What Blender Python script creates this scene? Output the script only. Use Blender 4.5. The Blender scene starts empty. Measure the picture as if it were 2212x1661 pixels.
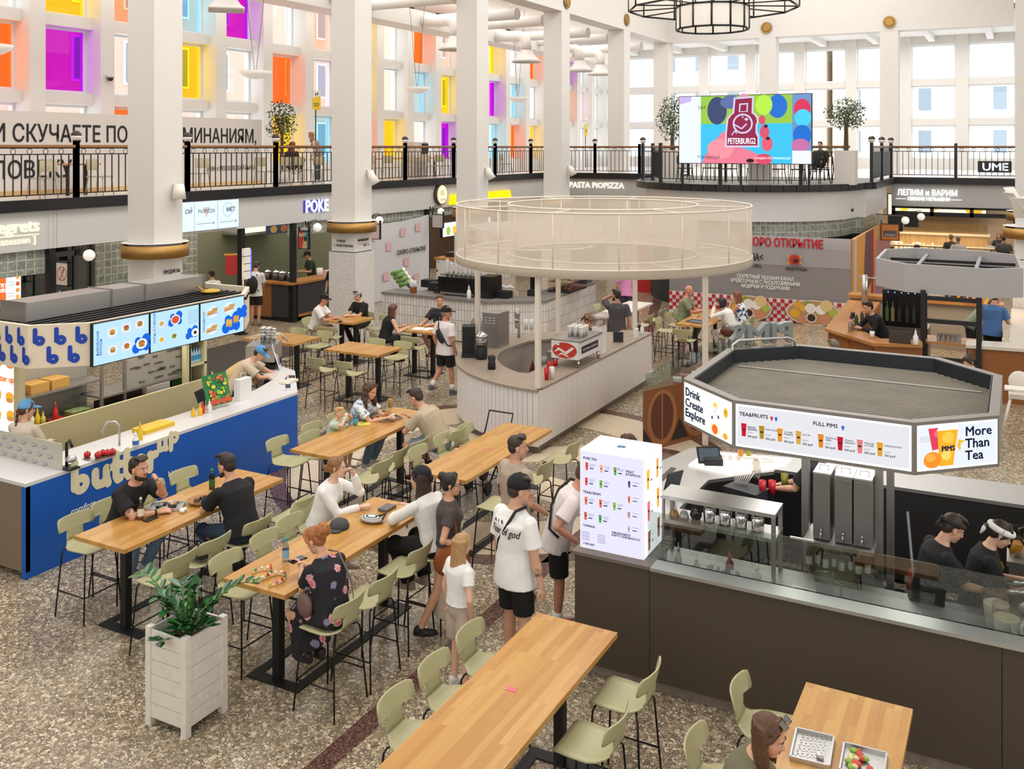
import bpy,math,random
from mathutils import Vector,Matrix
S = bpy.context.scene
C = S.collection
R = math.radians
# ---------------------------------------------------------------- camera, world, lights, exposure
F,CX,HY,CAM_A,CAM_H = 2072.0,1106.0,318.0,R(27.94),4.95
cam = bpy.data.cameras.new('camera');co = bpy.data.objects.new('camera',cam);C.objects.link(co)
co.location = (0,0,CAM_H);co.rotation_euler = (R(90),0,CAM_A)
cam.sensor_width = 36;cam.lens = 36 * F / 2212;cam.shift_y = (HY - 830.5) / 2212
cam.clip_start = .1;cam.clip_end = 300
S.camera = co
w = bpy.data.worlds.new('sky');S.world = w;w.use_nodes = True
bg = w.node_tree.nodes['Background'];bg.inputs[0].default_value = (.86,.93,1,1);bg.inputs[1].default_value = 2.1
def area(name,loc,rot,sx,sy,power,col=(1,1,1)):
    l = bpy.data.lights.new(name,'AREA');l.shape = 'RECTANGLE';l.size = sx;l.size_y = sy;l.energy = power;l.color = col
    o = bpy.data.objects.new(name,l);C.objects.link(o);o.location = loc;o.rotation_euler = [R(a) for a in rot]
    return o
# added area lights imitate daylight
area('hall_overhead_fill',(-7.5,22,14.7),(0,0,0),9,42,2700,(1,.985,.96))
area('front_wall_fill',(-4,-8.6,7.5),(90,0,0),20,7,650,(.95,.98,1))
area('right_wall_fill',(8.3,16,7.2),(0,90,0),6,40,900,(.97,.99,1))
area('left_aisle_fill',(-19,22,10.6),(0,0,0),5,46,900,(1,.98,.95))  # area light added to brighten the left window wall
area('back_aisle_fill',(-7,50,10.3),(0,0,0),24,6,500,(1,.98,.95))  # area light added to brighten the back aisle
S.view_settings.view_transform = 'Standard';S.view_settings.look = 'None'
S.view_settings.exposure = 0.45;S.view_settings.gamma = 1
S.view_settings.use_curve_mapping = False
cy = S.cycles
cy.max_bounces = 7;cy.diffuse_bounces = 4;cy.glossy_bounces = 3;cy.transmission_bounces = 4;cy.transparent_max_bounces = 16
cy.caustics_reflective = False;cy.caustics_refractive = False;cy.use_denoising = True;cy.sample_clamp_indirect = 4
# ---------------------------------------------------------------- helpers
FW = (-math.sin(CAM_A),math.cos(CAM_A));RT = (math.cos(CAM_A),math.sin(CAM_A))
def at(px,py,z=0.0):
    """the point at height z seen at this place of the photograph"""
    t = (CAM_H - z) / ((py - HY) / F);a = (px - CX) / F * t
    return Vector((FW[0] * t + RT[0] * a,FW[1] * t + RT[1] * a,z))
def onx(px,x0):
    dx = FW[0] + RT[0] * (px - CX) / F;dy = FW[1] + RT[1] * (px - CX) / F
    return x0 / dx * dy
def ony(px,y0):
    dx = FW[0] + RT[0] * (px - CX) / F;dy = FW[1] + RT[1] * (px - CX) / F
    return y0 / dy * dx
def zat(py,x,y):
    t = x * FW[0] + y * FW[1]
    return CAM_H + (HY - py) / F * t
class MB:
    def __init__(s):s.v = [];s.f = [];s.m = [];s.s = []
    def add(s,vs,fs,mi=0,smooth=False):
        n = len(s.v);s.v += [tuple(p) for p in vs]
        for f in fs:s.f.append(tuple(i + n for i in f));s.m.append(mi);s.s.append(smooth)
        return s
    def box(s,x0,x1,y0,y1,z0,z1,mi=0):
        vs = [(x,y,z) for z in (z0,z1) for y in (y0,y1) for x in (x0,x1)]
        return s.add(vs,[(0,2,3,1),(4,5,7,6),(0,1,5,4),(2,6,7,3),(0,4,6,2),(1,3,7,5)],mi)
    def cbox(s,c,d,mi=0,rz=0):
        h = [q / 2 for q in d];n = len(s.v)
        s.box(-h[0],h[0],-h[1],h[1],-h[2],h[2],mi)
        ca,sa = math.cos(rz),math.sin(rz)
        for i in range(n,len(s.v)):
            x,y,z = s.v[i];s.v[i] = (c[0] + x * ca - y * sa,c[1] + x * sa + y * ca,c[2] + z)
        return s
    def prism(s,poly,z0,z1,mi=0,mt=None,mb=None,cap=True):
        n = len(poly);vs = [(p[0],p[1],z0) for p in poly] + [(p[0],p[1],z1) for p in poly]
        s.add(vs,[(i,(i + 1) % n,n + (i + 1) % n,n + i) for i in range(n)],mi)
        if cap:
            k = len(s.v) - 2 * n
            s.f.append(tuple(k + n + i for i in range(n)));s.m.append(mi if mt is None else mt);s.s.append(False)
            s.f.append(tuple(k + n - 1 - i for i in range(n)));s.m.append(mi if mb is None else mb);s.s.append(False)
        return s
    def tube(s,pts,r,n=8,mi=0,cap=True,smooth=True):
        pts = [Vector(p) for p in pts];rs = r if isinstance(r,(list,tuple)) else [r] * len(pts)
        k = len(pts);vs = [];up = None
        for i,p in enumerate(pts):
            d = (pts[min(i + 1,k - 1)] - pts[max(i - 1,0)])
            d = d.normalized() if d.length > 1e-9 else Vector((0,0,1))
            if up is None:up = Vector((0,0,1)) if abs(d.z) < .9 else Vector((1,0,0))
            a = d.cross(up)
            if a.length < 1e-4:a = d.orthogonal()
            a.normalize();b = a.cross(d);up = b
            for j in range(n):
                t = 2 * math.pi * j / n;vs.append(p + (a * math.cos(t) + b * math.sin(t)) * rs[i])
        fs = [(i * n + j,i * n + (j + 1) % n,(i + 1) * n + (j + 1) % n,(i + 1) * n + j) for i in range(k - 1) for j in range(n)]
        s.add(vs,fs,mi,smooth)
        if cap:
            b0 = len(s.v) - k * n
            s.f.append(tuple(b0 + n - 1 - j for j in range(n)));s.m.append(mi);s.s.append(False)
            s.f.append(tuple(b0 + (k - 1) * n + j for j in range(n)));s.m.append(mi);s.s.append(False)
        return s
    def lathe(s,prof,c=(0,0,0),n=16,mi=0,smooth=True,cap=True):
        k = len(prof);vs = [(c[0] + r * math.cos(2 * math.pi * j / n),c[1] + r * math.sin(2 * math.pi * j / n),c[2] + z) for r,z in prof for j in range(n)]
        s.add(vs,[(i * n + j,i * n + (j + 1) % n,(i + 1) * n + (j + 1) % n,(i + 1) * n + j) for i in range(k - 1) for j in range(n)],mi,smooth)
        if cap:
            b0 = len(s.v) - k * n
            if prof[0][0] > 1e-4:s.f.append(tuple(b0 + n - 1 - j for j in range(n)));s.m.append(mi);s.s.append(False)
            if prof[-1][0] > 1e-4:s.f.append(tuple(b0 + (k - 1) * n + j for j in range(n)));s.m.append(mi);s.s.append(False)
        return s
    def ball(s,c,r,mi=0,n=12,m=8,rot=None):
        r = r if isinstance(r,(tuple,list)) else (r,r,r);vs = [];c = Vector(c)
        for i in range(m + 1):
            p = -math.pi / 2 + math.pi * i / m;q = max(math.cos(p),1e-3)
            for j in range(n):
                t = 2 * math.pi * j / n;v = Vector((r[0] * q * math.cos(t),r[1] * q * math.sin(t),r[2] * math.sin(p)))
                vs.append(c + (rot @ v if rot else v))
        fs = [(i * n + j,i * n + (j + 1) % n,(i + 1) * n + (j + 1) % n,(i + 1) * n + j) for i in range(m) for j in range(n)]
        fs += [tuple(range(n - 1,-1,-1)),tuple(m * n + j for j in range(n))]
        return s.add(vs,fs,mi,True)
    def quad(s,a,b,c,d,mi=0):return s.add([a,b,c,d],[(0,1,2,3)],mi)
    def build(s,name,mats,parent=None,label=None,w=True):
        me = bpy.data.meshes.new(name);me.from_pydata(s.v,[],s.f)
        for q in (mats if isinstance(mats,(list,tuple)) else [mats]):me.materials.append(q)
        me.polygons.foreach_set('material_index',s.m);me.polygons.foreach_set('use_smooth',s.s);me.update()
        o = bpy.data.objects.new(name,me);C.objects.link(o)
        hang(o,parent,w)
        if label:o['label'] = label
        return o
def wm(o):
    b = Matrix.Translation(o.location) @ o.rotation_euler.to_matrix().to_4x4()
    return wm(o.parent) @ o.matrix_parent_inverse @ b if o.parent else b
def hang(o,parent,w=True):
    if parent:
        o.parent = parent
        if w:o.matrix_parent_inverse = wm(parent).inverted()
class Fr:
    """a flat face in space: origin, right and up vectors (unit), for prints and letters on signs"""
    def __init__(s,o,r,u=(0,0,1)):
        s.o = Vector(o);s.r = Vector(r).normalized();s.u = Vector(u).normalized();s.n = s.r.cross(s.u)
    def pt(s,a,b,d=0):return s.o + s.r * a + s.u * b + s.n * d
    def poly(s,mb,pts,d=.002,mi=0):mb.add([s.pt(a,b,d) for a,b in pts],[tuple(range(len(pts)))],mi)
    def rect(s,mb,a0,b0,a1,b1,d=.002,mi=0):s.poly(mb,[(a0,b0),(a1,b0),(a1,b1),(a0,b1)],d,mi)
    def disc(s,mb,a,b,ra,rb=None,d=.002,mi=0,n=20): 
        rb = rb or ra;s.poly(mb,[(a + ra * math.cos(2 * math.pi * i / n),b + rb * math.sin(2 * math.pi * i / n)) for i in range(n)],d,mi)
    def ring(s,mb,a,b,r0,r1,d=.002,mi=0,n=24,a0=0,a1=360):
        for i in range(n):
            t,q = R(a0 + (a1 - a0) * i / n),R(a0 + (a1 - a0) * (i + 1) / n)
            s.poly(mb,[(a + r0 * math.cos(t),b + r0 * math.sin(t)),(a + r1 * math.cos(t),b + r1 * math.sin(t)),(a + r1 * math.cos(q),b + r1 * math.sin(q)),(a + r0 * math.cos(q),b + r0 * math.sin(q))],d,mi)
    def line(s,mb,pts,w,d=.002,mi=0):
        for (a,b),(c,e) in zip(pts,pts[1:]):
            l = math.hypot(c - a,e - b) or 1;nx,ny = -(e - b) / l * w / 2,(c - a) / l * w / 2
            s.poly(mb,[(a - nx,b - ny),(c - nx,e - ny),(c + nx,e + ny),(a + nx,b + ny)],d,mi)
    def slab(s,mb,a0,b0,a1,b1,d0,d1,mi=0):
        v = [s.pt(a,b,d) for d in (d0,d1) for b in (b0,b1) for a in (a0,a1)]
        mb.add(v,[(0,2,3,1),(4,5,7,6),(0,1,5,4),(2,6,7,3),(0,4,6,2),(1,3,7,5)],mi)
TXT = []
def text(s,fr,a,b,size,m,parent,name='lettering',width=None,ext=.002,bold=0.0,align='LEFT',d=.003,spacing=1.0,label=None,rot=0,shear=0,w=True,bend=0,cx=0):
    """lettering on a flat face; turned into a mesh by write_texts()"""
    cu = bpy.data.curves.new(name,'FONT');cu.body = s;cu.size = size;cu.extrude = ext;cu.align_x = align
    cu.space_character = spacing;cu.shear = shear;cu.resolution_u = 2;cu.space_line = .9
    o = bpy.data.objects.new(name + '_curve',cu);C.objects.link(o);TXT.append((o,fr,a,b,m,parent,name,width,ext,d,label,rot,w,bend,cx,bold * size))
def write_texts():
    g = bpy.context.evaluated_depsgraph_get()
    for o,fr,a,b,m,parent,name,width,ext,d,label,rot,w,bend,cx,bo in TXT:
        me = bpy.data.meshes.new_from_object(o.evaluated_get(g));me.name = name;cu = o.data
        bpy.data.objects.remove(o);bpy.data.curves.remove(cu)
        if not len(me.vertices):continue
        sx = 1
        if width:xs = [v.co.x for v in me.vertices];sx = width / max(max(xs) - min(xs),1e-6)
        ca,sa = math.cos(rot),math.sin(rot)
        if bo:  # heavier strokes: the outline repeated a hair to each side
            vs = [v.co.copy() for v in me.vertices];fs = [tuple(p.vertices) for p in me.polygons];k = len(vs);b4 = [(0,0),(bo,0),(-bo,0),(0,bo),(0,-bo)];bpy.data.meshes.remove(me);me = bpy.data.meshes.new(name)
            me.from_pydata([v + Vector((x / sx,y,.0004 * j)) for j,(x,y) in enumerate(b4) for v in vs],[],[tuple(i + k * j for i in f) for j in range(5) for f in fs])
        for v in me.vertices:
            x,y,z = v.co.x * sx,v.co.y,v.co.z;q = a + x * ca - y * sa
            v.co = fr.pt(q,b + x * sa + y * ca,d + ext + z - bend * (q - cx) ** 2)
        me.materials.clear();me.materials.append(m)
        n = bpy.data.objects.new(name,me);C.objects.link(n);hang(n,parent,w)
        if label:n['label'] = label
    TXT.clear()
def tag(o,label,cat,group=None):
    o['label'] = label;o['category'] = cat
    if group:o['group'] = group
    return o
def thing(name,label,cat,loc=(0,0,0),rz=0,group=None):
    o = bpy.data.objects.new(name,None);C.objects.link(o);o.location = loc;o.rotation_euler = (0,0,rz);o.empty_display_size = .1
    return tag(o,label,cat,group)
def struct(o):o['kind'] = 'structure';return o
def dup(root,loc,rz=None,label=None,group=None,mats=None):
    r = root.copy();C.objects.link(r);r.location = loc
    if rz is not None:r.rotation_euler = (0,0,rz)
    if label:r['label'] = label
    if group:r['group'] = group
    for ch in root.children:
        c = ch.copy();C.objects.link(c);c.parent = r
        for g in ch.children:
            e = g.copy();C.objects.link(e);e.parent = c
    return r
# ---------------------------------------------------------------- materials
def lin(h):
    h = h.lstrip('#');v = [int(h[i:i + 2],16) / 255 for i in (0,2,4)]
    return tuple(c / 12.92 if c <= .04045 else ((c + .055) / 1.055) ** 2.4 for c in v) + (1,)
MC = {}
def mat(h,rough=.5,metal=0,noise=0,nscale=8,bump=0,bscale=40,coat=0,spec=.5,emit=0,alpha=1,trans=0):
    key = (h,rough,metal,noise,nscale,bump,bscale,coat,spec,emit,alpha,trans)
    if key in MC:return MC[key]
    m = bpy.data.materials.new('mat_' + h.strip('#'));m.use_nodes = True;nt = m.node_tree;b = nt.nodes['Principled BSDF']
    col = lin(h);b.inputs['Base Color'].default_value = col;b.inputs['Roughness'].default_value = rough;b.inputs['Metallic'].default_value = metal
    b.inputs['Specular IOR Level'].default_value = spec;b.inputs['Coat Weight'].default_value = coat;b.inputs['Alpha'].default_value = alpha
    b.inputs['Transmission Weight'].default_value = trans
    if emit:b.inputs['Emission Color'].default_value = col;b.inputs['Emission Strength'].default_value = emit
    if noise or bump:
        tc = nt.nodes.new('ShaderNodeTexCoord');n = nt.nodes.new('ShaderNodeTexNoise');n.inputs['Detail'].default_value = 3
        nt.links.new(tc.outputs['Object'],n.inputs['Vector']);n.inputs['Scale'].default_value = nscale if noise else bscale
        if noise:
            r = nt.nodes.new('ShaderNodeValToRGB');r.color_ramp.elements[0].color = tuple(c * (1 - noise) for c in col[:3]) + (1,)
            r.color_ramp.elements[1].color = tuple(min(1,c * (1 + noise)) for c in col[:3]) + (1,);r.color_ramp.elements[0].position = .3;r.color_ramp.elements[1].position = .7
            nt.links.new(n.outputs['Fac'],r.inputs['Fac']);nt.links.new(r.outputs['Color'],b.inputs['Base Color'])
        if bump:
            n2 = n
            if noise:
                n2 = nt.nodes.new('ShaderNodeTexNoise');n2.inputs['Scale'].default_value = bscale;nt.links.new(tc.outputs['Object'],n2.inputs['Vector'])
            bp = nt.nodes.new('ShaderNodeBump');bp.inputs['Strength'].default_value = bump;bp.inputs['Distance'].default_value = .01
            nt.links.new(n2.outputs['Fac'],bp.inputs['Height']);nt.links.new(bp.outputs['Normal'],b.inputs['Normal'])
    MC[key] = m;return m
def glow(h,s=1.0):
    key = ('glow',h,s)
    if key in MC:return MC[key]
    m = bpy.data.materials.new('lit_' + h.strip('#'));m.use_nodes = True;nt = m.node_tree;nt.nodes.clear()
    e = nt.nodes.new('ShaderNodeEmission');e.inputs[0].default_value = lin(h);e.inputs[1].default_value = s
    o = nt.nodes.new('ShaderNodeOutputMaterial');nt.links.new(e.outputs[0],o.inputs[0]);MC[key] = m;return m
def pane(h='#ffffff',gloss=.06,name='glass',rough=.02):
    key = ('pane',h,gloss,rough)
    if key in MC:return MC[key]
    m = bpy.data.materials.new(name);m.use_nodes = True;nt = m.node_tree;nt.nodes.clear()
    t = nt.nodes.new('ShaderNodeBsdfTransparent');t.inputs[0].default_value = lin(h);g = nt.nodes.new('ShaderNodeBsdfGlossy');g.inputs['Roughness'].default_value = rough
    x = nt.nodes.new('ShaderNodeMixShader');x.inputs[0].default_value = gloss;o = nt.nodes.new('ShaderNodeOutputMaterial')
    nt.links.new(t.outputs[0],x.inputs[1]);nt.links.new(g.outputs[0],x.inputs[2]);nt.links.new(x.outputs[0],o.inputs[0]);MC[key] = m;return m
def nodes_mat(name,rough=.5,metal=0):
    m = bpy.data.materials.new(name);m.use_nodes = True;nt = m.node_tree;b = nt.nodes['Principled BSDF']
    b.inputs['Roughness'].default_value = rough;b.inputs['Metallic'].default_value = metal
    tc = nt.nodes.new('ShaderNodeTexCoord');mp = nt.nodes.new('ShaderNodeMapping');nt.links.new(tc.outputs['Object'],mp.inputs[0])
    return m,nt,b,mp,(lambda a,b_:nt.links.new(a,b_))
def ramp(nt,stops,const=False):
    r = nt.nodes.new('ShaderNodeValToRGB');e = r.color_ramp.elements
    if const:r.color_ramp.interpolation = 'CONSTANT'
    while len(e) < len(stops):e.new(.5)
    for q,(p,h) in zip(e,stops):q.position = p;q.color = lin(h)
    return r
def terrazzo(name,base,chips,scale,rough=.25):
    m,nt,b,mp,L = nodes_mat(name,rough)
    nz = nt.nodes.new('ShaderNodeTexNoise');nz.inputs['Scale'].default_value = 9;L(mp.outputs[0],nz.inputs['Vector'])
    mx = nt.nodes.new('ShaderNodeMixRGB');mx.inputs[0].default_value = .06;L(mp.outputs[0],mx.inputs[1]);L(nz.outputs['Color'],mx.inputs[2])
    v = nt.nodes.new('ShaderNodeTexVoronoi');v.inputs['Scale'].default_value = scale;L(mx.outputs[0],v.inputs['Vector'])
    ve = nt.nodes.new('ShaderNodeTexVoronoi');ve.feature = 'DISTANCE_TO_EDGE';ve.inputs['Scale'].default_value = scale;L(mx.outputs[0],ve.inputs['Vector'])
    sp = nt.nodes.new('ShaderNodeSeparateColor');L(v.outputs['Color'],sp.inputs[0])
    rc = ramp(nt,chips);L(sp.outputs[0],rc.inputs[0])
    th = nt.nodes.new('ShaderNodeMath');th.operation = 'MULTIPLY_ADD';L(sp.outputs[1],th.inputs[0]);th.inputs[1].default_value = .24;th.inputs[2].default_value = -.02
    gt = nt.nodes.new('ShaderNodeMath');gt.operation = 'GREATER_THAN';L(ve.outputs['Distance'],gt.inputs[0]);L(th.outputs[0],gt.inputs[1])
    v2 = nt.nodes.new('ShaderNodeTexVoronoi');v2.inputs['Scale'].default_value = scale * 3.2;L(mp.outputs[0],v2.inputs['Vector'])
    s2 = nt.nodes.new('ShaderNodeSeparateColor');L(v2.outputs['Color'],s2.inputs[0]);rb = ramp(nt,base);L(s2.outputs[0],rb.inputs[0])
    mm = nt.nodes.new('ShaderNodeMixRGB');L(gt.outputs[0],mm.inputs[0]);L(rb.outputs[0],mm.inputs[1]);L(rc.outputs[0],mm.inputs[2])
    L(mm.outputs[0],b.inputs['Base Color']);return m
M_floor = terrazzo('terrazzo_floor',[(0,'#5d5145'),(.6,'#776a5b'),(1,'#918371')],[(0,'#88785f'),(.35,'#aa9a80'),(.7,'#c3b296'),(1,'#ddd0b8')],34,.2)
M_pale = terrazzo('terrazzo_pale',[(0,'#c9b394'),(1,'#dccab0')],[(0,'#d2bfa3'),(1,'#e6d8c2')],40)
M_grey = terrazzo('terrazzo_grey',[(0,'#57504a'),(1,'#7b7168')],[(0,'#82776b'),(1,'#a3978a')],36)
M_red = terrazzo('terrazzo_dark_red',[(0,'#3b2520'),(1,'#5a3c34')],[(0,'#5e4038'),(1,'#8a6c62')],40)
def wood(name,stops,plank=(.045,.9),rough=.35,along='Y'):
    m,nt,b,mp,L = nodes_mat(name,rough)
    if along == 'Y':mp.inputs['Rotation'].default_value = (0,0,R(90))
    if along == 'Z':mp.inputs['Rotation'].default_value = (0,R(90),R(0))
    br = nt.nodes.new('ShaderNodeTexBrick');L(mp.outputs[0],br.inputs['Vector']);br.inputs['Scale'].default_value = 1;br.inputs['Brick Width'].default_value = plank[1];br.inputs['Row Height'].default_value = plank[0]
    br.inputs['Mortar Size'].default_value = .0;br.offset = .37;br.offset_frequency = 3;br.inputs['Color1'].default_value = (0,0,0,1);br.inputs['Color2'].default_value = (1,1,1,1)
    n = nt.nodes.new('ShaderNodeTexNoise');n.inputs['Scale'].default_value = 3;n.inputs['Detail'].default_value = 4
    m2 = nt.nodes.new('ShaderNodeMapping');m2.inputs['Scale'].default_value = (1,14,14) if along != 'Z' else (1,14,14);L(mp.outputs[0],m2.inputs[0]);L(m2.outputs[0],n.inputs['Vector'])
    x = nt.nodes.new('ShaderNodeMixRGB');x.inputs[0].default_value = .4;L(br.outputs['Color'],x.inputs[1]);L(n.outputs['Fac'],x.inputs[2])
    r = ramp(nt,stops);L(x.outputs[0],r.inputs[0]);L(r.outputs[0],b.inputs['Base Color']);return m
M_top = wood('butcher_block',[(0,'#ab7637'),(.5,'#bf8c47'),(1,'#cfa35d')],(.05,.55),.28)
M_bar = wood('oak_bar',[(0,'#a0642f'),(1,'#c08b50')],(.4,3),.3)
M_barz = wood('oak_front',[(0,'#7c4722'),(1,'#98602f')],(.5,3),.45,'Z')
M_slat = wood('slat_wood',[(0,'#6e4220'),(.5,'#92602f'),(1,'#b98444')],(.07,3),.45,'Z')
M_lightwood = wood('light_wood',[(0,'#c9a06a'),(1,'#e0bd88')],(.1,2),.4)
M_white = mat('#e9e6e0',.6,noise=.015,nscale=2)
M_col = mat('#dedad4',.55,noise=.01,nscale=2)
M_ceil = mat('#efece6',.7)
M_sign = mat('#d9d8d6',.45)
M_black = mat('#1b1b1d',.4)
M_blk2 = mat('#131315',.55)
M_steel = mat('#c2c1bf',.36,.9,bump=.05,bscale=90)
M_steel2 = mat('#a5a29f',.42,.85)
M_chrome = mat('#c8c8c8',.12,1)
M_brass = mat('#b08a50',.5,.9,noise=.08,nscale=20)
M_handrail = wood('handrail_wood',[(0,'#8a5a34'),(1,'#b07b4a')],(.3,3),.35)
# ================================================================ THE HALL
def sbox(name,m,*b):
    mb = MB();mb.box(*b);return struct(mb.build(name,m))
sbox('floor',M_floor,-23.2,9,-9.2,56,-.3,0)
def flat(name,pts,m,z=.004):
    mb = MB();mb.prism([(p[0],p[1]) for p in pts],.0005,z);return struct(mb.build(name,m))
tn = [0]
def trim(pts,m,z=.004):tn[0] += 1;return flat('trim_%d' % tn[0],pts,m,z)
# inlaid bands of the terrazzo
def band(p,q,wd,m):
    p,q = Vector(p[:2]),Vector(q[:2]);d = (q - p).normalized();n = Vector((-d.y,d.x)) * wd / 2
    trim([p + n,p - n,q - n,q + n],m)
band((-13.95,1),(-13.95,24),.17,M_red);band((-13.3,1),(-13.3,24),.12,M_red)
band((-4.95,1),(-4.95,12),.2,M_red);band((-4.45,1),(-4.45,8.2),.16,M_red)
band((-12.2,20.6),(-12.2,27),.2,M_red);band((-7.5,20),(-10.5,30),.3,M_red);band((-6.6,20),(-9.4,30),.2,M_red)
def arcpoly(c,r0,r1,a0,a1,n=24):
    o = [(c[0] + r1 * math.cos(R(a0 + (a1 - a0) * i / n)),c[1] + r1 * math.sin(R(a0 + (a1 - a0) * i / n))) for i in range(n + 1)]
    return o + [(c[0] + r0 * math.cos(R(a1 + (a0 - a1) * i / n)),c[1] + r0 * math.sin(R(a1 + (a0 - a1) * i / n))) for i in range(n + 1)]
FC = (-7.1,13.2)   # centre of the big star inlay
trim(arcpoly(FC,3.35,3.6,0,359.9,60),M_red);trim(arcpoly(FC,2.35,3.35,0,359.9,60),M_pale,.0035)
for k in range(8):
    a = R(45 * k + 10);b = R(45 * k + 32.5)
    trim([(FC[0] + 2.3 * math.cos(a),FC[1] + 2.3 * math.sin(a)),(FC[0] + 1.1 * math.cos(a + R(22.5)),FC[1] + 1.1 * math.sin(a + R(22.5))),(FC[0] + .2 * math.cos(a),FC[1] + .2 * math.sin(a)),(FC[0] + 1.1 * math.cos(a - R(22.5)),FC[1] + 1.1 * math.sin(a - R(22.5)))],M_pale if k % 2 else M_grey,.005)
trim(arcpoly((-5.1,14.3),.55,.78,0,359.9,40),M_red,.006)
trim(arcpoly((-5.1,14.3),0.01,.55,0,359.9,40),M_grey,.0065)
# columns
def colmosaic():
    m,nt,b,mp,L = nodes_mat('mosaic_tile',.3)
    v = nt.nodes.new('ShaderNodeTexBrick');v.offset = 0;v.inputs['Scale'].default_value = 1;v.inputs['Brick Width'].default_value = .028;v.inputs['Row Height'].default_value = .028;v.inputs['Mortar Size'].default_value = .0022
    v.inputs['Color1'].default_value = lin('#efece8');v.inputs['Color2'].default_value = lin('#d8d2cb');v.inputs['Mortar'].default_value = lin('#b9b4ae')
    sx = nt.nodes.new('ShaderNodeSeparateXYZ');L(mp.outputs[0],sx.inputs[0]);ad = nt.nodes.new('ShaderNodeMath');L(sx.outputs[0],ad.inputs[0]);L(sx.outputs[1],ad.inputs[1])
    cb = nt.nodes.new('ShaderNodeCombineXYZ');L(ad.outputs[0],cb.inputs[0]);L(sx.outputs[2],cb.inputs[1]);L(cb.outputs[0],v.inputs['Vector'])
    L(v.outputs['Color'],b.inputs['Base Color']);return m
M_mos = colmosaic()
def column(x0,y0,n,zb=0,ring=True,top=10.015,txt=None):
    o = MB().box(x0,x0 + .75,y0,y0 + .72,2.25 if zb == 0 else zb,top)
    if zb == 0:o.box(x0 - .002,x0 + .752,y0 - .002,y0 + .722,2.23,2.255,1)
    c = struct(o.build('column_%d' % n,[M_col,M_black]))
    if zb == 0:
        MB().box(x0 - .05,x0 + .8,y0 - .05,y0 + .77,0,2.235).build('mosaic_cladding',M_mos,c)
        if ring:
            b = MB().lathe([(.6,0),(.65,0),(.65,.25),(.6,.25)],(x0 + .375,y0 + .36,2.75),40,0,True,False)
            b.lathe([(.3,.265),(.65,.271)],(x0 + .375,y0 + .36,2.77),40,1,False,False)
            b.lathe([(.64,.0),(.3,.0)],(x0 + .375,y0 + .36,2.77),40,1,False,False).build('brass_ring',[M_brass,M_col],c)
    return c
cn = 0;cols = []
for y0 in (7.0,13.4,19.85,26.1,32.4,38.75):
    cn += 1;cols.append(column(-15.84,y0,cn))
for y0 in (26.1,32.4,38.75):cn += 1;column(-.12,y0,cn)
for x0 in (-15.84,-10.7,-5.45,-.12):cn += 1;column(x0,44.6,cn,3.8)
M_txt = mat('#1c1c1e',.6)
fr = Fr((-15.088,13.4,0),(0,1,0));text('ПРОДУКТЫ',fr,.22,2.42,.1,M_txt,cols[1],bold=.012,width=.42);text('ОКНО',fr,.22,2.25,.1,M_txt,cols[1],bold=.012)
fr = Fr((-15.84,19.848,0),(1,0,0));text('УЛИЦА',fr,.17,2.5,.08,M_txt,cols[2],bold=.012);text('← РЕШЕТНИКОВА',fr,.07,2.38,.08,M_txt,cols[2],bold=.012,width=.62)
fr = Fr((-15.088,19.85,0),(0,1,0));text('МАЛЫЙ ДВОР',fr,.12,2.52,.08,M_txt,cols[2],width=.45,bold=.012);text('WC →',fr,.36,2.38,.08,M_txt,cols[2],bold=.012)
b = MB();fr.rect(b,.08,2.45,.6,2.455);b.build('arrow_line',mat('#c04030'),cols[2])
# beams and upper walls above the column rows, ceilings
sbox('wall_upper_left',M_col,-15.84,-15.09,-9,45.3,10.02,15.2)
sbox('wall_upper_right',M_col,-.12,.63,-9,45.3,10.02,15.2)
sbox('wall_upper_back',M_col,-15.09,-.25,44.6,45.35,10.02,15.2)
sbox('ceiling_hall',M_ceil,-15.9,.6,-9.2,45.4,15.2,15.4)
sbox('ceiling_left_aisle',M_ceil,-23.1,-15.3,-9.2,55,10.75,10.95)
sbox('ceiling_back_aisle',M_ceil,-15.09,9,44.9,55,10.75,10.95)
sbox('ceiling_right_aisle',M_ceil,.1,9,-9.2,44.9,10.75,10.95)
sbox('wall_right',M_white,8.6,9,-9.2,55,0,10.9)
sbox('wall_front',M_white,-23.2,9,-9.2,-8.8,0,15.3)
mb = MB()
for x in range(-21,9,2):mb.box(x * 1.36 - .15,x * 1.36 + .15,45.4,54.4,10.45,10.76)
struct(mb.build('ceiling_joists',M_ceil))
# windows: left wall (tinted panes) and back wall (clear)
GL = {'c':'#f4f8fb','p':'#b400d8','y':'#ffd21f','o':'#ff7424','b':'#9fdcf2','k':'#ffd2c2','h':'#ffb08a','w':'#fbe7ee'}
ROWS = ((8.5,10.3),(6.42,8.18),(4.35,6.1))
pat = {-6:'cyb',-5:'pco',-4:'ybc',-3:'cop',-2:'kyc',-1:'cow',0:'ypc',1:'hco',2:'byc',3:'pcc',4:'coy',5:'kwb',6:'yyo',7:'ccy',8:'obc',9:'kyp',10:'cob',11:'ypb',12:'cbo',13:'ocy',14:'bkc',15:'phc',16:'cwc',17:'ccc'}
wn = [0];M_frame = mat('#eef0f0',.4)
def window(fr,w_,h_,g):
    wn[0] += 1;b = MB();e = .07
    for a0,b0,a1,b1 in ((0,0,w_,e),(0,h_ - e,w_,h_),(0,e,e,h_ - e),(w_ - e,e,w_,h_ - e)):fr.slab(b,a0,b0,a1,b1,-.05,.05)
    o = struct(b.build('window_%d' % wn[0],M_frame))
    b = MB();b.quad(fr.pt(e,e),fr.pt(w_ - e,e),fr.pt(w_ - e,h_ - e),fr.pt(e,h_ - e));b.build('pane',pane(GL[g],.05,'window_glass'),o)
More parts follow.
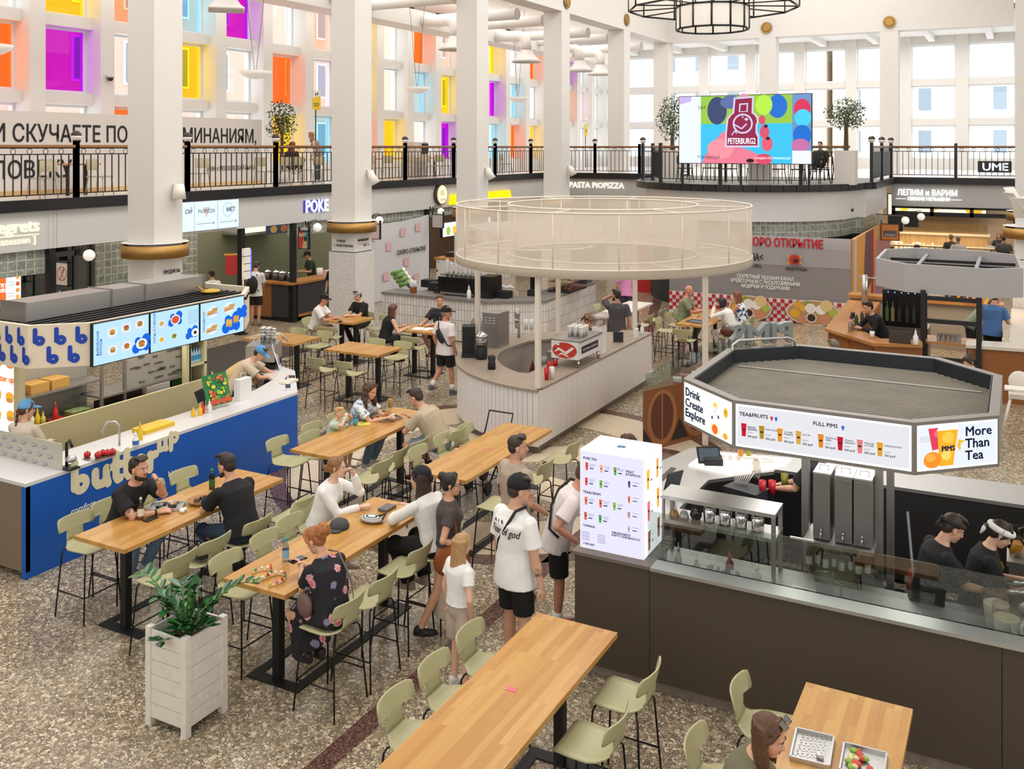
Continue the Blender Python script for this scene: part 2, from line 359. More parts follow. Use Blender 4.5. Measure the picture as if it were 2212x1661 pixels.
mb = MB();P0,PS = 15.83,2.134
for k in range(-7,19):mb.box(-23.15,-22.3,P0 + PS * k,P0 + PS * k + .45,3.8,10.8)
for z0,z1 in ((3.8,4.35),(6.1,6.42),(8.18,8.5),(10.3,10.8)):mb.box(-23.1,-22.6 if z0 < 10 else -22.3,-9,55,z0,z1)
mb.box(-23.1,-22.3,-9,P0 - PS * 7,3.8,10.8)
struct(mb.build('wall_left',M_white))
for k,s_ in pat.items():
    for (z0,z1),g in zip(ROWS,s_):window(Fr((-22.95,P0 + PS * k + .45,z0),(0,1,0)),PS - .45,z1 - z0,g)
mb = MB();BW = 54.4
for k in range(-5,9):mb.box(.33 - 2.72 * k - .57,.33 - 2.72 * k,BW,BW + .55,3.8,10.8)
for z0,z1 in ((3.8,4.35),(6.1,6.42),(8.18,8.5),(10.3,10.8)):mb.box(-23.1,9,BW + .1,BW + .5,z0,z1)
struct(mb.build('wall_back',M_white))
for k in range(-2,9):
    for z0,z1 in ROWS:window(Fr((.33 - 2.72 * k,BW + .35,z0),(1,0,0)),2.15,z1 - z0,'c')
sbox('wall_back_lower',mat('#b9aa98',.7),-23.1,9,54.6,55,0,3.7);sbox('wall_left_lower',mat('#5a564f',.6),-23.1,-22.7,-9,55,0,3.7)
# the houses across the street
def house(name,label,x0,x1,y0,y1,h,c,face,roof='#8a8f94'):
    t = thing(name,label,'building',((x0 + x1) / 2,(y0 + y1) / 2,0))
    MB().box(x0,x1,y0,y1,0,h).build('facade',mat(c,.9),t)
    MB().box(x0 - .3,x1 + .3,y0 - .3,y1 + .3,h,h + .5).build('roof',mat(roof,.8),t)
    fr = Fr((x1,y0,0),(0,1,0)) if face == 'x' else Fr((x0,y0,0),(1,0,0));L_ = (y1 - y0) if face == 'x' else (x1 - x0)
    for r in range(int(h / 3.4)):
        k = 1.2
        while k + 1.2 < L_:
            b = MB();fr.slab(b,k,r * 3.4 + 1,k + 1.15,r * 3.4 + 3,0,.06)
            p = b.build('window_frame',mat('#f2f0ec',.5),t);b = MB();fr.rect(b,k + .1,r * 3.4 + 1.1,k + 1.05,r * 3.4 + 2.9,.07);b.build('pane',mat('#8d979f',.2),p);k += 2.7
    return t
house('apartment_building','pink street house with white framed windows beyond the tinted windows',-44,-36,2,60,17,'#e8b9a4','x')
house('apartment_building','pale yellow house with rows of windows beyond the back windows at right',-14,16,84,92,13.2,'#efe3cd','y')
house('apartment_building','tall cream firewall house beyond the back windows behind the screen',-28,-14.5,78,90,17,'#ecd9bf','y')
# upper floor (gallery): left strip, back strip, rounded stage
M_gal = mat('#d8d2ce',.35)
mb = MB();mb.box(-22.6,-18.2,-9,54.6,3.66,3.8);struct(mb.build('floor_gallery_left',M_gal))
mb = MB();mb.box(-18.2,9,37.7,54.6,3.66,3.8);struct(mb.build('floor_gallery_back',M_gal))
SC,SR = (-8.05,32.2),3.85
arc = [(SC[0] + SR * math.cos(R(a)),SC[1] + SR * 1.0 * math.sin(R(a))) for a in range(180,361,6)]
stage = [(-11.9,37.8),(-11.9,32.3)] + [(p[0] * .93 + SC[0] * .07,p[1]) for p in arc] + [(-4.2,32.3),(-4.2,37.8)]
mb = MB();mb.prism(stage,3.62,3.8);struct(mb.build('floor_stage',mat('#6f6c68',.5)))
def edge(pts,d,z0,z1,name,m):
    """a band following an outline, d metres outwards"""
    b = MB();n = len(pts)
    for p,q in zip(pts,pts[1:]):
        p,q = Vector(p),Vector(q);t = (q - p).normalized();nn = Vector((t.y,-t.x)) * d
        b.prism([p,q,q + nn,p + nn],z0,z1)
    return struct(b.build(name,m))
trim_y = mat('#17171a',.35)
edge([(-18.2,37.75),(-18.2,-9)][::-1],.14,3.62,3.86,'trim_gallery_left',trim_y)
edge([(-18.2,37.7),(-11.9,37.7)],.14,3.62,3.86,'trim_gallery_back',trim_y);edge([(-4.2,37.7),(9,37.7)],.14,3.62,3.86,'trim_gallery_right',trim_y)
edge(stage,.16,3.62,3.83,'trim_stage',trim_y)
def inset(pts,d):return [(p[0] + (SC[0] - p[0]) * d,p[1] + (max(SC[1],p[1]) - p[1]) * d) for p in pts]
st2 = inset(stage,.045)
mb = MB();mb.prism(st2,2.72,3.62,cap=True);struct(mb.build('wall_stage_front',mat('#e6e5e4',.4)))
def glassblock():
    m,nt,b,mp,L = nodes_mat('glass_block',.12)
    sx = nt.nodes.new('ShaderNodeSeparateXYZ');L(mp.outputs[0],sx.inputs[0]);ad = nt.nodes.new('ShaderNodeMath');L(sx.outputs[0],ad.inputs[0]);L(sx.outputs[1],ad.inputs[1])
    cb = nt.nodes.new('ShaderNodeCombineXYZ');L(ad.outputs[0],cb.inputs[0]);L(sx.outputs[2],cb.inputs[1])
    v = nt.nodes.new('ShaderNodeTexBrick');v.offset = 0;v.inputs['Scale'].default_value = 1;v.inputs['Brick Width'].default_value = .2;v.inputs['Row Height'].default_value = .2;v.inputs['Mortar Size'].default_value = .012
    L(cb.outputs[0],v.inputs['Vector']);v.inputs['Color1'].default_value = lin('#a7aca0');v.inputs['Color2'].default_value = lin('#878d82');v.inputs['Mortar'].default_value = lin('#c9cac2')
    n = nt.nodes.new('ShaderNodeTexNoise');n.inputs['Scale'].default_value = 9;n.inputs['Distortion'].default_value = 2;L(mp.outputs[0],n.inputs['Vector'])
    x = nt.nodes.new('ShaderNodeMixRGB');x.blend_type = 'OVERLAY';x.inputs[0].default_value = .75;L(v.outputs['Color'],x.inputs[1]);L(n.outputs['Fac'],x.inputs[2])
    L(x.outputs[0],b.inputs['Base Color']);bp = nt.nodes.new('ShaderNodeBump');bp.inputs['Strength'].default_value = .6;bp.inputs['Distance'].default_value = .03;L(n.outputs['Fac'],bp.inputs['Height']);L(bp.outputs[0],b.inputs['Normal'])
    return m
M_gb = glassblock()
mb = MB();mb.prism(inset(stage,.08),2.2,2.72);struct(mb.build('wall_stage_glass_blocks',M_gb))
mb = MB();mb.prism(inset(stage,.07),2.14,2.2);struct(mb.build('trim_stage_lower',M_black))
mb = MB();mb.prism(inset(stage,.09),0,2.14);struct(mb.build('wall_stage_base',mat('#2a2a2c',.6)))
# sign fascias under the gallery
sbox('wall_fascia_left',M_sign,-18.45,-18.2,-9,37.7,2.8,3.62);sbox('wall_fascia_back_left',mat('#b9b6b2',.45),-18.2,-11.9,37.7,37.95,2.8,3.62);sbox('wall_fascia_back_right',mat('#b5b3b1',.45),-4.2,9,37.7,37.95,2.8,3.62)
mb = MB()
for y in (13.35,22.1): 
    for k in (0,.13,.2):mb.box(-18.2,-18.185,y + k,y + k + .05,2.8,3.62)
mb.build('trim_fascia_ribs',M_sign)['kind'] = 'structure'
# railings
def railing(p,q,label,ball0=True,ball1=False,panel=False,dz=3.8):
    p,q = Vector((p[0],p[1],dz)),Vector((q[0],q[1],dz));d = q - p;L_ = d.length;d.normalize()
    t = thing('balcony_railing',label,'railing',p,0,'black iron railings round the upper gallery')
    fr = Fr(p,d)
    b = MB();fr.slab(b,.055,1.15,L_ - .055,1.2,-.05,.05);b.build('handrail',M_handrail,t)
    b = MB()
    for z in (.15,1.0):fr.slab(b,.055,z - .012,L_ - .055,z + .012,-.012,.012)
    fr.slab(b,.055,1.12,L_ - .055,1.15,-.03,.03);b.build('rail_frame',M_black,t)
    b = MB();n = max(2,round(L_ / .19))
    for i in range(1,n):
        a = L_ * i / n;fr.slab(b,a - .01,.15,a + .01,1.0,-.01,.01)
        if i % 2: 
            c = [fr.pt(a + .058 * math.cos(2 * math.pi * k / 14),1.062 + .058 * math.sin(2 * math.pi * k / 14)) for k in range(15)];b.tube(c,.008,4,0,False)
    if panel:fr.slab(b,.05,.15,L_ - .05,1.0,-.006,.006)
    b.build('baluster_grille',M_black,t)
    for yes,a in ((ball0,0),(ball1,L_)):
        if yes is None:continue
        c = fr.pt(a,0)
        b = MB();b.box(c.x - .05,c.x + .05,c.y - .05,c.y + .05,dz,dz + 1.29);b.box(c.x - .1,c.x + .1,c.y - .1,c.y + .1,dz,dz + .02);po = b.build('post',M_black,t)
        if yes:
            b = MB();prof = [(.115 * math.cos(R(x)),.115 * math.sin(R(x))) for x in range(-90,91,15)]
            b.lathe(prof[:7],(c.x,c.y,dz + 1.4),16,0);b.lathe(prof[6:],(c.x,c.y,dz + 1.4),16,1);b.build('lamp_globe',[mat('#f4f0ea',.3),mat('#2a201c',.1)],po)
    return t
ys = [4.5,7.71,10.87,14.03,17.19,20.37,23.53,26.68,29.79,32.9,36.0,37.6]
nb = ['left of the first pillar over the dark entrance','beside the burger stall end','over the warm letters sign','in front of the wide lettered board','just left of the pillar with the white spotlight','right of the pillar with the white spotlight','in front of the ficus by the tinted windows','behind the second pillar','before the long shared table','left of the third pillar','right of the third pillar','beside the gallery corner']
for i in range(len(ys) - 1):railing((-18.2,ys[i]),(-18.2,ys[i + 1]),'black iron gallery railing ' + nb[i])
railing((-18.2,37.7),(-16.0,37.7),'black iron railing on the back gallery behind the fourth pillar');railing((-16.0,37.7),(-14.0,37.7),'black iron railing above the pasta letters',True,False);railing((-14.0,37.7),(-11.9,37.7),'black iron railing between pasta letters and round stage',False,None)
railing((-11.9,32.4),(-11.9,37.7),'black railing on the left flank of the round stage',True,False)
ap = [(p[0] * .93 + SC[0] * .07,p[1]) for p in arc][1:-1];ap = [inset([p],.08)[0] for p in ap]
for i,(a,b_) in enumerate(((0,7),(7,14),(14,21),(21,28))):railing(ap[a],ap[b_],'black railing round the stage front, ' + ['left end by the first planter','left half under the big screen','right half under the big screen','right end by the round ficus'][i],False,None)
railing((-4.2,32.4),(-4.2,34.9),'black solid railing panel on the right flank of the stage, near half',True,None,True);railing((-4.2,34.9),(-4.2,37.5),'black solid railing panel on the right flank of the stage, far half',True,True,True)
railing((-4.2,37.7),(-2.05,37.7),'black iron railing above the dumpling shop letters',False,False);railing((-2.05,37.7),(1.2,37.7),'black iron railing in front of the dark neon sign at far right',None,False)
# ================================================================ BAR STOOLS AND TABLES
M_seat = mat('#b4af86',.45);M_rod = mat('#161616',.4,.3)
def make_stool():
    t = thing('bar_stool','x','bar stool')
    prof = [(.215,.702,.15),(.205,.712,.19),(.16,.722,.212),(.05,.716,.218),(-.06,.712,.212),(-.12,.716,.185),(-.165,.728,.14),(-.195,.755,.112),(-.212,.79,.1),(-.222,.84,.098),(-.227,.862,.1),(-.229,.868,.215),(-.235,.89,.222),(-.25,.95,.222),(-.26,.99,.212),(-.263,1.0,.18)]
    def grid(rows,name):
        n = 9;vs = [];k = len(rows)
        for dd in (0,1):
            for i,(y,z,hw) in enumerate(rows):
                a,b = rows[max(i - 1,0)],rows[min(i + 1,k - 1)];tx,tz = b[0] - a[0],b[1] - a[1];l = math.hypot(tx,tz) or 1;ny,nz = tz / l * .012 * dd,-tx / l * .012 * dd
                for j in range(n):
                    u = j / (n - 1) * 2 - 1;x = u * hw
                    bk = 1.1 * x * x if z > .8 else 0;up = .35 * x * x if z < .75 else 0
                    vs.append((x,y + bk - ny * 1.0,z + up - abs(nz)))
        fs = [];o = k * n
        for i in range(k - 1):
            for j in range(n - 1):
                q = i * n + j;fs += [(q,q + 1,q + n + 1,q + n),(o + q,o + q + n,o + q + n + 1,o + q + 1)]
        for i in range(k - 1):fs += [(i * n,i * n + n,o + i * n + n,o + i * n),(i * n + n - 1,o + i * n + n - 1,o + i * n + 2 * n - 1,i * n + 2 * n - 1)]
        for j in range(n - 1):fs += [(j,o + j,o + j + 1,j + 1),((k - 1) * n + j,(k - 1) * n + j + 1,o + (k - 1) * n + j + 1,o + (k - 1) * n + j)]
        mb = MB();mb.add(vs,fs,0,True);return mb.build(name,M_seat,t,w=False)
    grid(prof[:8],'seat');grid(prof[7:],'backrest')
    for sx in (-1,1):
        for sy in (-1,1):
            MB().tube([(sx * .09,sy * .13,.698),(sx * .165,sy * .165,.694),(sx * .185,sy * .18,.66),(sx * .235,sy * .225,.003)],.0085,7).build('leg',M_rod,t,w=False)
    z = .27;x,y = .215,.207
    MB().tube([(-x,-y,z),(-x,y,z),(x,y,z),(x,-y,z)],.0075,6).build('footrest',M_rod,t,w=False)
    return t
STOOL = [make_stool(),False]
def stool(p,yaw,label,group):
    o = STOOL[0] if not STOOL[1] else dup(STOOL[0],(0,0,0));STOOL[1] = True
    o.location = (p[0],p[1],0);o.rotation_euler = (0,0,R(yaw));o['label'] = label;o['group'] = group;return o
def table(name,label,x0,x1,y0,y1,group='oak bar tables',h=1.0,leg=.33,mtop=None,rz=0):
    w_,l_ = x1 - x0,y1 - y0;c = ((x0 + x1) / 2,(y0 + y1) / 2,0);t = thing(name,label,'table',c,rz,group)
    b = MB();b.box(-w_ / 2,w_ / 2,-l_ / 2,l_ / 2,h - .042,h);top = b.build('tabletop',mtop or M_top,t,w=False)
    lx = l_ > w_;L_ = max(w_,l_) / 2 - leg;W_ = min(w_,l_) / 2 - .06
    for s_ in (-1,1):
        a,b_ = (0,s_ * L_) if lx else (s_ * L_,0)
        MB().box(a - .04,a + .04,b_ - .04,b_ + .04,.012,h - .05).box(a - .12,a + .12,b_ - .12,b_ + .12,h - .05,h - .042).build('leg',M_blk2,t,w=False)
    b = MB();e = L_ + .04
    for s_ in (-1,1):
        if lx:b.box(-W_,W_,s_ * e - .06,s_ * e + .06,0,.012);b.box(s_ * (W_ - .05) - .05,s_ * (W_ - .05) + .05,-e,e,0,.0115)
        else:b.box(s_ * e - .06,s_ * e + .06,-W_,W_,0,.012);b.box(-e,e,s_ * (W_ - .05) - .05,s_ * (W_ - .05) + .05,0,.0115)
    b.build('base_frame',M_blk2,t,w=False);return t
TA = table('bar_table','long oak bar table between the blue stall and two men in black',-8.5,-7.77,6.53,8.83)
TB = table('bar_table','long oak bar table where a woman in a floral dress holds a phone',-6.46,-5.73,6.53,8.85)
TF = table('bar_table','long empty oak bar table in front with one pink sticker',-3.62,-2.9,4.95,7.3)
TR = table('bar_table','oak bar table with two metal trays at bottom right',-1.4,-.67,4.95,7.28)
TM = table('bar_table','long oak bar table with a family eating at its far end',-8.44,-7.72,9.72,12.05)
TI = table('bar_table','long empty oak bar table between the round white kiosk and the queue',-6.53,-5.8,9.78,12.13)
TQ = table('square_table','small empty oak bar table behind the family',-12.05,-10.77,14.86,15.69,leg=.28)
TL = table('square_table','small empty oak bar table beside the stall coffee machine',-14.25,-12.87,14.93,15.78,leg=.28)
TC = table('square_table','small oak bar table where two people in caps sit by the mosaic pillar',-14.1,-13.22,17.33,18.15,leg=.24)
TG = table('square_table','small oak bar table with sheets of paper before the tiled counter',-12.0,-11.0,17.2,17.95,leg=.26)
TN = table('bar_table','long oak bar table laden with dishes where a bald man eats',-6.83,-6.1,20.68,22.9)
TW = table('bar_table','long pale bar table behind the man covering his face',-8.9,-8.25,20.75,23.2,mtop=mat('#e3ddd4',.25))
G = 'sage plastic bar stools'
for p,yaw,l in [
    ((-7.44,6.74),90,'right side of the men\'s table, nearest the planter'),((-7.44,7.2),90,'right of the men\'s table, dark bag on it'),((-7.4,7.78),90,'under the man in black seen from behind'),((-7.36,8.5),90,'right side of the men\'s table, far end'),
    ((-8.78,6.92),-90,'left side of the men\'s table, near corner'),((-8.84,7.38),-90,'under the tattooed man'),((-8.86,7.98),-90,'behind the men\'s table against the blue wall, nearer one'),((-8.86,8.5),-90,'behind the men\'s table against the blue wall, farther one'),
    ((-5.42,6.78),90,'under the woman in the floral dress'),((-5.42,7.3),90,'directly behind the floral dress woman'),((-5.48,8.0),90,'empty between the floral dress and the black cap woman'),((-5.4,8.46),90,'under the woman in white knit and black cap'),
    ((-6.62,6.93),-90,'tucked at the near left corner of the beads table'),((-6.64,7.5),-90,'tucked left of the beads table, middle'),((-6.7,7.95),-90,'left of the beads table next to the white sweater'),((-6.88,8.4),-90,'under the woman in the white sweater'),
    ((-3.8,5.75),-90,'left of the front table, nearest'),((-3.8,6.27),-90,'left of the front table, middle'),((-3.8,6.82),-90,'left of the front table, beside the blonde girl'),((-2.7,6.93),90,'right of the front table, against the tea counter'),((-2.7,6.27),90,'right of the front table, nearer'),
    ((-1.62,7.05),-90,'at the tray table beside the tea counter'),((-1.72,6.28),-90,'under the woman with sunglasses on her head'),
    ((-7.35,9.98),90,'right of the family table, near end'),((-7.42,10.42),90,'right of the family table, second'),((-7.4,10.88),90,'right of the family table beside the big man'),((-7.2,11.55),90,'under the man in the beige T-shirt'),
    ((-8.72,10.02),-90,'left of the family table by the blue stall corner'),((-8.5,10.42),-90,'left of the family table, under its edge'),((-8.76,10.78),-90,'under the little boy'),((-8.8,11.4),-90,'under the curly haired woman'),
    ((-5.52,11.8),90,'standing free by the pale floor, right of the empty table'),((-5.46,9.95),90,'right of the empty table behind the bun woman'),((-5.5,10.9),90,'right of the empty table behind the standing beige man'),((-6.78,11.75),-90,'left of the empty table, far'),((-6.82,11.2),-90,'left of the empty table, middle'),((-6.82,10.6),-90,'left of the empty table, near'),
    ((-11.72,14.42),0,'at the small empty table, front left'),((-11.08,14.42),0,'at the small empty table, front right'),((-11.1,15.98),180,'at the small empty table, back right'),((-11.75,15.98),180,'at the small empty table, back left'),
    ((-13.2,16.1),180,'at the coffee machine table, back right'),((-13.95,16.1),180,'at the coffee machine table, back left'),((-13.15,14.62),0,'at the coffee machine table, front'),
    ((-14.42,17.45),-80,'under the man in white with black cap'),((-13.55,16.95),20,'in front of the couple in caps'),((-13.3,18.3),150,'at the foot of the mosaic pillar'),((-13.85,18.5),180,'under the person in a grey cap'),
    ((-12.2,17.0),-30,'under the woman in the black top'),((-11.3,16.9),10,'in front of the table with papers'),((-11.5,18.3),180,'under the man in the printed T-shirt'),
    ((-7.2,21.2),-90,'left of the laden table, near'),((-7.2,22.0),-90,'left of the laden table, second'),((-7.22,22.55),-90,'under the bald man'),((-5.75,21.15),90,'right of the laden table with a brown bag'),((-5.78,21.8),90,'under the woman in the white shirt'),((-5.76,22.45),90,'under the woman in the strappy dress'),((-6.5,20.35),0,'at the near end of the laden table'),
    ((-7.62,20.55),-70,'with a small black bag on it'),((-7.95,21.6),90,'right of the pale table, near'),((-7.95,22.4),90,'right of the pale table, far'),((-9.2,22.3),-90,'left of the pale table, near'),((-9.2,22.9),-90,'left of the pale table, far')]:
    stool(p,yaw,'sage plastic bar stool ' + l,G)
# ================================================================ PEOPLE
V = Vector
def ik(a,t,l1,l2,pole):
    d = t - a;L = max(min(d.length,(l1 + l2) * .998),abs(l1 - l2) + .02);u = d.normalized();t = a + u * L
    x = (l1 * l1 - l2 * l2 + L * L) / (2 * L);h = math.sqrt(max(l1 * l1 - x * x,0));p = V(pole);p = p - u * p.dot(u)
    if p.length < 1e-4:p = u.orthogonal()
    return a + u * x + p.normalized() * h,t
def loft(mb,secs,n=16,mi=0):
    """closed tube through elliptical sections (centre, side vector, depth vector)"""
    vs = [c + a * math.cos(2 * math.pi * j / n) + b * math.sin(2 * math.pi * j / n) for c,a,b in secs for j in range(n)];k = len(secs)
    fs = [(i * n + j,i * n + (j + 1) % n,(i + 1) * n + (j + 1) % n,(i + 1) * n + j) for i in range(k - 1) for j in range(n)] + [tuple(range(n - 1,-1,-1)),tuple((k - 1) * n + j for j in range(n))]
    mb.add(vs,fs,mi,True)
def melt(mb,name,m,parent,vox,it=3,label=None):
    o = mb.build(name,m,parent,label,w=False)
    r = o.modifiers.new('r','REMESH');r.mode = 'VOXEL';r.voxel_size = vox;r.use_smooth_shade = True
    if it:s_ = o.modifiers.new('s','SMOOTH');s_.factor = .5;s_.iterations = it
    return o
def hand(mb,w_,d,nrm,s,curl,side):
    """palm, four fingers of unequal length with knuckle bends and a thumb from the side of the palm"""
    d = d.normalized();nrm = (nrm - d * nrm.dot(d)).normalized();a = d.cross(nrm) * side
    rot = Matrix((a,d,nrm)).transposed();mb.ball(w_ + d * .045 * s,(.036 * s,.055 * s,.016 * s),0,10,8,rot)
    for i,ln in enumerate((.062,.072,.066,.05)):
        b = w_ + d * .085 * s + a * (.031 - .0205 * i) * s;dd = d + a * (.14 - .1 * i);pts = [b - dd * .02 * s,b];ang = 0
        for k in range(3):ang += R(curl * (.7 + .12 * i)) * (.5 if k == 0 else 1);pts.append(pts[-1] + (dd.normalized() * math.cos(ang) - nrm * math.sin(ang)) * ln * s * (.45,.32,.26)[k])
        mb.tube(pts,[.0095 * s,.0093 * s,.0088 * s,.0082 * s,.0068 * s],7)
    b = w_ + d * .025 * s + a * .026 * s;c1 = b + (a * .75 + d * .6 - nrm * .3).normalized() * .04 * s;mb.tube([b - a * .01,b,c1,c1 + (d - nrm * .5 * (curl / 40) + a * .15).normalized() * .032 * s],[.013 * s,.0125 * s,.0105 * s,.008 * s],7)
def person(label,loc,yaw,H=1.74,f=False,sit=None,lean=0,up2=None,side=0,head=(0,0,0),LH=None,RH=None,LF=None,RF=None,skin='#d8a689',top=('#e8e6e3','tee'),bot=('#222226','trousers'),shoes='#d8d5d0',hair=('short','#3a2a20'),hat=None,beard=None,vox=.0085,face=True,curl=25,lp=(0,0,0),rp=(0,0,0),kids=None,z0=0.0,bulk=1.0,socks=None,hipx=0,low=True,twist=0):
    s = H / 1.75;t = thing('person',label,'person',(loc[0],loc[1],z0),R(yaw));g = .92 if f else 1.0
    up2 = lean * 1.25 if up2 is None else up2
    hz = (sit + .085 * s) if sit else .93 * s;P_ = V((hipx,0,hz))
    def upv(a,b=0):return V((math.sin(R(b)),math.sin(R(a)) * math.cos(R(b)),math.cos(R(a)) * math.cos(R(b))))
    U,U2 = upv(lean,side),upv(up2,side);ct,st = math.cos(R(twist)),math.sin(R(twist));Rv = V((ct,st,0));Rp = V((1,0,0))
    mid = P_ + U * .24 * s;nb = mid + U2 * .28 * s;Fv = U.cross(Rp) * -1;Fv = -Rp.cross(U) * -1 if False else U.cross(Rp) * -1
    Fv = Rp.cross(U) * -1 if (Rp.cross(U)).y > 0 else Rp.cross(U);Fv = V((0,1,0)) - U * U.y;Fv.normalize();F2 = V((-st,ct,0)) - U2 * U2.dot(V((-st,ct,0)));F2.normalize()
    sh = {-1:nb - U2 * .08 * s - Rv * .19 * s * g,1:nb - U2 * .08 * s + Rv * .19 * s * g}
    hy,hp,hr = [R(q) for q in head]
    HM = Matrix.Rotation(hy,3,'Z') @ Matrix.Rotation(-hp,3,'X') @ Matrix.Rotation(hr,3,'Y')
    nk = (U2 * .6 + HM @ V((0,.05,1)) * .4).normalized();hc = nb + nk * .088 * s + HM @ V((0,.03,.075)) * s
    def hp_(x,y,z):return hc + HM @ V((x,y,z)) * s
    arms = {};l1,l2 = .285 * s,.25 * s
    for q,T,pole in ((-1,LH,lp),(1,RH,rp)):
        T = V(T) if T is not None else sh[q] + V((q * .07,.06,-.5)) * s
        pl = V(pole) if any(pole) else V((q * .5,-.7,-.6));arms[q] = (sh[q],) + ik(sh[q],T,l1,l2,pl)
    legs = {};t1,t2 = .43 * s,.42 * s
    for q,T in ((-1,LF),(1,RF)):
        T = V(T) if T is not None else (V((q * .1,.26,.36)) if sit else V((q * .095,0,.075 * s)))
        hj = P_ + Rp * q * .088 * s;legs[q] = (hj,) + ik(hj,T,t1,t2,V((q * .25,1,.35 if sit else 0)))
    # ---- body: one continuous surface
    b = MB()
    def sec(o_,u,fv,rx,ry,bk=1.0):return (o_,Rp * rx * s * g * bk if u is None else Rv * rx * s * g * bk,fv * ry * s * bk)
    tors = [sec(P_ - U * .07 * s,None,Fv,.1,.08,bulk),sec(P_ - U * .02 * s,None,Fv,.155,.11,bulk),sec(P_ + U * .06 * s,None,Fv,.152,.108,bulk),sec(mid - U * .06 * s,None,Fv,.135,.096,bulk),sec(mid + U2 * .08 * s,1,F2,.16,.11,bulk),sec(mid + U2 * .17 * s,1,F2,.172,.108,bulk),sec(nb - U2 * .065 * s,1,F2,.168,.085),sec(nb - U2 * .02 * s,1,F2,.105,.068),sec(nb + U2 * .03 * s,1,F2,.058,.055)]
    loft(b,tors);b.tube([nb - U2 * .04 * s,nb + nk * .05 * s,hp_(0,-.012,-.04)],[.062 * s * g,.054 * s * g,.052 * s * g],12)
    if f: 
        for q in (-1,1):b.ball(mid + U2 * .12 * s + Rv * q * .07 * s + F2 * .085 * s,.058 * s)
    b.ball(hp_(0,-.012,.03),(.075 * s,.094 * s,.086 * s),0,14,10,HM);b.ball(hp_(0,.024,-.035),(.062 * s,.066 * s,.08 * s),0,12,8,HM);b.ball(hp_(0,.042,-.088),(.038 * s,.042 * s,.032 * s),0,10,8,HM)
    b.tube([hp_(0,.082,.004),hp_(0,.102,-.034),hp_(0,.088,-.042)],[.008 * s,.014 * s,.012 * s],7);b.ball(hp_(0,.076,.018),(.045 * s,.014 * s,.009 * s),0,10,6,HM)
    for q in (-1,1):b.ball(hp_(q * .076,-.006,-.018),(.01 * s,.02 * s,.031 * s),0,8,6,HM)
    for q in (-1,1):
        a,e,w_ = arms[q];d = (w_ - e).normalized()
        b.tube([a - Rv * q * .02,a,a + (e - a) * .35,e,e + (w_ - e) * .25,e + (w_ - e) * .95,w_ + d * .02],[.05 * s * g,.055 * s * g,.05 * s * g,.04 * s * g,.041 * s * g,.027 * s * g,.026 * s * g],10)
        b.ball(e,.041 * s * g);b.ball(a,.056 * s * g);nr = V((0,0,1));nr = V((0,.3,.9)) if abs(d.z) < .75 else V((q * .9,.3,0));hand(b,w_,d,nr,s * g,curl,-q if abs(d.z) < .75 else q)
        if low or True:
            h_,k,an = legs[q];dn = (an - k).normalized()
            b.tube([h_,h_ + (k - h_) * .3,k - (k - h_) * .08,k,k + (an - k) * .28,k + (an - k) * .8,an + dn * .03 * s],[.088 * s * g,.082 * s * g,.057 * s,.054 * s,.055 * s * g,.037 * s,.036 * s],10)
            b.ball(k,.056 * s);b.ball(an + V((0,.06,-.035)) * s,(.04 * s,.115 * s,.03 * s))
    melt(b,'body',mat(skin,.5,noise=.04,nscale=14),t,vox,3)
    # ---- clothes
    tc,tk = top[0],top[1];Mt = top[2] if len(top) > 2 else mat(tc,.85,noise=.05,nscale=7,bump=.35,bscale=16)
    c = MB();loose = .024;hem = -.03 if sit else -.13
    if tk in ('crop',):hem = .05
    k_ = lambda o_,u,fv,rx,ry,bk=1.0:(o_,(Rp if u is None else Rv) * (rx * g * bk + loose) * s,fv * (ry * bk + loose) * s)
    ts = [k_(P_ + U * hem * s,None,Fv,.178,.13,bulk),k_(P_ + U * .05 * s,None,Fv,.16,.114,bulk),k_(mid - U * .06 * s,None,Fv,.148,.106,bulk),k_(mid + U2 * .08 * s,1,F2,.168,.114,bulk),k_(mid + U2 * .17 * s,1,F2,.18,.112,bulk),k_(nb - U2 * .065 * s,1,F2,.172,.086),k_(nb - U2 * .02 * s,1,F2,.1,.064),k_(nb + U2 * .004 * s,1,F2,.06,.052)]
    loft(c,ts)
    if f:
        for q in (-1,1):c.ball(mid + U2 * .12 * s + Rv * q * .07 * s + F2 * .085 * s,.068 * s)
    for q in (-1,1):
        a,e,w_ = arms[q];fr_ = {'tee':.72,'dress':.6,'crop':.5,'long':1,'shirt':1}.get(tk,0)
        if fr_ >= 1:c.tube([a - Rv * q * .03 * s,a,a + (e - a) * .5,e,e + (w_ - e) * .5,w_ - (w_ - e).normalized() * .01],[.06 * s,.066 * s * g,.062 * s,.056 * s,.052 * s,.042 * s],12);c.ball(a,.065 * s * g);c.ball(e,.058 * s)
        elif fr_:c.tube([a - Rv * q * .03 * s,a,a + (e - a) * .45,a + (e - a) * fr_],[.06 * s,.07 * s * g,.076 * s * g,.084 * s * g],12);c.ball(a,.066 * s * g)
        else:c.tube([a - Rv * q * .06 * s,a - Rv * q * .025 * s],[.05 * s,.05 * s],10)
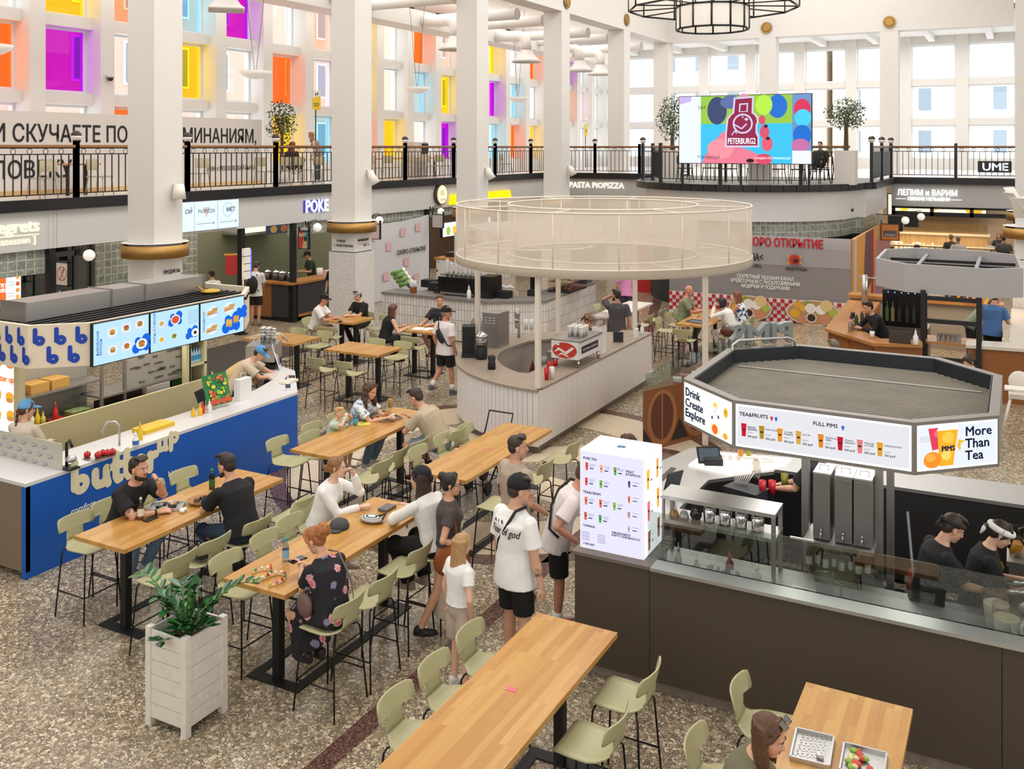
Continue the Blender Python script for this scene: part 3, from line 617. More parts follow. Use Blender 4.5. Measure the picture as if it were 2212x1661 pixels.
    if tk == 'dress':
        if sit:
            ka = (legs[-1][1] + legs[1][1]) / 2;aa = (legs[-1][2] + legs[1][2]) / 2;d1 = (ka - P_).normalized()
            n1 = Rp.cross(d1);c.ball(P_,(.175 * s,.15 * s,.14 * s));loft(c,[(P_ - d1 * .1,Rp * .17 * s,n1 * .12 * s),(P_ + (ka - P_) * .5,Rp * .2 * s,n1 * .13 * s),(ka - d1 * .02,Rp * .2 * s,n1 * .12 * s),(ka + d1 * .06 - V((0,0,.04)),Rp * .19 * s,n1 * .09 * s)])
            loft(c,[(ka + V((0,-.03,.03)),Rp * .19 * s,Fv * .1 * s),(ka + (aa - ka) * .35,Rp * .2 * s,Fv * .11 * s),(ka + (aa - ka) * .85,Rp * .21 * s,Fv * .13 * s)])
        else:loft(c,[(P_ + U * .05 * s,Rp * .17 * s,Fv * .13 * s),(P_ - V((0,0,.2)) * s,Rp * .2 * s,Fv * .17 * s),(P_ - V((0,0,.5)) * s,Rp * .22 * s,Fv * .19 * s)])
    melt(c,{'tee':'tshirt','long':'sweater','shirt':'shirt','tank':'sleeveless_top','crop':'tshirt','dress':'dress'}[tk],Mt,t,max(vox,.01),4)
    if bot and tk != 'dress':
        bc,bk_ = bot[:2];Mb = bot[2] if len(bot) > 2 else mat(bc,.85,noise=.06,nscale=9,bump=.3,bscale=18);c = MB()
        loft(c,[(P_ - U * .1 * s,Rp * .13 * s * g,Fv * .1 * s),(P_ - U * .03 * s,Rp * .168 * s * g * bulk,Fv * .122 * s * bulk),(P_ + U * .04 * s,Rp * .162 * s * g * bulk,Fv * .115 * s * bulk),(P_ + U * .07 * s,Rp * .14 * s * g * bulk,Fv * .1 * s * bulk)])
        if bk_ in ('skirt','midi') and not sit:
            L_ = .42 if bk_ == 'skirt' else .68;loft(c,[(P_ + U * .06 * s,Rp * .155 * s,Fv * .12 * s),(P_ - V((0,0,.12)) * s,Rp * .19 * s,Fv * .15 * s),(P_ - V((0,0,L_)) * s,Rp * .2 * s,Fv * .17 * s)])
        else:
            for q in (-1,1):
                h_,k,an = legs[q]
                if bk_ in ('shorts','wideshorts'):
                    rr = .115 if bk_ == 'wideshorts' else .1;c.tube([h_,h_ + (k - h_) * .5,h_ + (k - h_) * .86],[.08 * s,rr * s,(rr - .004) * s],12)
                else:
                    wd = 1.35 if bk_ == 'wide' else 1;c.tube([h_,h_ + (k - h_) * .5,k,k + (an - k) * .5,k + (an - k) * .93],[.098 * s * g,.092 * s * wd * g,.074 * s * wd,.066 * s * wd,.058 * s * wd],12);c.ball(k,.078 * s * wd)
        melt(c,{'skirt':'skirt','midi':'skirt','shorts':'shorts','wideshorts':'shorts'}.get(bk_,'trousers'),Mb,t,max(vox,.011),3)
    if shoes:
        for q in (-1,1):
            h_,k,an = legs[q];c = MB();a0 = an + V((0,0,-.035)) * s;fd = V((q * .12,1,0)).normalized()
            rotf = Matrix((V((fd.y,-fd.x,0)),fd,V((0,0,1)))).transposed()
            c.ball(a0 + fd * .055 * s,(.045 * s,.135 * s,.035 * s),0,12,8,rotf);c.ball(a0 + V((0,-.01,.03)) * s,(.045 * s,.06 * s,.05 * s));c.ball(a0 + fd * .06 * s + V((0,0,-.022)) * s,(.047 * s,.14 * s,.016 * s),0,12,8,rotf)
            melt(c,'shoe',mat(shoes,.6),t,max(vox,.009),2)
            if socks:MB().tube([an + (k - an) * .04,an + (k - an) * .3],[.047 * s,.049 * s],10).build('sock',mat(socks,.9),t,w=False)
    # ---- face
    if face:
        for q in (-1,1):
            c = MB();c.ball(hp_(q * .03,.0775,-.003),(.0115 * s,.01 * s,.0065 * s),0,8,6,HM);c.ball(hp_(q * .03,.0845,-.003),(.005 * s,.004 * s,.0058 * s),1,8,6,HM);c.build('eye',[mat('#d8cdc5',.3),mat('#33261d',.2)],t,w=False)
            MB().tube([hp_(q * .014,.09,.018),hp_(q * .032,.09,.023),hp_(q * .047,.078,.016)],[.0035 * s,.0042 * s,.002 * s],5).build('eyebrow',mat(hair[1],.8),t,w=False)
        MB().tube([hp_(-.022,.077,-.066),hp_(-.008,.087,-.064),hp_(.008,.087,-.064),hp_(.022,.077,-.066)],[.003 * s,.0065 * s,.0065 * s,.003 * s],6).build('mouth',mat('#b0675c',.5),t,w=False)
    hk,hcol = hair[:2];Mh = mat(hcol,.55,noise=.25,nscale=60,bump=.5,bscale=90)
    rnd = random.Random(hash(label) % 1000 if False else len(label) * 7 + int(abs(loc[0]) * 100))
    if hk != 'bald':
        c = MB();c.ball(hp_(0,-.024,.046),(.081 * s,.095 * s,.08 * s),0,16,10,HM);c.ball(hp_(0,-.055,-.0),(.076 * s,.06 * s,.075 * s),0,12,8,HM)
        if hk in ('short','quiff'):
            for i in range(16):a = rnd.uniform(-1,1);c.tube([hp_(a * .05,.0,.115),hp_(a * .062,.055,.112),hp_(a * .06,.082,.085 + rnd.uniform(0,.012))],[.018 * s,.016 * s,.008 * s],6)
        else:
            for i in range(12):a = -1 + 2 * i / 11;c.tube([hp_(a * .02,.02,.122),hp_(a * .066,.05,.085),hp_(a * .084,.03,.02),hp_(a * .08,-.01,-.03)],[.014 * s,.017 * s,.015 * s,.01 * s],6)
        if hk in ('long','verylong','curly','bob'):
            Ln = {'long':.3,'verylong':.66,'curly':.34,'bob':.2}[hk];n = 20
            for i in range(n):
                a = math.pi * (1.0 + i / (n - 1)) ;x,y = math.cos(a) * .078,math.sin(a) * .085 - .015;wv = .022 if hk == 'curly' else .004;pts = []
                for j in range(8):
                    u = j / 7;base = hp_(x * (1 + .1 * u),y - .01,.06) + V((0,0,-1)) * Ln * u * s + (HM @ V((x,y,0))) * .25 * u + V((rnd.uniform(-wv,wv),rnd.uniform(-wv,wv) - (.02 * u if lean < 12 else -.02 * u),0))
                    pts.append(base)
                c.tube(pts,[.02 * s,.022 * s] + [(.023 if hk == 'curly' else .02) * s] * 4 + [.015 * s,.006 * s],6)
        if hk == 'curly':
            for i in range(46):a = rnd.uniform(math.pi * .95,math.pi * 2.05);z = rnd.uniform(-.17,.1);c.ball(hp_(math.cos(a) * .085,math.sin(a) * .088 - .02,z),rnd.uniform(.018,.03) * s,0,7,5)
        if hk == 'bun':c.ball(hp_(0,-.1,.085),.05 * s)
        if hk == 'lowbun':c.ball(hp_(0,-.125,-.02),.042 * s);c.ball(hp_(.02,-.13,.0),.03 * s)
        if hk == 'puff':
            c.ball(hp_(0,-.12,.055),.072 * s)
            for i in range(30):v = V((rnd.gauss(0,1),rnd.gauss(0,1),rnd.gauss(0,1))).normalized();c.ball(hp_(0,-.125,.055) + v * .06 * s,.024 * s,0,7,5)
        if hk == 'braid':
            for i in range(11):c.ball(hp_((.012 if i % 2 else -.012),-.11 - .004 * i,-.02) - V((0,0,.036 * i * s)),(.026 - .001 * i) * s,0,8,6)
        if hk == 'pony':c.tube([hp_(0,-.1,.06),hp_(0,-.15,.05),hp_(0,-.16,-.05),hp_(0,-.14,-.18)],[.02 * s,.032 * s,.03 * s,.01 * s],8)
        melt(c,'hair',Mh,t,max(vox,.008),1)
    if beard:
        c = MB()
        for i in range(15):a = R(-100 + 200 * i / 14);c.ball(hp_(math.sin(a) * .058,.018 + math.cos(a) * .052,-.082 - .02 * math.cos(a)),(.018 * s,.016 * s,(.028 if i in (0,14) else .024) * s * beard[1]),0,7,5)
        c.tube([hp_(-.026,.08,-.054),hp_(0,.094,-.05),hp_(.026,.08,-.054)],[.006 * s,.007 * s,.006 * s],6);melt(c,'beard',mat(beard[0],.8),t,.008,1)
    if hat:
        c = MB();Mc = mat(hat[1],.8,bump=.2,bscale=60)
        if hat[0] in ('cap','capback'):
            q = 1 if hat[0] == 'cap' else -1
            prof = [(.094 * math.cos(R(x)),.092 * math.sin(R(x))) for x in range(0,91,15)];k = len(c.v);c.lathe([(.094,-.03)] + prof,(0,0,0),20)
            for i in range(k,len(c.v)):x,y,z = c.v[i];c.v[i] = tuple(hp_(x * .93,y * 1.12 - .014,z + .055))
            n = 14;pts = []
            for dz in (0,.007):
                for i in range(n):a = math.pi * i / (n - 1);pts.append(hp_(.078 * math.cos(a),q * (.055 + .13 * math.sin(a)),.035 - .02 * math.sin(a) + dz))
            c.add(pts,[tuple(range(n)),tuple(range(2 * n - 1,n - 1,-1))] + [(i,i + n,(i + 1) % n + n,(i + 1) % n) for i in range(n)],0,False);c.ball(hp_(0,-.014,.148),.008 * s);c.build('cap',Mc,t,w=False)
        elif hat[0] == 'band':
            c.tube([hp_(.087 * math.cos(2 * math.pi * i / 20),.1 * math.sin(2 * math.pi * i / 20) - .02,.045 + .012 * math.sin(2 * math.pi * i / 20)) for i in range(21)],(hat[2] if len(hat) > 2 else .018) * s,8);c.ball(hp_(0,-.122,.03),.025 * s);c.tube([hp_(0,-.122,.03),hp_(.03,-.15,-.03),hp_(.03,-.15,-.09)],[.015,.02,.008],6);c.build('headband',Mc,t,w=False)
        elif hat[0] == 'scarf':c.ball(hp_(0,-.03,.048),(.091 * s,.106 * s,.093 * s),0,16,10,HM);c.ball(hp_(0,-.12,.0),(.04 * s,.035 * s,.05 * s));c.build('beret',Mc,t,w=False)
    t['_'] = 0;del t['_']
    return t,dict(hp=hp_,s=s,nb=nb,mid=mid,U2=U2,F2=F2,Rv=Rv,arms=arms,legs=legs,P=P_,HM=HM)
# ================================================================ THE CROWD
def floral():
    m,nt,b,mp,L = nodes_mat('floral_cloth',.8);v = nt.nodes.new('ShaderNodeTexVoronoi');v.inputs['Scale'].default_value = 8;L(mp.outputs[0],v.inputs['Vector'])
    sp = nt.nodes.new('ShaderNodeSeparateColor');L(v.outputs['Color'],sp.inputs[0]);n = nt.nodes.new('ShaderNodeTexNoise');n.inputs['Scale'].default_value = 45;L(mp.outputs[0],n.inputs['Vector'])
    ad = nt.nodes.new('ShaderNodeMath');ad.operation = 'MULTIPLY_ADD';L(n.outputs['Fac'],ad.inputs[0]);ad.inputs[1].default_value = .3;L(v.outputs['Distance'],ad.inputs[2])
    r = ramp(nt,[(0,'#e88a97'),(.3,'#d8637a'),(.42,'#f0b9b4'),(.5,'#3a2f44'),(.54,'#16151b')]);L(ad.outputs[0],r.inputs[0])
    r2 = ramp(nt,[(0,'#6a5a7c'),(.36,'#8f86a8'),(.44,'#16151b')]);L(ad.outputs[0],r2.inputs[0]);g = nt.nodes.new('ShaderNodeMath');g.operation = 'GREATER_THAN';L(sp.outputs[0],g.inputs[0]);g.inputs[1].default_value = .62
    x = nt.nodes.new('ShaderNodeMixRGB');L(g.outputs[0],x.inputs[0]);L(r.outputs[0],x.inputs[1]);L(r2.outputs[0],x.inputs[2]);L(x.outputs[0],b.inputs['Base Color']);return m
def spotted(a,c,sc,th=.45):
    m,nt,b,mp,L = nodes_mat('printed_cloth',.85);n = nt.nodes.new('ShaderNodeTexNoise');n.inputs['Scale'].default_value = sc;L(mp.outputs[0],n.inputs['Vector'])
    r = ramp(nt,[(th,a),(th + .06,c)]);L(n.outputs['Fac'],r.inputs[0]);L(r.outputs[0],b.inputs['Base Color']);return m
def striped(a,c,sc):
    m,nt,b,mp,L = nodes_mat('striped_cloth',.85);n = nt.nodes.new('ShaderNodeTexWave');n.bands_direction = 'Z';n.inputs['Scale'].default_value = sc;L(mp.outputs[0],n.inputs['Vector'])
    r = ramp(nt,[(.4,a),(.6,c)]);L(n.outputs['Fac'],r.inputs[0]);L(r.outputs[0],b.inputs['Base Color']);return m
BS = .72
def worn(name,label,cat,t):return thing(name,label,cat,t.location,t.rotation_euler.z)
def sling(t,i,label,c='#17181c',sgn=1,bag=True):
    """a strap over one shoulder across the back, with a flat pouch"""
    s = i['s'];o = worn('sling_bag',label,'bag',t);a = i['nb'] + i['Rv'] * sgn * .1 * s - i['U2'] * .0;P0_ = i['P']
    bk = lambda p,q:p - i['F2'] * q
    pts = [a + i['F2'] * .05 + i['U2'] * .03,bk(a + i['U2'] * .02,.085),bk(i['mid'] + i['U2'] * .17 + i['Rv'] * sgn * .04,.148),bk(i['mid'] + i['U2'] * .02 - i['Rv'] * sgn * .07,.146),bk(P0_ + V((0,0,.08)) - i['Rv'] * sgn * .16,.09),P0_ + V((0,.02,.05)) - i['Rv'] * sgn * .2]
    MB().tube(pts,.014,6).build('strap',mat(c,.7),o,w=False)
    if bag:
        b = MB();ce = bk(i['mid'] - i['Rv'] * sgn * .02,.16);fr = Fr(ce,i['Rv'] * .8 - i['U2'] * .6 * sgn if True else i['Rv'],i['U2'] * .8 + i['Rv'] * .6 * sgn)
        b.ball(ce,(.085,.035,.16),0,14,10,Matrix((fr.r,fr.u.cross(fr.r),fr.u)).transposed());melt(b,'pouch',mat(c,.7),o,.012,2)
    return o
TE = 1.035
# --- men's table
t,i = person('bearded man in black polo covering his mouth, tattooed arm on the table',(-8.74,7.3),-90,1.82,sit=BS,lean=24,up2=26,head=(6,-2,0),RH=(-.02,.56,TE),LH=(-.02,.56,1.36),lp=(-.5,.5,-1),rp=(.9,-.3,-.3),top=('#17171a','tee'),bot=('#6d86a3','trousers'),hair=('short','#2a1d15'),beard=('#2c1d15',1),skin='#d19a7c',curl=38,vox=.007)
b = MB();a,e,w_ = i['arms'][1];b.tube([a + (e - a) * .66,e - (e - a) * .04,e + (w_ - e) * .2],[.052,.0455,.0445],12).build('tattoo',spotted('#4c4a4e','#c7957a',26,.42),t,w=False)
MB().tube([w_ - (w_ - e) * .06,w_ - (w_ - e) * .14],[.033,.034],12).build('wristwatch',mat('#141416',.3),t,w=False)
gl = worn('sunglasses','dark sunglasses hooked on the collar of the tattooed man','sunglasses',t);c0 = i['mid'] + i['U2'] * .12 + i['F2'] * .15
b = MB(); 
for q in (-1,1):b.ball(c0 + V((q * .028,.0,0)),(.024,.006,.02),0,10,6)
b.build('lens',mat('#101014',.1),gl,w=False);MB().tube([c0 + V((.05,0,.01)),c0 + V((.04,-.02,.1))],.003,5).build('frame',mat('#1a1a1c',.3),gl,w=False)
person('man in black T-shirt and dark jeans seen from behind, leaning on the table',(-7.4,7.78),84,1.84,sit=BS,lean=18,up2=24,head=(8,12,0),LH=(.0,.5,TE),RH=(.16,.52,TE + .02),lp=(-1,-.2,-.3),top=('#141417','tee'),bot=('#27364c','trousers'),shoes='#141416',hair=('short','#2b211c'),beard=('#2c211b',1),skin='#cf9b80',vox=.007,bulk=1.06,LF=(-.12,.34,.36))
# --- beads table
t,i = person('woman in a black dress with pink roses looking at her phone',(-5.4,6.78),78,1.68,f=True,sit=BS,lean=10,up2=20,head=(14,26,0),LH=(-.02,.42,1.1),RH=(.02,.44,1.12),top=('#16151b','dress',floral()),shoes='#1d1a1a',hair=('puff','#a5673a'),skin='#d3a284',vox=.007,bulk=1.08,curl=45,LF=(-.05,.3,.36),RF=(.07,.26,.36))
o = worn('shoulder_bag','small mauve shoulder bag on the floral dress woman','bag',t);MB().tube([i['nb'] + i['Rv'] * .09 + V((0,.03,.02)),i['nb'] + i['Rv'] * .1 - i['F2'] * .1,i['mid'] + i['Rv'] * .14 - i['F2'] * .14,i['P'] + V((.16,-.1,.08)),i['P'] + V((-.1,.1,.14))],.008,6).build('strap',mat('#7a6462',.5),o,w=False)
b = MB();b.ball(i['P'] + V((-.18,.16,.1)),(.05,.1,.11));b.build('pouch',mat('#6e5552',.5),o,w=False)
ph = worn('smartphone','black smartphone held by the woman in the floral dress','phone',t);MB().cbox((.0,.5,1.15),(.16,.085,.012)).build('case',mat('#15151b',.25),ph,w=False);MB().cbox((.0,.5,1.157),(.15,.078,.003)).build('screen',mat('#232538',.1),ph,w=False)
person('young woman in a white sweater resting chin on her hand',(-6.84,8.36),-78,1.7,f=True,sit=BS,lean=18,up2=20,head=(10,0,0),RH=(.02,.5,TE),LH=(-.1,.36,1.34),lp=(-.4,.4,-1),top=('#eceae8','long'),bot=('#d8d2c4','trousers'),shoes='#dcd8d2',hair=('lowbun','#8d6440'),skin='#e2b69b',curl=60,vox=.007)
person('woman in white knit top and black headscarf sitting with black trousers',(-5.38,8.46),82,1.76,f=True,sit=BS,lean=14,up2=22,head=(20,4,0),LH=(-.08,.5,TE),RH=(.16,.52,TE + .02),lp=(-1,0,-.2),top=('#e6e3e0','long'),bot=('#141416','wide'),shoes='#b5aca0',hair=('long','#3a2920'),hat=('scarf','#17171a'),skin='#d9a98e',vox=.007,bulk=1.05,LF=(-.08,.3,.36),RF=(.1,.24,.36))
# --- the queue
t,i = person('woman with a dark bun in brown T-shirt and long beige skirt walking',(-5.13,8.3),-52,1.66,f=True,head=(-12,0,0),RH=(.2,.12,.98),LH=(-.24,.05,.85),LF=(-.1,.18,.075),RF=(.1,-.3,.13),top=('#4d4442','crop'),bot=('#c3b6a6','midi'),shoes='#151415',hair=('bun','#221a17'),skin='#d4a183',vox=.0075)
o = worn('tote_bag','brown suede tote bag on the shoulder of the bun woman','bag',t);b = MB();b.ball((.27,.0,.86),(.075,.19,.16));melt(b,'pouch',mat('#8a4a1f',.9,noise=.12),o,.014,3)
for dy in (-.07,.07):MB().tube([(.26,dy,.98),(.21,dy * .6,1.2),(.15,dy * .3,1.36),(.12,-dy * .3,1.34)],.012,6).build('strap',mat('#7c4522',.9),o,w=False)
b = MB();hp_ = i['hp']
for q in (-1,1):b.tube([hp_(q * .033 + .026 * math.cos(2 * math.pi * k / 14),.094,-.004 + .024 * math.sin(2 * math.pi * k / 14)) for k in range(15)],.002,4)
b.tube([hp_(.055,.09,0),hp_(.078,0,.005)],.002,4).build('glasses',mat('#6a5a44',.3,1),t,w=False)
person('girl with long blonde hair in white T-shirt and loose beige shorts',(-4.52,7.5),-28,1.44,f=True,head=(0,4,0),RH=(.17,.02,.72),LH=(-.2,.0,.7),rp=(1,-.6,0),top=('#efedea','crop'),bot=('#b9a79a','wideshorts'),hair=('verylong','#b08a5e'),skin='#e0b297',vox=.0075)
t,i = person('tall man in black cap and white T-shirt with script on the back',(-4.2,7.98),-22,1.88,head=(-28,6,0),RH=(.31,.06,.88),LH=(-.3,.05,.88),top=('#f1f0ee','tee'),bot=('#121214','shorts'),hair=('short','#3a2d25'),hat=('cap','#151517'),skin='#d8a78b',vox=.0075,bulk=1.12,shoes='#e8e6e3')
fr = Fr(i['mid'] + i['U2'] * .1 - i['F2'] * .165,(1,0,0),i['U2']);text('A  I  R',fr,-.1,.1,.05,M_txt,t,'shirt_print',w=False,bend=1.2,bold=-.005);text('Fear of god',fr,-.15,.0,.1,M_txt,t,'shirt_script',width=.36,shear=.35,w=False,bend=1.2)
sling(t,i,'black strap across the back of the man in the script T-shirt',sgn=1,bag=False)
MB().tube([i['arms'][1][1] + (i['arms'][1][2] - i['arms'][1][1]) * f_ for f_ in (.2,.6)],[.0445,.038],10).build('tattoo',spotted('#5a5658','#d2a285',24,.36),t,w=False)
person('man with brown hair in beige T-shirt seen from behind in the queue',(-4.88,9.28),-28,1.82,head=(-38,0,0),RH=(.28,.2,1.0),LH=(-.27,.06,.88),top=('#b8a593','tee'),bot=('#3f4a5c','trousers'),shoes='#8a2a2a',hair=('short','#3a2b22'),skin='#d3a085',vox=.0075)
t,i = person('man with black crossbody strap and black shorts hidden behind the lit menu box',(-4.22,8.95),-66,1.8,lean=14,up2=30,head=(-6,20,0),RH=(.27,.2,1.0),LH=(-.25,.04,.84),top=('#e3d9d6','tee'),bot=('#131315','shorts'),socks='#e9e6e2',shoes='#cfc8bf',hair=('short','#4a3a2d'),skin='#c98f76',vox=.0085)
sling(t,i,'black crossbody strap on the man behind the lit menu box',sgn=-1,bag=False)
t,i = person('woman with brown hair and glasses behind the lit menu box',(-4.06,10.6),150,1.6,f=True,top=('#4a3f3a','tee'),hair=('long','#4f3526'),skin='#d9aa8f')
# --- bottom right table
t,i = person('woman in olive T-shirt with sunglasses on her head at the tray table',(-1.58,5.78),-82,1.72,f=True,sit=BS,lean=16,up2=22,head=(-10,18,0),RH=(.1,.5,TE),LH=(-.12,.46,TE),top=('#6f6b52','tee'),bot=('#3a3c42','trousers'),hair=('long','#5a3d28'),skin='#d5a286',vox=.006)
o = worn('sunglasses','square gold rimmed sunglasses pushed up on brown hair','sunglasses',t);hp_ = i['hp'];b = MB();b2 = MB()
for q in (-1,1):
    c = [hp_(q * .036 + x * .029,.062 - z * .026,.128 + z * .012) for x,z in ((-1,-1),(1,-.8),(1,1),(-1,.8))];b.add(c,[(0,1,2,3)]);b2.tube(c + [c[0]],.0022,5)
    b2.tube([c[1] if q > 0 else c[0],hp_(q * .084,-.0,.03)],.002,5)
b2.tube([hp_(-.01,.064,.13),hp_(.01,.064,.13)],.0022,5)
b.build('lens',mat('#17171c',.08),o,w=False);b2.build('rim',mat('#b8975a',.25,1),o,w=False)
person('dark brown head at the bottom edge beside the tray table',(-1.82,5.1),-80,1.62,f=True,sit=BS,lean=20,head=(0,20,0),RH=(.1,.46,TE),LH=(-.1,.46,TE),top=('#5a4a40','tee'),hair=('long','#452a1e'),face=False)
# --- family
person('little blond boy in a pale green T-shirt eating',(-8.62,10.78),-75,1.14,sit=BS,lean=14,head=(-8,6,0),LH=(-.06,.24,1.16),RH=(.05,.25,1.17),lp=(-.8,0,-.5),rp=(.8,0,-.5),LF=(-.07,.25,.45),RF=(.07,.25,.45),top=('#b9cbb8','tee'),bot=('#54606a','shorts'),hair=('short','#c09a62'),skin='#e3b396',curl=60)
person('curly haired woman in a blue and white blouse eating',(-8.66,11.36),-85,1.72,f=True,sit=BS,lean=22,up2=28,head=(-12,16,0),LH=(-.0,.62,TE + .03),RH=(.06,.6,TE + .02),top=('#cfd8df','tee',spotted('#7d93ab','#e9ecee',22,.44)),bot=('#6a7f92','trousers'),hair=('curly','#4f3323'),skin='#d9a78b',curl=50)
t,i = person('broad man in a beige T-shirt bent over his food, seen from behind',(-7.18,11.4),96,1.84,sit=BS,lean=26,up2=36,head=(0,24,0),LH=(.02,.46,TE),RH=(.12,.54,TE + .04),lp=(-1,-.1,-.2),top=('#b9a78f','tee'),bot=('#7f8da0','shorts'),socks='#27252a',shoes='#5a2b33',hair=('short','#3a2c24'),skin='#cf9a80',bulk=1.2,LF=(-.12,.3,.36),RF=(.14,.2,.36))
MB().cbox(i['nb'] - i['U2'] * .1 - i['F2'] * .13,(.05,.006,.012)).build('shirt_tab',M_txt,t,w=False)
# --- back left tables
person('man in white T-shirt, black cap and khaki shorts at the small table',(-14.4,17.42),-75,1.76,sit=BS,lean=18,up2=22,head=(-5,8,0),LH=(.0,.56,TE),RH=(.06,.54,TE),top=('#e9e6e4','tee'),bot=('#a58d6d','shorts'),hair=('short','#3a2a22'),hat=('cap','#161618'),skin='#c98f72',shoes='#3a3a3c')
person('person in black with a grey cap and blue goggles on it, hands clasped',(-13.78,18.45),172,1.72,sit=BS,lean=12,head=(-8,10,0),LH=(-.05,.5,TE),RH=(.05,.5,TE),top=('#161618','tee'),bot=('#1d1d20','trousers'),hair=('short','#4a382a'),hat=('cap','#a8a7a6'),skin='#d8aa8c')
person('woman with long brown hair in a sleeveless black top, back turned',(-12.15,17.02),-28,1.68,f=True,sit=BS,lean=16,head=(-10,8,0),LH=(-.06,.5,TE),RH=(.24,.4,TE),top=('#141416','tank'),bot=('#18181b','wide'),hair=('long','#5b3f2d'),skin='#d9aa90',face=False,shoes='#141416')
t,i = person('man in a dark printed T-shirt and shorts looking aside at the paper table',(-11.52,18.35),178,1.82,sit=BS,lean=8,head=(40,0,0),LH=(-.05,.48,TE),RH=(.2,.5,TE),top=('#26272b','tee'),bot=('#2d2d30','shorts'),hair=('quiff','#5d3b24'),socks='#e6e3df',shoes='#1b2a48',skin='#d19a7c',bulk=1.06)
b = MB();fr = Fr(i['mid'] + i['U2'] * .05 + i['F2'] * .142,(-1,0,0),i['U2']);fr.disc(b,.05,.05,.035,d=.0,mi=0);fr.poly(b,[(-.1,-.08),(-.02,-.08),(.0,0),(-.04,.06),(-.09,.05),(-.06,0)],0,1);fr.rect(b,-.1,-.11,.1,-.085,0,1);b.build('shirt_print',[mat('#b8945a',.8),mat('#6d7a4c',.8)],t,w=False)
t,i = person('man in white T-shirt, black shorts and cap walking away with a navy sling bag',(-10.17,16.32),-16,1.78,head=(-42,0,0),LH=(-.24,.04,.88),RH=(.22,.08,.9),LF=(-.1,-.28,.2),RF=(.1,.1,.075),top=('#e8dfdd','tee'),bot=('#131315','shorts'),hair=('short','#8a7a6c'),hat=('cap','#1b1b1d'),skin='#c78a6f',socks='#e8e5e2',shoes='#5b6470')
sling(t,i,'navy sling bag on the back of the walking man','#1c1f2a',sgn=-1)
# --- burger stall staff
person('stall worker in blue cap and navy apron bending over the till',(-11.75,12.15),-62,1.74,lean=30,up2=42,head=(0,30,0),LH=(-.1,.72,1.05),RH=(.1,.7,1.08),top=('#d6c3ae','tee'),bot=('#2a3350','trousers'),hair=('short','#2d2019'),hat=('cap','#5b9bd0'),skin='#d8a487',hipx=0)
person('second stall worker bent double in a yellow lit shirt behind the first',(-12.15,12.35),-50,1.72,lean=48,up2=70,head=(0,30,0),LH=(-.1,.7,1.0),RH=(.1,.7,1.0),top=('#e0c48c','tee'),bot=('#2a3350','trousers'),hair=('short','#2d2019'),hat=('cap','#5b9bd0'),skin='#d8a487')
t,i = person('stall worker with a long braid, blue cap and cream sweatshirt, back turned',(-11.42,8.02),14,1.68,f=True,head=(-38,4,0),LH=(-.12,.34,1.05),RH=(.14,.34,1.05),top=('#e2d4c3','long'),bot=('#26355e','trousers'),hair=('braid','#5a3320'),hat=('cap','#6fb0e2'),skin='#d9a78b')
# --- far left
t,i = person('man with a black backpack, white T-shirt and black shorts at the poke bar',(-18.78,20.2),18,1.8,head=(10,30,0),RH=(.1,.3,1.0),LH=(-.1,.3,1.05),top=('#e4e0dc','tee'),bot=('#161618','shorts'),hair=('short','#3c2a20'),skin='#cf9b7f',shoes='#8a7a66',vox=.011)
o = worn('backpack','black backpack worn by the man at the poke bar','backpack',t);b = MB();b.ball((0,-.22,1.16),(.17,.12,.26));melt(b,'pack',mat('#1d1c1c',.7),o,.015,2)
for q in (-1,1):MB().tube([(q * .09,-.12,1.4),(q * .11,.02,1.48),(q * .13,.13,1.3),(q * .14,.06,1.05),(q * .13,-.12,.98)],.018,6).build('strap',mat('#1d1c1c',.7),o,w=False)
person('poke worker in dark green uniform and black cap behind the counter',(-19.6,23.6),150,1.74,lean=8,head=(0,20,0),LH=(-.1,.35,1.1),RH=(.1,.35,1.1),top=('#2b3a31','tee'),hair=('short','#20180f'),hat=('cap','#17181a'),skin='#d0a07f',vox=.011)
person('man in black T-shirt standing half behind the mosaic pillar',(-17.1,21.6),-170,1.78,head=(0,10,0),top=('#17171a','tee'),bot=('#5d6c80','trousers'),hair=('short','#5a4030'),skin='#cf9b80',vox=.011)
person('woman with tied dark hair in a pale blouse near the hose cabinet',(-19.3,19.1),60,1.64,f=True,top=('#e6e0d6','tee'),hair=('bun','#3a2218'),skin='#d3a184',vox=.011)
# --- round kiosk and beyond
person('barista with a black headband behind the espresso machine',(-7.62,17.5),-120,1.66,f=True,head=(20,24,0),LH=(-.15,.3,1.0),RH=(.1,.3,1.0),top=('#5a4038','tee'),hair=('bun','#8a5f3c'),hat=('band','#1b1b1d',.014),skin='#d6a283',vox=.01)
person('bearded man in a charcoal T-shirt pressing a hand to his face',(-7.88,19.82),28,1.82,head=(42,0,0),LH=(-.06,.17,1.66),lp=(-1,.3,-.6),RH=(.24,.05,.9),top=('#4e4a4c','tee'),bot=('#3a3a40','trousers'),hair=('short','#2a201b'),beard=('#2a1f1a',1.25),skin='#c98f74',vox=.01,curl=40)
person('person in a pink T-shirt and dark shorts in the far aisle',(-9.72,25.1),10,1.74,lean=12,top=('#d68ab8','tee'),bot=('#3a3d48','shorts'),hair=('short','#3a2a22'),skin='#cf9b80',vox=.012)
t,i = person('bald man in a sage T-shirt eating at the laden table',(-7.2,22.35),-84,1.82,sit=BS,lean=10,head=(0,6,0),LH=(-.05,.5,TE),RH=(.1,.5,TE + .03),top=('#80866a','tee'),bot=('#6d6f5c','trousers'),hair=('bald','#6a5a4c'),beard=('#8a7f78',.9),skin='#c98d70',vox=.01,bulk=1.12)
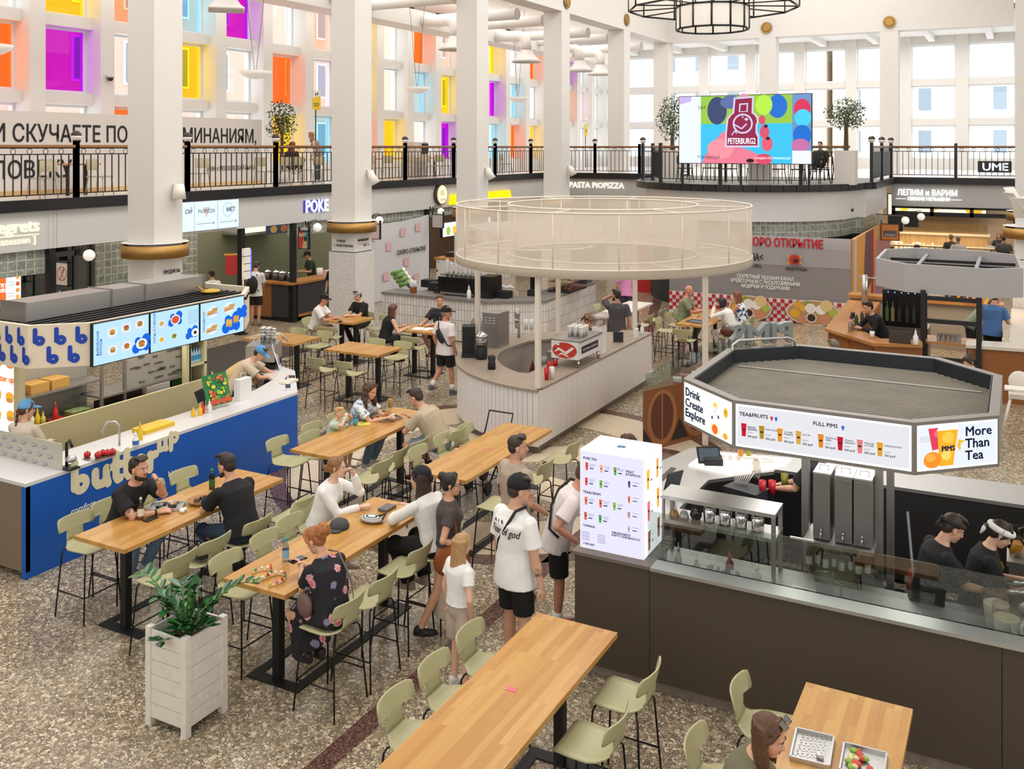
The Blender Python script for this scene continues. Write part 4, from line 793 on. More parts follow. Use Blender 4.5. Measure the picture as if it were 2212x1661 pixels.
person('woman with dark hair in a loose white shirt at the laden table',(-5.76,21.55),78,1.68,f=True,sit=BS,lean=20,up2=26,head=(4,16,0),LH=(-.1,.42,1.3),lp=(-.5,.4,-1),RH=(.1,.5,TE),top=('#eeeae6','shirt'),bot=('#e6e2dc','trousers'),hair=('bob','#231a18'),skin='#d9aa8f',vox=.01)
person('woman with long brown hair in a blue and white strappy dress',(-5.74,22.4),82,1.7,f=True,sit=BS,lean=10,head=(6,14,0),LH=(-.1,.46,TE),RH=(.1,.46,TE),top=('#d8dce2','tank',spotted('#2f4a86','#eceef0',12,.42)),bot=('#e8e8ea','trousers',spotted('#2f4a86','#eceef0',12,.42)),hair=('long','#7a4a2a'),skin='#c9906f',vox=.01)
# --- wooden bar on the right
person('dark haired barman in a black shirt leaning on the wooden bar over a phone',(-2.55,21.55),118,1.8,lean=26,up2=30,head=(12,16,0),LH=(-.06,.5,1.14),RH=(.1,.5,1.14),rp=(1,-.2,-.3),top=('#17181b','shirt'),hair=('quiff','#231a15'),skin='#cf9a7d',vox=.009)
person('man with brown hair in a blue T-shirt, back turned, inside the bar',(-.55,23.4),-20,1.82,lean=8,head=(-30,26,0),LH=(-.15,.4,1.1),RH=(.2,.4,1.1),top=('#4a72a6','tee'),bot=('#17181b','trousers'),hair=('short','#5a3a22'),skin='#cf9a7d',vox=.009,bulk=1.08)
person('stooping figure in a grey green top beyond the man in blue',(-1.0,24.3),-60,1.72,lean=40,up2=55,head=(0,30,0),top=('#6d7a66','tee'),hair=('short','#3a2a1c'),vox=.012)
person('man with a grey quiff showing above the canopy roof edge',(-2.75,16.7),60,1.74,top=('#e6e2de','tee'),hair=('short','#6e6058'),vox=.011,face=False)
person('woman in black resting her cheek on her hand by the high chair',(-.62,17.9),150,1.66,f=True,sit=BS,lean=22,up2=26,head=(0,30,0),LH=(-.05,.3,1.14),lp=(-.6,.3,-1),RH=(.14,.4,.92),top=('#1a1a1c','long'),hair=('bun','#2c211c'),skin='#d9aa8f',vox=.009,curl=60)
# --- tea kiosk staff
person('young man in black with a knotted bandana working at the tea counter',(-.74,9.25),-64,1.76,lean=12,up2=18,head=(-2,28,0),LH=(-.02,.46,1.08),RH=(.08,.5,1.05),top=('#17171a','tee'),hair=('quiff','#3a281e'),hat=('band','#1e1e20',.014),skin='#d9a88c',vox=.007)
t,i = person('young woman in black with a white headband looking down at the tea counter',(-.36,9.55),-78,1.68,f=True,lean=10,up2=16,head=(-4,30,0),LH=(-.05,.4,1.1),RH=(.1,.4,1.08),top=('#17171a','tee'),hair=('lowbun','#2c1f18'),hat=('band','#eceae6',.03),skin='#dcae93',vox=.007)
fr = Fr(i['mid'] + i['U2'] * .1 + i['F2'] * .14,(-1,0,0),i['U2']);text('PIMS',fr,-.05,.02,.06,mat('#d9a520',.7),t,'shirt_print',w=False,bold=.01)
person('tea worker in black mostly hidden behind the lit canopy',(-2.0,11.1),85,1.78,lean=6,LH=(-.12,.44,1.08),RH=(.1,.42,1.08),top=('#17171a','tee'),bot=('#34507c','trousers'),hair=('short','#3a281e'),skin='#d9a88c',vox=.008)
# --- far back
person('man in a green shirt bending over a counter by the orange partition',(-3.5,35.2),-60,1.78,lean=30,up2=40,head=(0,30,0),top=('#2e5a3c','tee'),hair=('short','#3a2a1c'),vox=.014)
person('grey haired man in white at the back dumpling counter',(-2.05,39.6),12,1.74,sit=BS,lean=10,top=('#e8e4e0','tee'),hair=('short','#8a7d70'),vox=.014,face=False)
person('fair haired man in grey beside him at the back counter',(-2.35,40.5),10,1.74,sit=BS,lean=10,top=('#4a4a4e','tee'),hair=('short','#a0805c'),vox=.014,face=False)
person('man in a grey T-shirt on a black stool at far right',(-.55,40.58),8,1.8,sit=BS,lean=12,top=('#5d5e5f','tee'),hair=('short','#4a382c'),vox=.014,face=False)
person('small child at the far right counter beside the man in grey',(-1.05,41.8),170,1.15,sit=BS,top=('#d8d4d0','tee'),hair=('short','#b08a5a'),vox=.014)
person('woman with light brown hair beyond the man in grey at far right',(-.75,42.4),170,1.7,f=True,sit=BS,top=('#3a3a40','tee'),hair=('long','#8a6a4c'),vox=.014)
person('dark haired woman whose head shows over the grey canopy',(-1.75,33.5),10,1.62,f=True,top=('#3a3236','tee'),hair=('bob','#2a1c16'),vox=.014,face=False)
person('brown haired woman whose head just clears the grey canopy',(-3.05,33.8),10,1.62,f=True,top=('#4a3a36','tee'),hair=('bob','#4a3022'),vox=.014,face=False)
person('woman with long fair hair leaning over a gallery table',(-20.0,24.4),120,1.7,f=True,lean=16,head=(0,20,0),top=('#8a8078','tank'),bot=('#4a5058','trousers'),hair=('long','#a0714a'),z0=3.8,vox=.012)
person('woman with auburn hair seated behind the gallery railing',(-19.9,23.0),10,1.7,f=True,sit=.46,top=('#3a2c2c','tee'),hair=('long','#7c3a22'),z0=3.8,vox=.012)
person('person in dark clothes seated on the round stage by the ficus',(-6.1,34.2),170,1.74,sit=.46,top=('#3c3532','tee'),hair=('short','#4a3526'),z0=3.8,vox=.014)
# ================================================================ SIGN PRINTS
def prints(fr,items,name,parent,lit=0,d0=.002,w=True):
    """printed shapes on a sign: (kind, ..., colour); one flat mesh, colours as materials"""
    mb = MB();ms = [];mi = {}
    for k,it in enumerate(items):
        c = it[-1]
        if c not in mi:mi[c] = len(ms);ms.append(glow(c,lit) if lit else mat(c,.6))
        d = d0 + .0006 * k;q = mi[c]
        if it[0] == 'r':fr.rect(mb,*it[1:5],d,q)
        elif it[0] == 'd':fr.disc(mb,it[1],it[2],it[3],it[4],d,q)
        elif it[0] == 'p':fr.poly(mb,it[1],d,q)
        elif it[0] == 'l':fr.line(mb,it[1],it[2],d,q)
        elif it[0] == 'o':fr.ring(mb,it[1],it[2],it[3],it[4],d,q)
    return mb.build(name,ms,parent)
def cup(a,b,h,c,lid='#e9e4de',mark='#3a2a20'):
    w1,w0 = h * .21,h * .15
    return [('p',[(a - w0,b),(a + w0,b),(a + w1,b + h),(a - w1,b + h)],c),('r',a - w1 - .003,b + h,a + w1 + .003,b + h * 1.1,lid),('r',a - w0 * .7,b + h * .45,a + w0 * .7,b + h * .58,mark)]
def burger(a,b,s,c='#c98a42',g='#7d9a3a'):
    return [('d',a,b,s * 1.25,s * .95,'#dfe8ee'),('d',a,b + s * .12,s * .75,s * .55,c),('r',a - s * .7,b - s * .12,a + s * .7,b + s * .05,g),('d',a,b - s * .28,s * .66,s * .3,'#b0723a')]
def blob(a,b,s,c='#1d63d8'):return [('d',a + x * s,b + y * s,s * r,s * r,c) for x,y,r in ((0,0,.7),(-.75,-.35,.55),(.65,.55,.6),(.7,-.3,.5),(-.5,.45,.45))]
def bottle(name,label,p,h,c,cap='#d8d8d8',cat='bottle',r=.03,group=None,glass=False,lab=None,nozzle=False,parent=None):
    m = pane(c,.12) if glass else mat(c,.35)
    x,y,z = p;b = MB();b.lathe([(r * .9,0),(r,h * .05),(r,h * .6),(r * .45,h * .78),(r * .4,h * .9)],(x,y,z),14)
    t = thing(name,label,cat,(x,y,z),0,group);b.build('bottle_body',m,t)
    k = MB();k.lathe([(r * .48,h * .88),(r * .48,h * .95),(r * .2 if nozzle else .003,h),(.003,h * (1.18 if nozzle else 1.001))],(x,y,z),10);k.build('cap',mat(cap,.4),t)
    if lab:MB().lathe([(r * 1.02,h * .18),(r * 1.02,h * .5)],(x,y,z),14,cap=False).build('bottle_label',mat(lab,.6),t)
    return t
def jar(name,label,p,r,h,c,cat,r0=None,rim=None,group=None,open_=True,glass=0):
    x,y,z = p;r0 = r if r0 is None else r0;b = MB();prof = [(.004,.002),(r0,.002),(r,h)] + ([(r * .93,h),(r0 * .92,.01),(.004,.01)] if open_ else [(.004,h)])
    b.lathe([(q,v) for q,v in prof],(x,y,z),18,cap=False);o = b.build(name,pane(c,.1) if glass else mat(c,.4));return tag(o,label,cat,group)
def boxy(name,label,cat,x0,x1,y0,y1,z0,z1,m,rz=0,group=None):
    b = MB();b.cbox(((x0 + x1) / 2,(y0 + y1) / 2,(z0 + z1) / 2),(x1 - x0,y1 - y0,z1 - z0),0,rz);return tag(b.build(name,m if not isinstance(m,str) else mat(m,.5)),label,cat,group)
# ================================================================ BLUE BURGER STALL
M_blue = mat('#0a58b8',.45,noise=.03,nscale=1.5);M_cream = mat('#d9cfa6',.5);M_band = mat('#e4d6bf',.5);M_tab = mat('#d8d6d6',.3)
K1 = thing('burger_stall_counter','blue fronted burger stall counter with cream chunky lettering','counter',(-10.5,9.5,0))
top = [(-10.05,7.08),(-10.05,11.75),(-11.05,12.85),(-11.75,13.1),(-12.05,13.1),(-12.05,12.75),(-10.95,12.2),(-10.72,11.5),(-10.72,7.62),(-12.9,7.62),(-12.9,7.08)]
MB().prism(top,1.06,1.1).build('worktop',M_tab,K1)
b = MB();b.box(-10.12,-10.05,7.08,11.75,.0,1.06);b.prism([(-10.05,11.75),(-11.05,12.85),(-11.1,12.8),(-10.12,11.72)],0,1.06);b.prism([(-11.05,12.85),(-11.75,13.1),(-11.75,13.03),(-11.1,12.8)],0,1.06);b.build('front_panel',M_blue,K1)
MB().box(-12.9,-10.05,7.085,7.14,.08,1.06).build('end_panel',mat('#7d6f5d',.6),K1)
MB().box(-10.7,-10.12,7.7,11.5,.3,1.05).box(-12.8,-10.7,7.14,7.55,.1,1.05).build('carcass',M_cream,K1)
fK = Fr((-10.048,0,0),(0,1,0))
M_let = mat('#e6dcb8',.6)
def kz(px,py):y = onx(px,-10.05);return y,zat(py,-10.05,y)
y0,z0 = kz(150,1082);y1,z1 = kz(328,1022)
LS = {'b':[((0,.95),(0,.2)),'O'],'u':[((0,.5),(0,.2),(.1,.05),(.3,.05),(.4,.2),(.4,.5)),((.4,.2),(.46,.0))],'t':[((.08,.85),(.08,.15),(.16,.02),(.24,.04)),((-.05,.5),(.22,.5))],'e':[((.02,.27),(.36,.27),(.36,.4),(.2,.5),(.04,.42),(0,.22),(.1,.04),(.28,.0),(.38,.08))],'r':[((0,.5),(0,.0)),((0,.3),(.1,.46),(.24,.46))],'p':[((0,.5),(0,-.3)),'O']}
def chunky(ch,fr,a,b,h,wd,m,parent,name,d=.003,stroke=.18):
    """a fat rounded letter drawn with round-ended strokes"""
    mb = MB()
    for st in LS[ch]:
        d += .0004
        if st == 'O':fr.ring(mb,a + .22 * wd,b + .25 * h,.06 * h,.32 * h,d,0,28);continue
        pts = [(a + x * wd,b + y * h) for x,y in st]
        for e in zip(pts,pts[1:]):d += .0002;fr.line(mb,e,stroke * h * 1.6,d)
        for p in pts:d += .0002;fr.disc(mb,p[0],p[1],stroke * h * .8,d=d,n=16)
    return mb.build(name,m,parent)
k = (y1 - y0) / 1.44;sl = (z1 - z0) / (y1 - y0)
for ch,yy in (('b',.08),('u',.42),('t',.74),('t',.93),('e',1.12),('r',1.4)):chunky(ch,fK,y0 + yy * k,z0 + yy * k * sl + .06,.38,.4,M_let,K1,'chunky_letter')
y2,z2 = kz(338,988);y3,_ = kz(390,960)
for i,ch in enumerate('up'):chunky(ch,fK,y2 + .04 + .2 * i,z2 + .07 + .05 * i,.26,.26,M_let,K1,'chunky_letter')
y4,z4 = kz(152,1112);text('comfort',fK,y4,z4,.105,mat('#e8e8e6',.6),K1,bold=.02);y4,z4 = kz(362,1030);text('bistro',fK,y4,z4,.105,mat('#e8e8e6',.6),K1,bold=.02)
# frosted screen with smiling cups
o = thing('sneeze_guard','frosted screen printed with blue smiling cups at the stall end','screen',(-10.7,7.58,1.1));fr = Fr((-12.8,7.575,1.102),(1,0,0))
MB().box(-12.8,-10.08,7.575,7.583,1.102,1.42).build('panel',mat('#cbc6b8',.25,alpha=.88),o)
it = []
for i in range(14):
    for j in range(3):
        a,b_ = .12 + i * .2 + (j % 2) * .1,.05 + j * .1
        if a < 2.66:it += [('l',[(a - .035 + .07 * k / 6,b_ + .02 * ((k - 3) / 3) ** 2) for k in range(7)],.008,'#2f4f97'),('l',[(a - .015,b_ + .035),(a - .018,b_ + .05)],.007,'#2f4f97'),('l',[(a + .012,b_ + .035),(a + .009,b_ + .05)],.007,'#2f4f97'),('o',a + .045,b_ + .025,.01,.016,'#2f4f97')]
prints(fr,it,'cup_print',o)
# inner partition and kitchen bench
o = thing('kitchen_bench','steel kitchen bench with cream back board inside the burger stall','bench',(-12.4,10,0))
MB().box(-12.04,-12.0,7.8,12.2,0,1.1).build('back_board',M_cream,o);MB().box(-13.0,-12.04,7.8,12.2,.86,.9).build('bench_top',M_steel2,o);MB().box(-13.0,-12.9,7.8,12.2,0,.86).box(-12.2,-12.1,7.8,12.2,0,.86).build('bench_body',M_steel2,o)
# canopy
CP = [(-10.62,8.4),(-10.62,11.2),(-11.1,11.8),(-12.6,11.8),(-13.2,11.3),(-13.2,8.4),(-12.6,7.89),(-11.16,7.89)]
K1c = thing('stall_canopy','cream canopy of the burger stall patterned with blue letter b','canopy',(-11.9,9.8,0))
def rim(poly,z0,z1,th,mb,cx,cy,mi=0):
    n = len(poly);inn = []
    for p in poly:d = V((cx - p[0],cy - p[1]));d.normalize();inn.append((p[0] + d.x * th,p[1] + d.y * th))
    for i in range(n):j = (i + 1) % n;mb.prism([poly[i],poly[j],inn[j],inn[i]],z0,z1,mi)
b = MB();rim(CP,2.13,2.68,.07,b,-11.9,9.8);b.build('fascia',M_band,K1c)
b = MB();b.prism([(-11.9 + (x + 11.9) * .95,9.8 + (y - 9.8) * .95) for x,y in CP],2.5,2.54);b.build('roof_panel',mat('#3a393b',.6),K1c)
b = MB(); 
for i in range(17):x = -13.05 + i * .15;e = .38 if i in (0,16) else (.2 if i in (1,15) else 0);b.box(x,x + .05,8.15 + e,11.6 - e,2.59,2.63)
b.build('roof_slats',mat('#29292b',.4,.5),K1c)
b = MB(); 
for x,y in ((-12.05,8.4),(-12.9,8.4),(-12.25,11.55),(-12.9,11.2)):b = MB();b.box(x - .05,x + .05,y - .05,y + .05,1.1 if x > -12.2 else 0,2.36);b.build('post',M_cream,K1c)
M_bb = mat('#0f3fae',.55)
fa = [Fr((-11.16,7.888,0),(.54,.51,0)),Fr((-12.6,7.888,0),(1,0,0))]
for i in range(3):
    for q,z in ((.09,2.43),(.0,2.19)):
        if i or z > 2.3:chunky('b',fa[0],q + i * .25,z,.2,.24,M_bb,K1c,'letter_b',.004,.17)
for i in range(6):
    for q,z in ((.07,2.43),(.17,2.19)):chunky('b',fa[1],q + i * .24,z,.2,.24,M_bb,K1c,'letter_b',.004,.17)
# menu screens
ends = [onx(q,-10.55) for q in (198,322,430,527)]
for i in range(3):
    o = thing('menu_screen',['pale blue menu screen with burgers, leftmost over the blue stall','pale blue menu screen with soups and a salad, middle one over the stall','pale blue menu screen with sandwiches, rightmost over the blue stall'][i],'screen',(-10.55,ends[i],2.13),0,'menu screens over the burger stall')
    fr = Fr((-10.54,ends[i] + .006,2.12),(0,1,0));W_,H_ = ends[i + 1] - ends[i] - .012,.56
    b = MB();fr.slab(b,0,0,W_,H_,-.05,0);b.build('housing',M_black,o);b = MB();fr.rect(b,.012,.012,W_ - .012,H_ - .012,.002);b.build('display',glow('#b3d9ea',.9),o)
    it = []
    if i == 0:
        for k,(a,c) in enumerate(((.3,.4),(.52,.42),(.74,.44),(.3,.17),(.52,.18))):it += [('r',a - .09,c - .08,a + .09,c + .08,'#c6deea')] + burger(a,c,.06,['#c9913f','#a65f2c','#b57638','#c9a060','#b9683a'][k])
        it += blob(.76,.16,.12) + burger(.76,.17,.075,'#b56f3a','#c9b13f')
    elif i == 1:
        it += [('d',.2,.38,.06,.05,'#e9eef0'),('d',.2,.38,.045,.035,'#c9a57a'),('d',.2,.16,.06,.05,'#cfe0ea'),('d',.2,.16,.04,.03,'#e0a838'),('d',.42,.17,.06,.05,'#cfe0ea'),('d',.42,.17,.045,.035,'#6f9a3f'),('d',.43,.175,.02,.012,'#c0392b')] + blob(.44,.4,.1) + [('d',.44,.4,.085,.07,'#eef2f4'),('d',.44,.4,.068,.055,'#d2543c')] + blob(.74,.16,.09) + [('d',.8,.16,.07,.06,'#e3ecf2'),('d',.8,.16,.03,.025,'#5a2a2a')]
        for k in range(7):it.append(('r',.66,.3 + k * .03,.88,.305 + k * .03,'#5f8fc0'))
    else:
        for a,c in ((.24,.4),(.58,.41),(.22,.15)):it += [('d',a,c,.12,.09,'#d3e6f0')] + [('p',[(a + s_ * .05 - .06,c - .035 + s_ * .015),(a + s_ * .05 + .05,c - .02 + s_ * .015),(a + s_ * .05 + .06,c + .04 + s_ * .015),(a + s_ * .05 - .05,c + .035 + s_ * .015)],'#d0a468' if s_ < 0 else '#c79556') for s_ in (-1,1)] + [('r',a - .09,c - .03,a + .1,c - .018,'#c0564a')]
        it += blob(.62,.17,.15) + blob(.82,.3,.1) + [('p',[(.5,.14),(.62,.12),(.63,.23),(.51,.25)],'#d9a95c'),('p',[(.65,.17),(.76,.17),(.77,.27),(.66,.28)],'#d39a48'),('r',.5,.135,.62,.15,'#7d9a3a'),('r',.65,.175,.76,.19,'#7d9a3a')]
    prints(fr,it,'menu_picture',o,.85,.004)
    text(['ФИРМЕННАЯ\nБРИОШЬ','СУПЫ И ГАРНИРЫ','СЭНДВИЧИ'][i],fr,.09,.13,.05,glow('#1d56b4',.8),o,'menu_heading',rot=R(90),width=None,d=.006)
# steel duct on the canopy roof
o = thing('ventilation_duct','long galvanised duct lying on the burger stall canopy','duct',(-11.9,9.8,2.63))
for k,(a,c) in enumerate(((8.3,9.66),(9.68,10.26),(10.28,11.45))):MB().box(-12.13,-11.65,a - .1,c - .1,2.632,2.88).build('duct_section',M_steel,o)
for y in (8.3,9.67,10.27,11.45):MB().box(-12.15,-11.63,y - .112,y - .088,2.63,2.895).build('flange',M_steel2,o)
tag(MB().ball((-11.4,11.25,2.66),(.16,.16,.03),0,16,6).tube([(-11.4,11.1,2.69),(-11.7,11.25,2.72),(-11.8,11.35,2.9)],.012,6,1).build('cable_coil',[mat('#c8a02c',.5),mat('#d8a030',.5)]),'yellow cable coil at the right end of the stall roof','cable')
o = thing('neon_sign','white vertical neon sign on a thin pole over the burger stall','sign',(-11.0,11.6,2.68));MB().tube([(-11.0,11.55,2.4),(-11.0,11.55,3.1)],.015,6).build('pole',M_band,o)
b = MB(); 
for k in range(4):b.cbox((-11.0,11.62,2.9 + k * .12),(.05,.14,.13)); 
b.build('letter_box',mat('#efe9e2',.5),o);MB().box(-11.02,-10.98,11.69,11.72,2.85,3.3).build('tube_light',glow('#5a5cff',1.6),o)
area('stall_canopy_fill',(-12.2,9.9,2.34),(0,0,0),1,3,34,(1,.9,.75))  # area light added to brighten the dark stall kitchen
# lit burger poster beside the post
o = thing('light_poster','glowing poster of burgers at the left edge of the stall','poster',(-12.9,8.45,.9));MB().box(-13.5,-12.12,8.43,8.48,.9,2.12).build('case',M_band,o);fr = Fr((-13.55,8.429,1.1),(1,0,0));it = [('r',.05,-.2,1.42,1.02,'#f3f4f2')]
for a,c in ((1.26,.87),(1.0,.87),(1.26,.4),(1.28,.15),(1.0,.42),(1.0,.14),(.74,.87)):it += burger(a,c,.12,'#e08a2e','#8fae3c')
prints(fr,it,'burger_picture',o,1.25);text('butter up',fr,.92,.62,.12,glow('#e0702a',1),o,bold=.03,d=.02)
# things on the stall
bt = (('#c9211e',.23),('#efe9dc',.22),('#e8c418',.23),('#d9c860',.17))
for k,(c,h) in enumerate(bt):bottle('sauce_bottle',['red sauce bottle, first of the row on the stall bench','white sauce bottle between red and yellow on the stall bench','yellow mustard bottle on the stall bench','small olive yellow sauce bottle on the stall bench'][k],(-12.62,8.9 + k * .09,.9),h,c,c,r=.035,nozzle=True,group='sauce bottles on the stall bench')
bottle('sauce_bottle','red ketchup bottle standing alone by the salad tub',(-12.6,9.36,.9),.25,'#c9211e','#c9211e',r=.04,nozzle=True,group='sauce bottles on the stall bench')
boxy('kitchen_scale','white kitchen scale at the left end of the stall bench','scale',-12.75,-12.4,8.52,8.8,.9,.99,'#d9d6ce');boxy('cutting_board','green cutting board on the stall bench','cutting board',-12.45,-12.08,8.6,9.3,.902,.915,'#2f8a3a');boxy('cutting_board','red cutting board under the salad tub','cutting board',-12.75,-12.4,9.3,10.0,.902,.915,'#c23a35')
o = thing('food_tub','clear plastic tub of salad on the red board','tub',(-12.6,9.6,.916));MB().prism([(-12.72,9.55),(-12.45,9.55),(-12.45,9.9),(-12.72,9.9)],.917,1.06,cap=False).build('tub_wall',pane('#e8ece4',.1),o);MB().box(-12.7,-12.47,9.57,9.88,.918,.99).build('salad',mat('#8a9a6a',.8,noise=.5,nscale=30),o)
tag(MB().box(-12.7,-12.1,10.1,11.0,.9,.94).box(-12.7,-12.66,10.1,11.0,.94,1.02).build('griddle',mat('#4a3f38',.35,.6,noise=.3,nscale=9)),'dark griddle plate on the stall bench','griddle')
o = thing('shelf_rack','steel rack with grey patterned word board inside the stall','rack',(-12.5,10.4,.9));ya,yb = onx(268,-12.35),onx(408,-12.35);MB().box(-12.36,-12.34,ya,yb,1.16,1.72).build('word_board',mat('#a8a49c',.5),o);b = MB();b.box(-12.8,-12.3,ya - .45,yb,1.13,1.16);b.build('shelf',M_steel2,o)
for y in (ya - .42,ya,yb):MB().box(-12.36,-12.32,y - .02,y + .02,.9,1.75).build('post',M_steel2,o)
fr = Fr((-12.338,ya,1.16),(0,1,0));rnd = random.Random(4)
for k in range(22):text(('food','bistro','comfort')[k % 3],fr,rnd.uniform(.02,yb - ya - .2),.04 + .12 * (k % 4) + rnd.uniform(0,.05),.055,mat('#55534f',.6),o,'printed_word',bold=.015)
o = thing('drinks_shelf','cream open shelf of bottled drinks at the right of the stall','shelf',(-12.3,12.0,0));y0 = onx(409,-12.2);y1 = onx(447,-12.2)
MB().box(-12.65,-12.6,y0,y1,.8,2.12).build('back_panel',M_cream,o);MB().box(-12.65,-12.2,y1 - .06,y1,.0,2.12).build('side_panel',M_cream,o);MB().box(-12.65,-12.2,y0,y0 + .03,.8,2.12).build('green_side_panel',mat('#3f7a35',.6),o)
for z in (1.32,1.72):MB().box(-12.6,-12.2,y0,y1,z - .03,z).build('shelf_board',M_cream,o)
for k in range(5):
    y = y0 + .08 + (y1 - y0 - .16) * k / 4;bottle('cola_bottle','dark cola bottle with red cap on the upper drinks shelf',(-12.3,y,1.722),.22,'#2a1512','#c9251f',r=.028,group='cola bottles on the upper drinks shelf');bottle('water_bottle','clear blue labelled water bottle on the lower drinks shelf',(-12.3,y,1.322),.26,'#bfdcea','#3f9ad0',r=.03,lab='#4aa8dc',group='water bottles on the lower drinks shelf')
o = thing('plate_shelf','wall shelf with white plates and baskets under the stall canopy','shelf',(-12.8,9.0,1.35));MB().box(-13.0,-12.6,8.2,10.2,1.33,1.36).build('shelf_board',M_steel2,o);MB().box(-13.02,-12.98,8.2,10.2,.9,1.9).build('back_panel',mat('#8f8c86',.5),o)
for k,(y,c,l) in enumerate(((8.35,'#efeeea','white plates, lower pile at the left end'),(8.55,'#f1f0ec','white plates, taller pile'),(8.8,'#d98a2c','orange plates on dark ones'))):
    b = MB(); 
    for j in range(4):b.lathe([(.03,.0),(.08,.012),(.11,.02),(.1,.022),(.03,.012)],(-12.8,y,1.362 + j * .016),18)
    tag(b.build('plate_stack',mat(c,.35)),'stack of ' + l + ' on the stall shelf','plates','plate stacks on the stall shelf')
for k in range(2):tag(MB().box(-12.95,-12.65,9.0 + k * .34,9.3 + k * .34,1.362,1.5).build('wicker_basket',mat('#b98f4c',.8,noise=.35,nscale=60)),['wicker basket beside the orange plates','wicker basket, the right one on the stall shelf'][k],'basket','wicker baskets on the stall shelf')
o = thing('kitchen_tap','tall curved steel tap over the stall sink','tap',at(258,962,1.1));p = at(258,962,1.1);MB().tube([p,p + V((0,0,.25)),p + V((-.04,-.03,.31)),p + V((-.12,-.07,.31)),p + V((-.17,-.1,.25)),p + V((-.185,-.11,.19))],.014,8).build('spout',M_steel,o);MB().tube([p + V((-.185,-.11,.2)),p + V((-.195,-.115,.13))],[.018,.024],10).build('spray_head',M_steel2,o)
o = thing('sink_bowl','round steel sink with red peppers on the stall front','sink',at(215,985,1.1));p = at(215,985,1.1);MB().lathe([(.2,.006),(.16,.004),(.14,-.0),(.01,.001)],p,24,cap=False).build('rim',M_steel,o)
rnd = random.Random(2)
for k in range(5):
    q = p + V((rnd.uniform(-.1,.1),rnd.uniform(-.13,.13),.035));o = thing('bell_pepper','red pepper in the stall sink','pepper',q,0,'red peppers in the sink');b = MB(); 
    for j in range(4):b.ball(q + V((.02 * math.cos(j * 1.57),.02 * math.sin(j * 1.57),0)),(.028,.028,.035),0,8,6)
    b.build('pepper_flesh',mat('#c4232c',.3),o);MB().tube([q + V((0,0,.03)),q + V((.005,0,.05))],.006,5).build('stem',mat('#5f8a3a'),o)
o = thing('hand_press','black hand juicer press at the left of the stall sink','juicer',at(150,1012,1.1));p = at(150,1012,1.1);MB().cbox(p + V((0,0,.01)),(.2,.15,.02)).build('base',M_blk2,o);MB().tube([p + V((-.05,0,0)),p + V((-.05,0,.3)),p + V((.0,0,.34)),p + V((.05,0,.26))],.018,8).build('arm',M_blk2,o);MB().lathe([(.02,.08),(.06,.1),(.065,.13),(.03,.17)],p + V((.03,0,0)),14).build('bowl',M_steel,o)
bottle('soap_dispenser','white soap pump bottle beside the stall tap',at(293,965,1.1),.17,'#efefee','#f2f2f0',r=.04,lab='#3f74c0',nozzle=True);bottle('mustard_bottle','yellow mustard bottle by the yellow board',at(303,950,1.1),.2,'#e8bf1c','#e8bf1c',r=.035,nozzle=True)
boxy('plastic_board','yellow plastic board on the stall counter','board',-10.62,-10.35,9.05,9.55,1.102,1.15,'#e3b81a')
for k,(c,h) in enumerate((('#e8b81c',.12),('#e8b81c',.15),('#d02c24',.15),('#e6e6e4',.16))):bottle('sauce_bottle',['small yellow squeeze bottle on the front counter','yellow squeeze bottle on the front counter','red squeeze bottle behind the yellow one','white squeeze bottle at the end of the front counter'][k],(-10.45 + .04 * (k % 2),9.98 + .09 * k,1.1),h,c,c,r=.032,nozzle=True,group='squeeze bottles on the front counter')
o = thing('card_display','black tablet till on a stand at the stall','till',at(440,885,1.1));p = at(440,885,1.1);MB().tube([p,p + V((0,0,.16))],.02,8).build('stand',M_blk2,o);fr = Fr(p + V((.0,-.1,.12)),(-.3,.95,0),(-.35,-.1,.93));b = MB();fr.slab(b,0,0,.24,.17,-.012,.0);b.build('tablet',M_blk2,o)
o = thing('easel_painting','colourful green and yellow painting on a small easel at the stall','painting',at(478,880,1.1));p = at(478,882,1.1);fr = Fr(p + V((-.06,-.2,.05)),(.15,.99,0),(-.3,.03,.95));b = MB();fr.slab(b,0,0,.42,.46,-.02,0);b.build('canvas',mat('#2f7d46',.7),o);it = []
rnd = random.Random(8)
for k in range(44):it.append(('d',rnd.uniform(.04,.38),rnd.uniform(.04,.42),rnd.uniform(.012,.04),rnd.uniform(.012,.035),rnd.choice(['#d9c928','#8fbf3f','#c9402e','#e07a3a','#3f9a5a','#e6d23c','#2a6a3a'])))
it += [('d',.05 + .055 * k,.04 + .02 * (k % 2),.035,.035,'#c9502e') for k in range(7)]
prints(fr,it,'painted_shapes',o);MB().tube([fr.pt(.1,-.05,.01),fr.pt(.21,.5,-.04)],.008,5).tube([fr.pt(.32,-.05,.01),fr.pt(.21,.5,-.04)],.008,5).tube([fr.pt(.21,.5,-.04),fr.pt(.21,-.05,-.2)],.008,5).build('easel',M_lightwood,o)
o = thing('paper_bag','white paper carrier bag on the stall counter','bag',at(525,862,1.1));p = at(525,862,1.1);MB().prism([(p.x - .06,p.y - .13),(p.x + .06,p.y - .12),(p.x + .05,p.y + .13),(p.x - .06,p.y + .12)],1.102,1.42).build('bag_body',mat('#e9e8e6',.8),o);MB().tube([(p.x,p.y - .06,1.42),(p.x,p.y - .05,1.5),(p.x,p.y + .05,1.5),(p.x,p.y + .06,1.42)],.005,5).build('handle',mat('#efeeea'),o)
boxy('price_cards','row of cream price cards in a white holder on the stall counter','cards',-10.65,-10.5,12.0,12.3,1.102,1.14,'#e4d8c4');bottle('sanitiser_bottle','white sanitiser pump bottle at the stall counter corner',at(622,842,1.1),.2,'#f0efee','#f0efee',r=.04,lab='#44506a',nozzle=True)
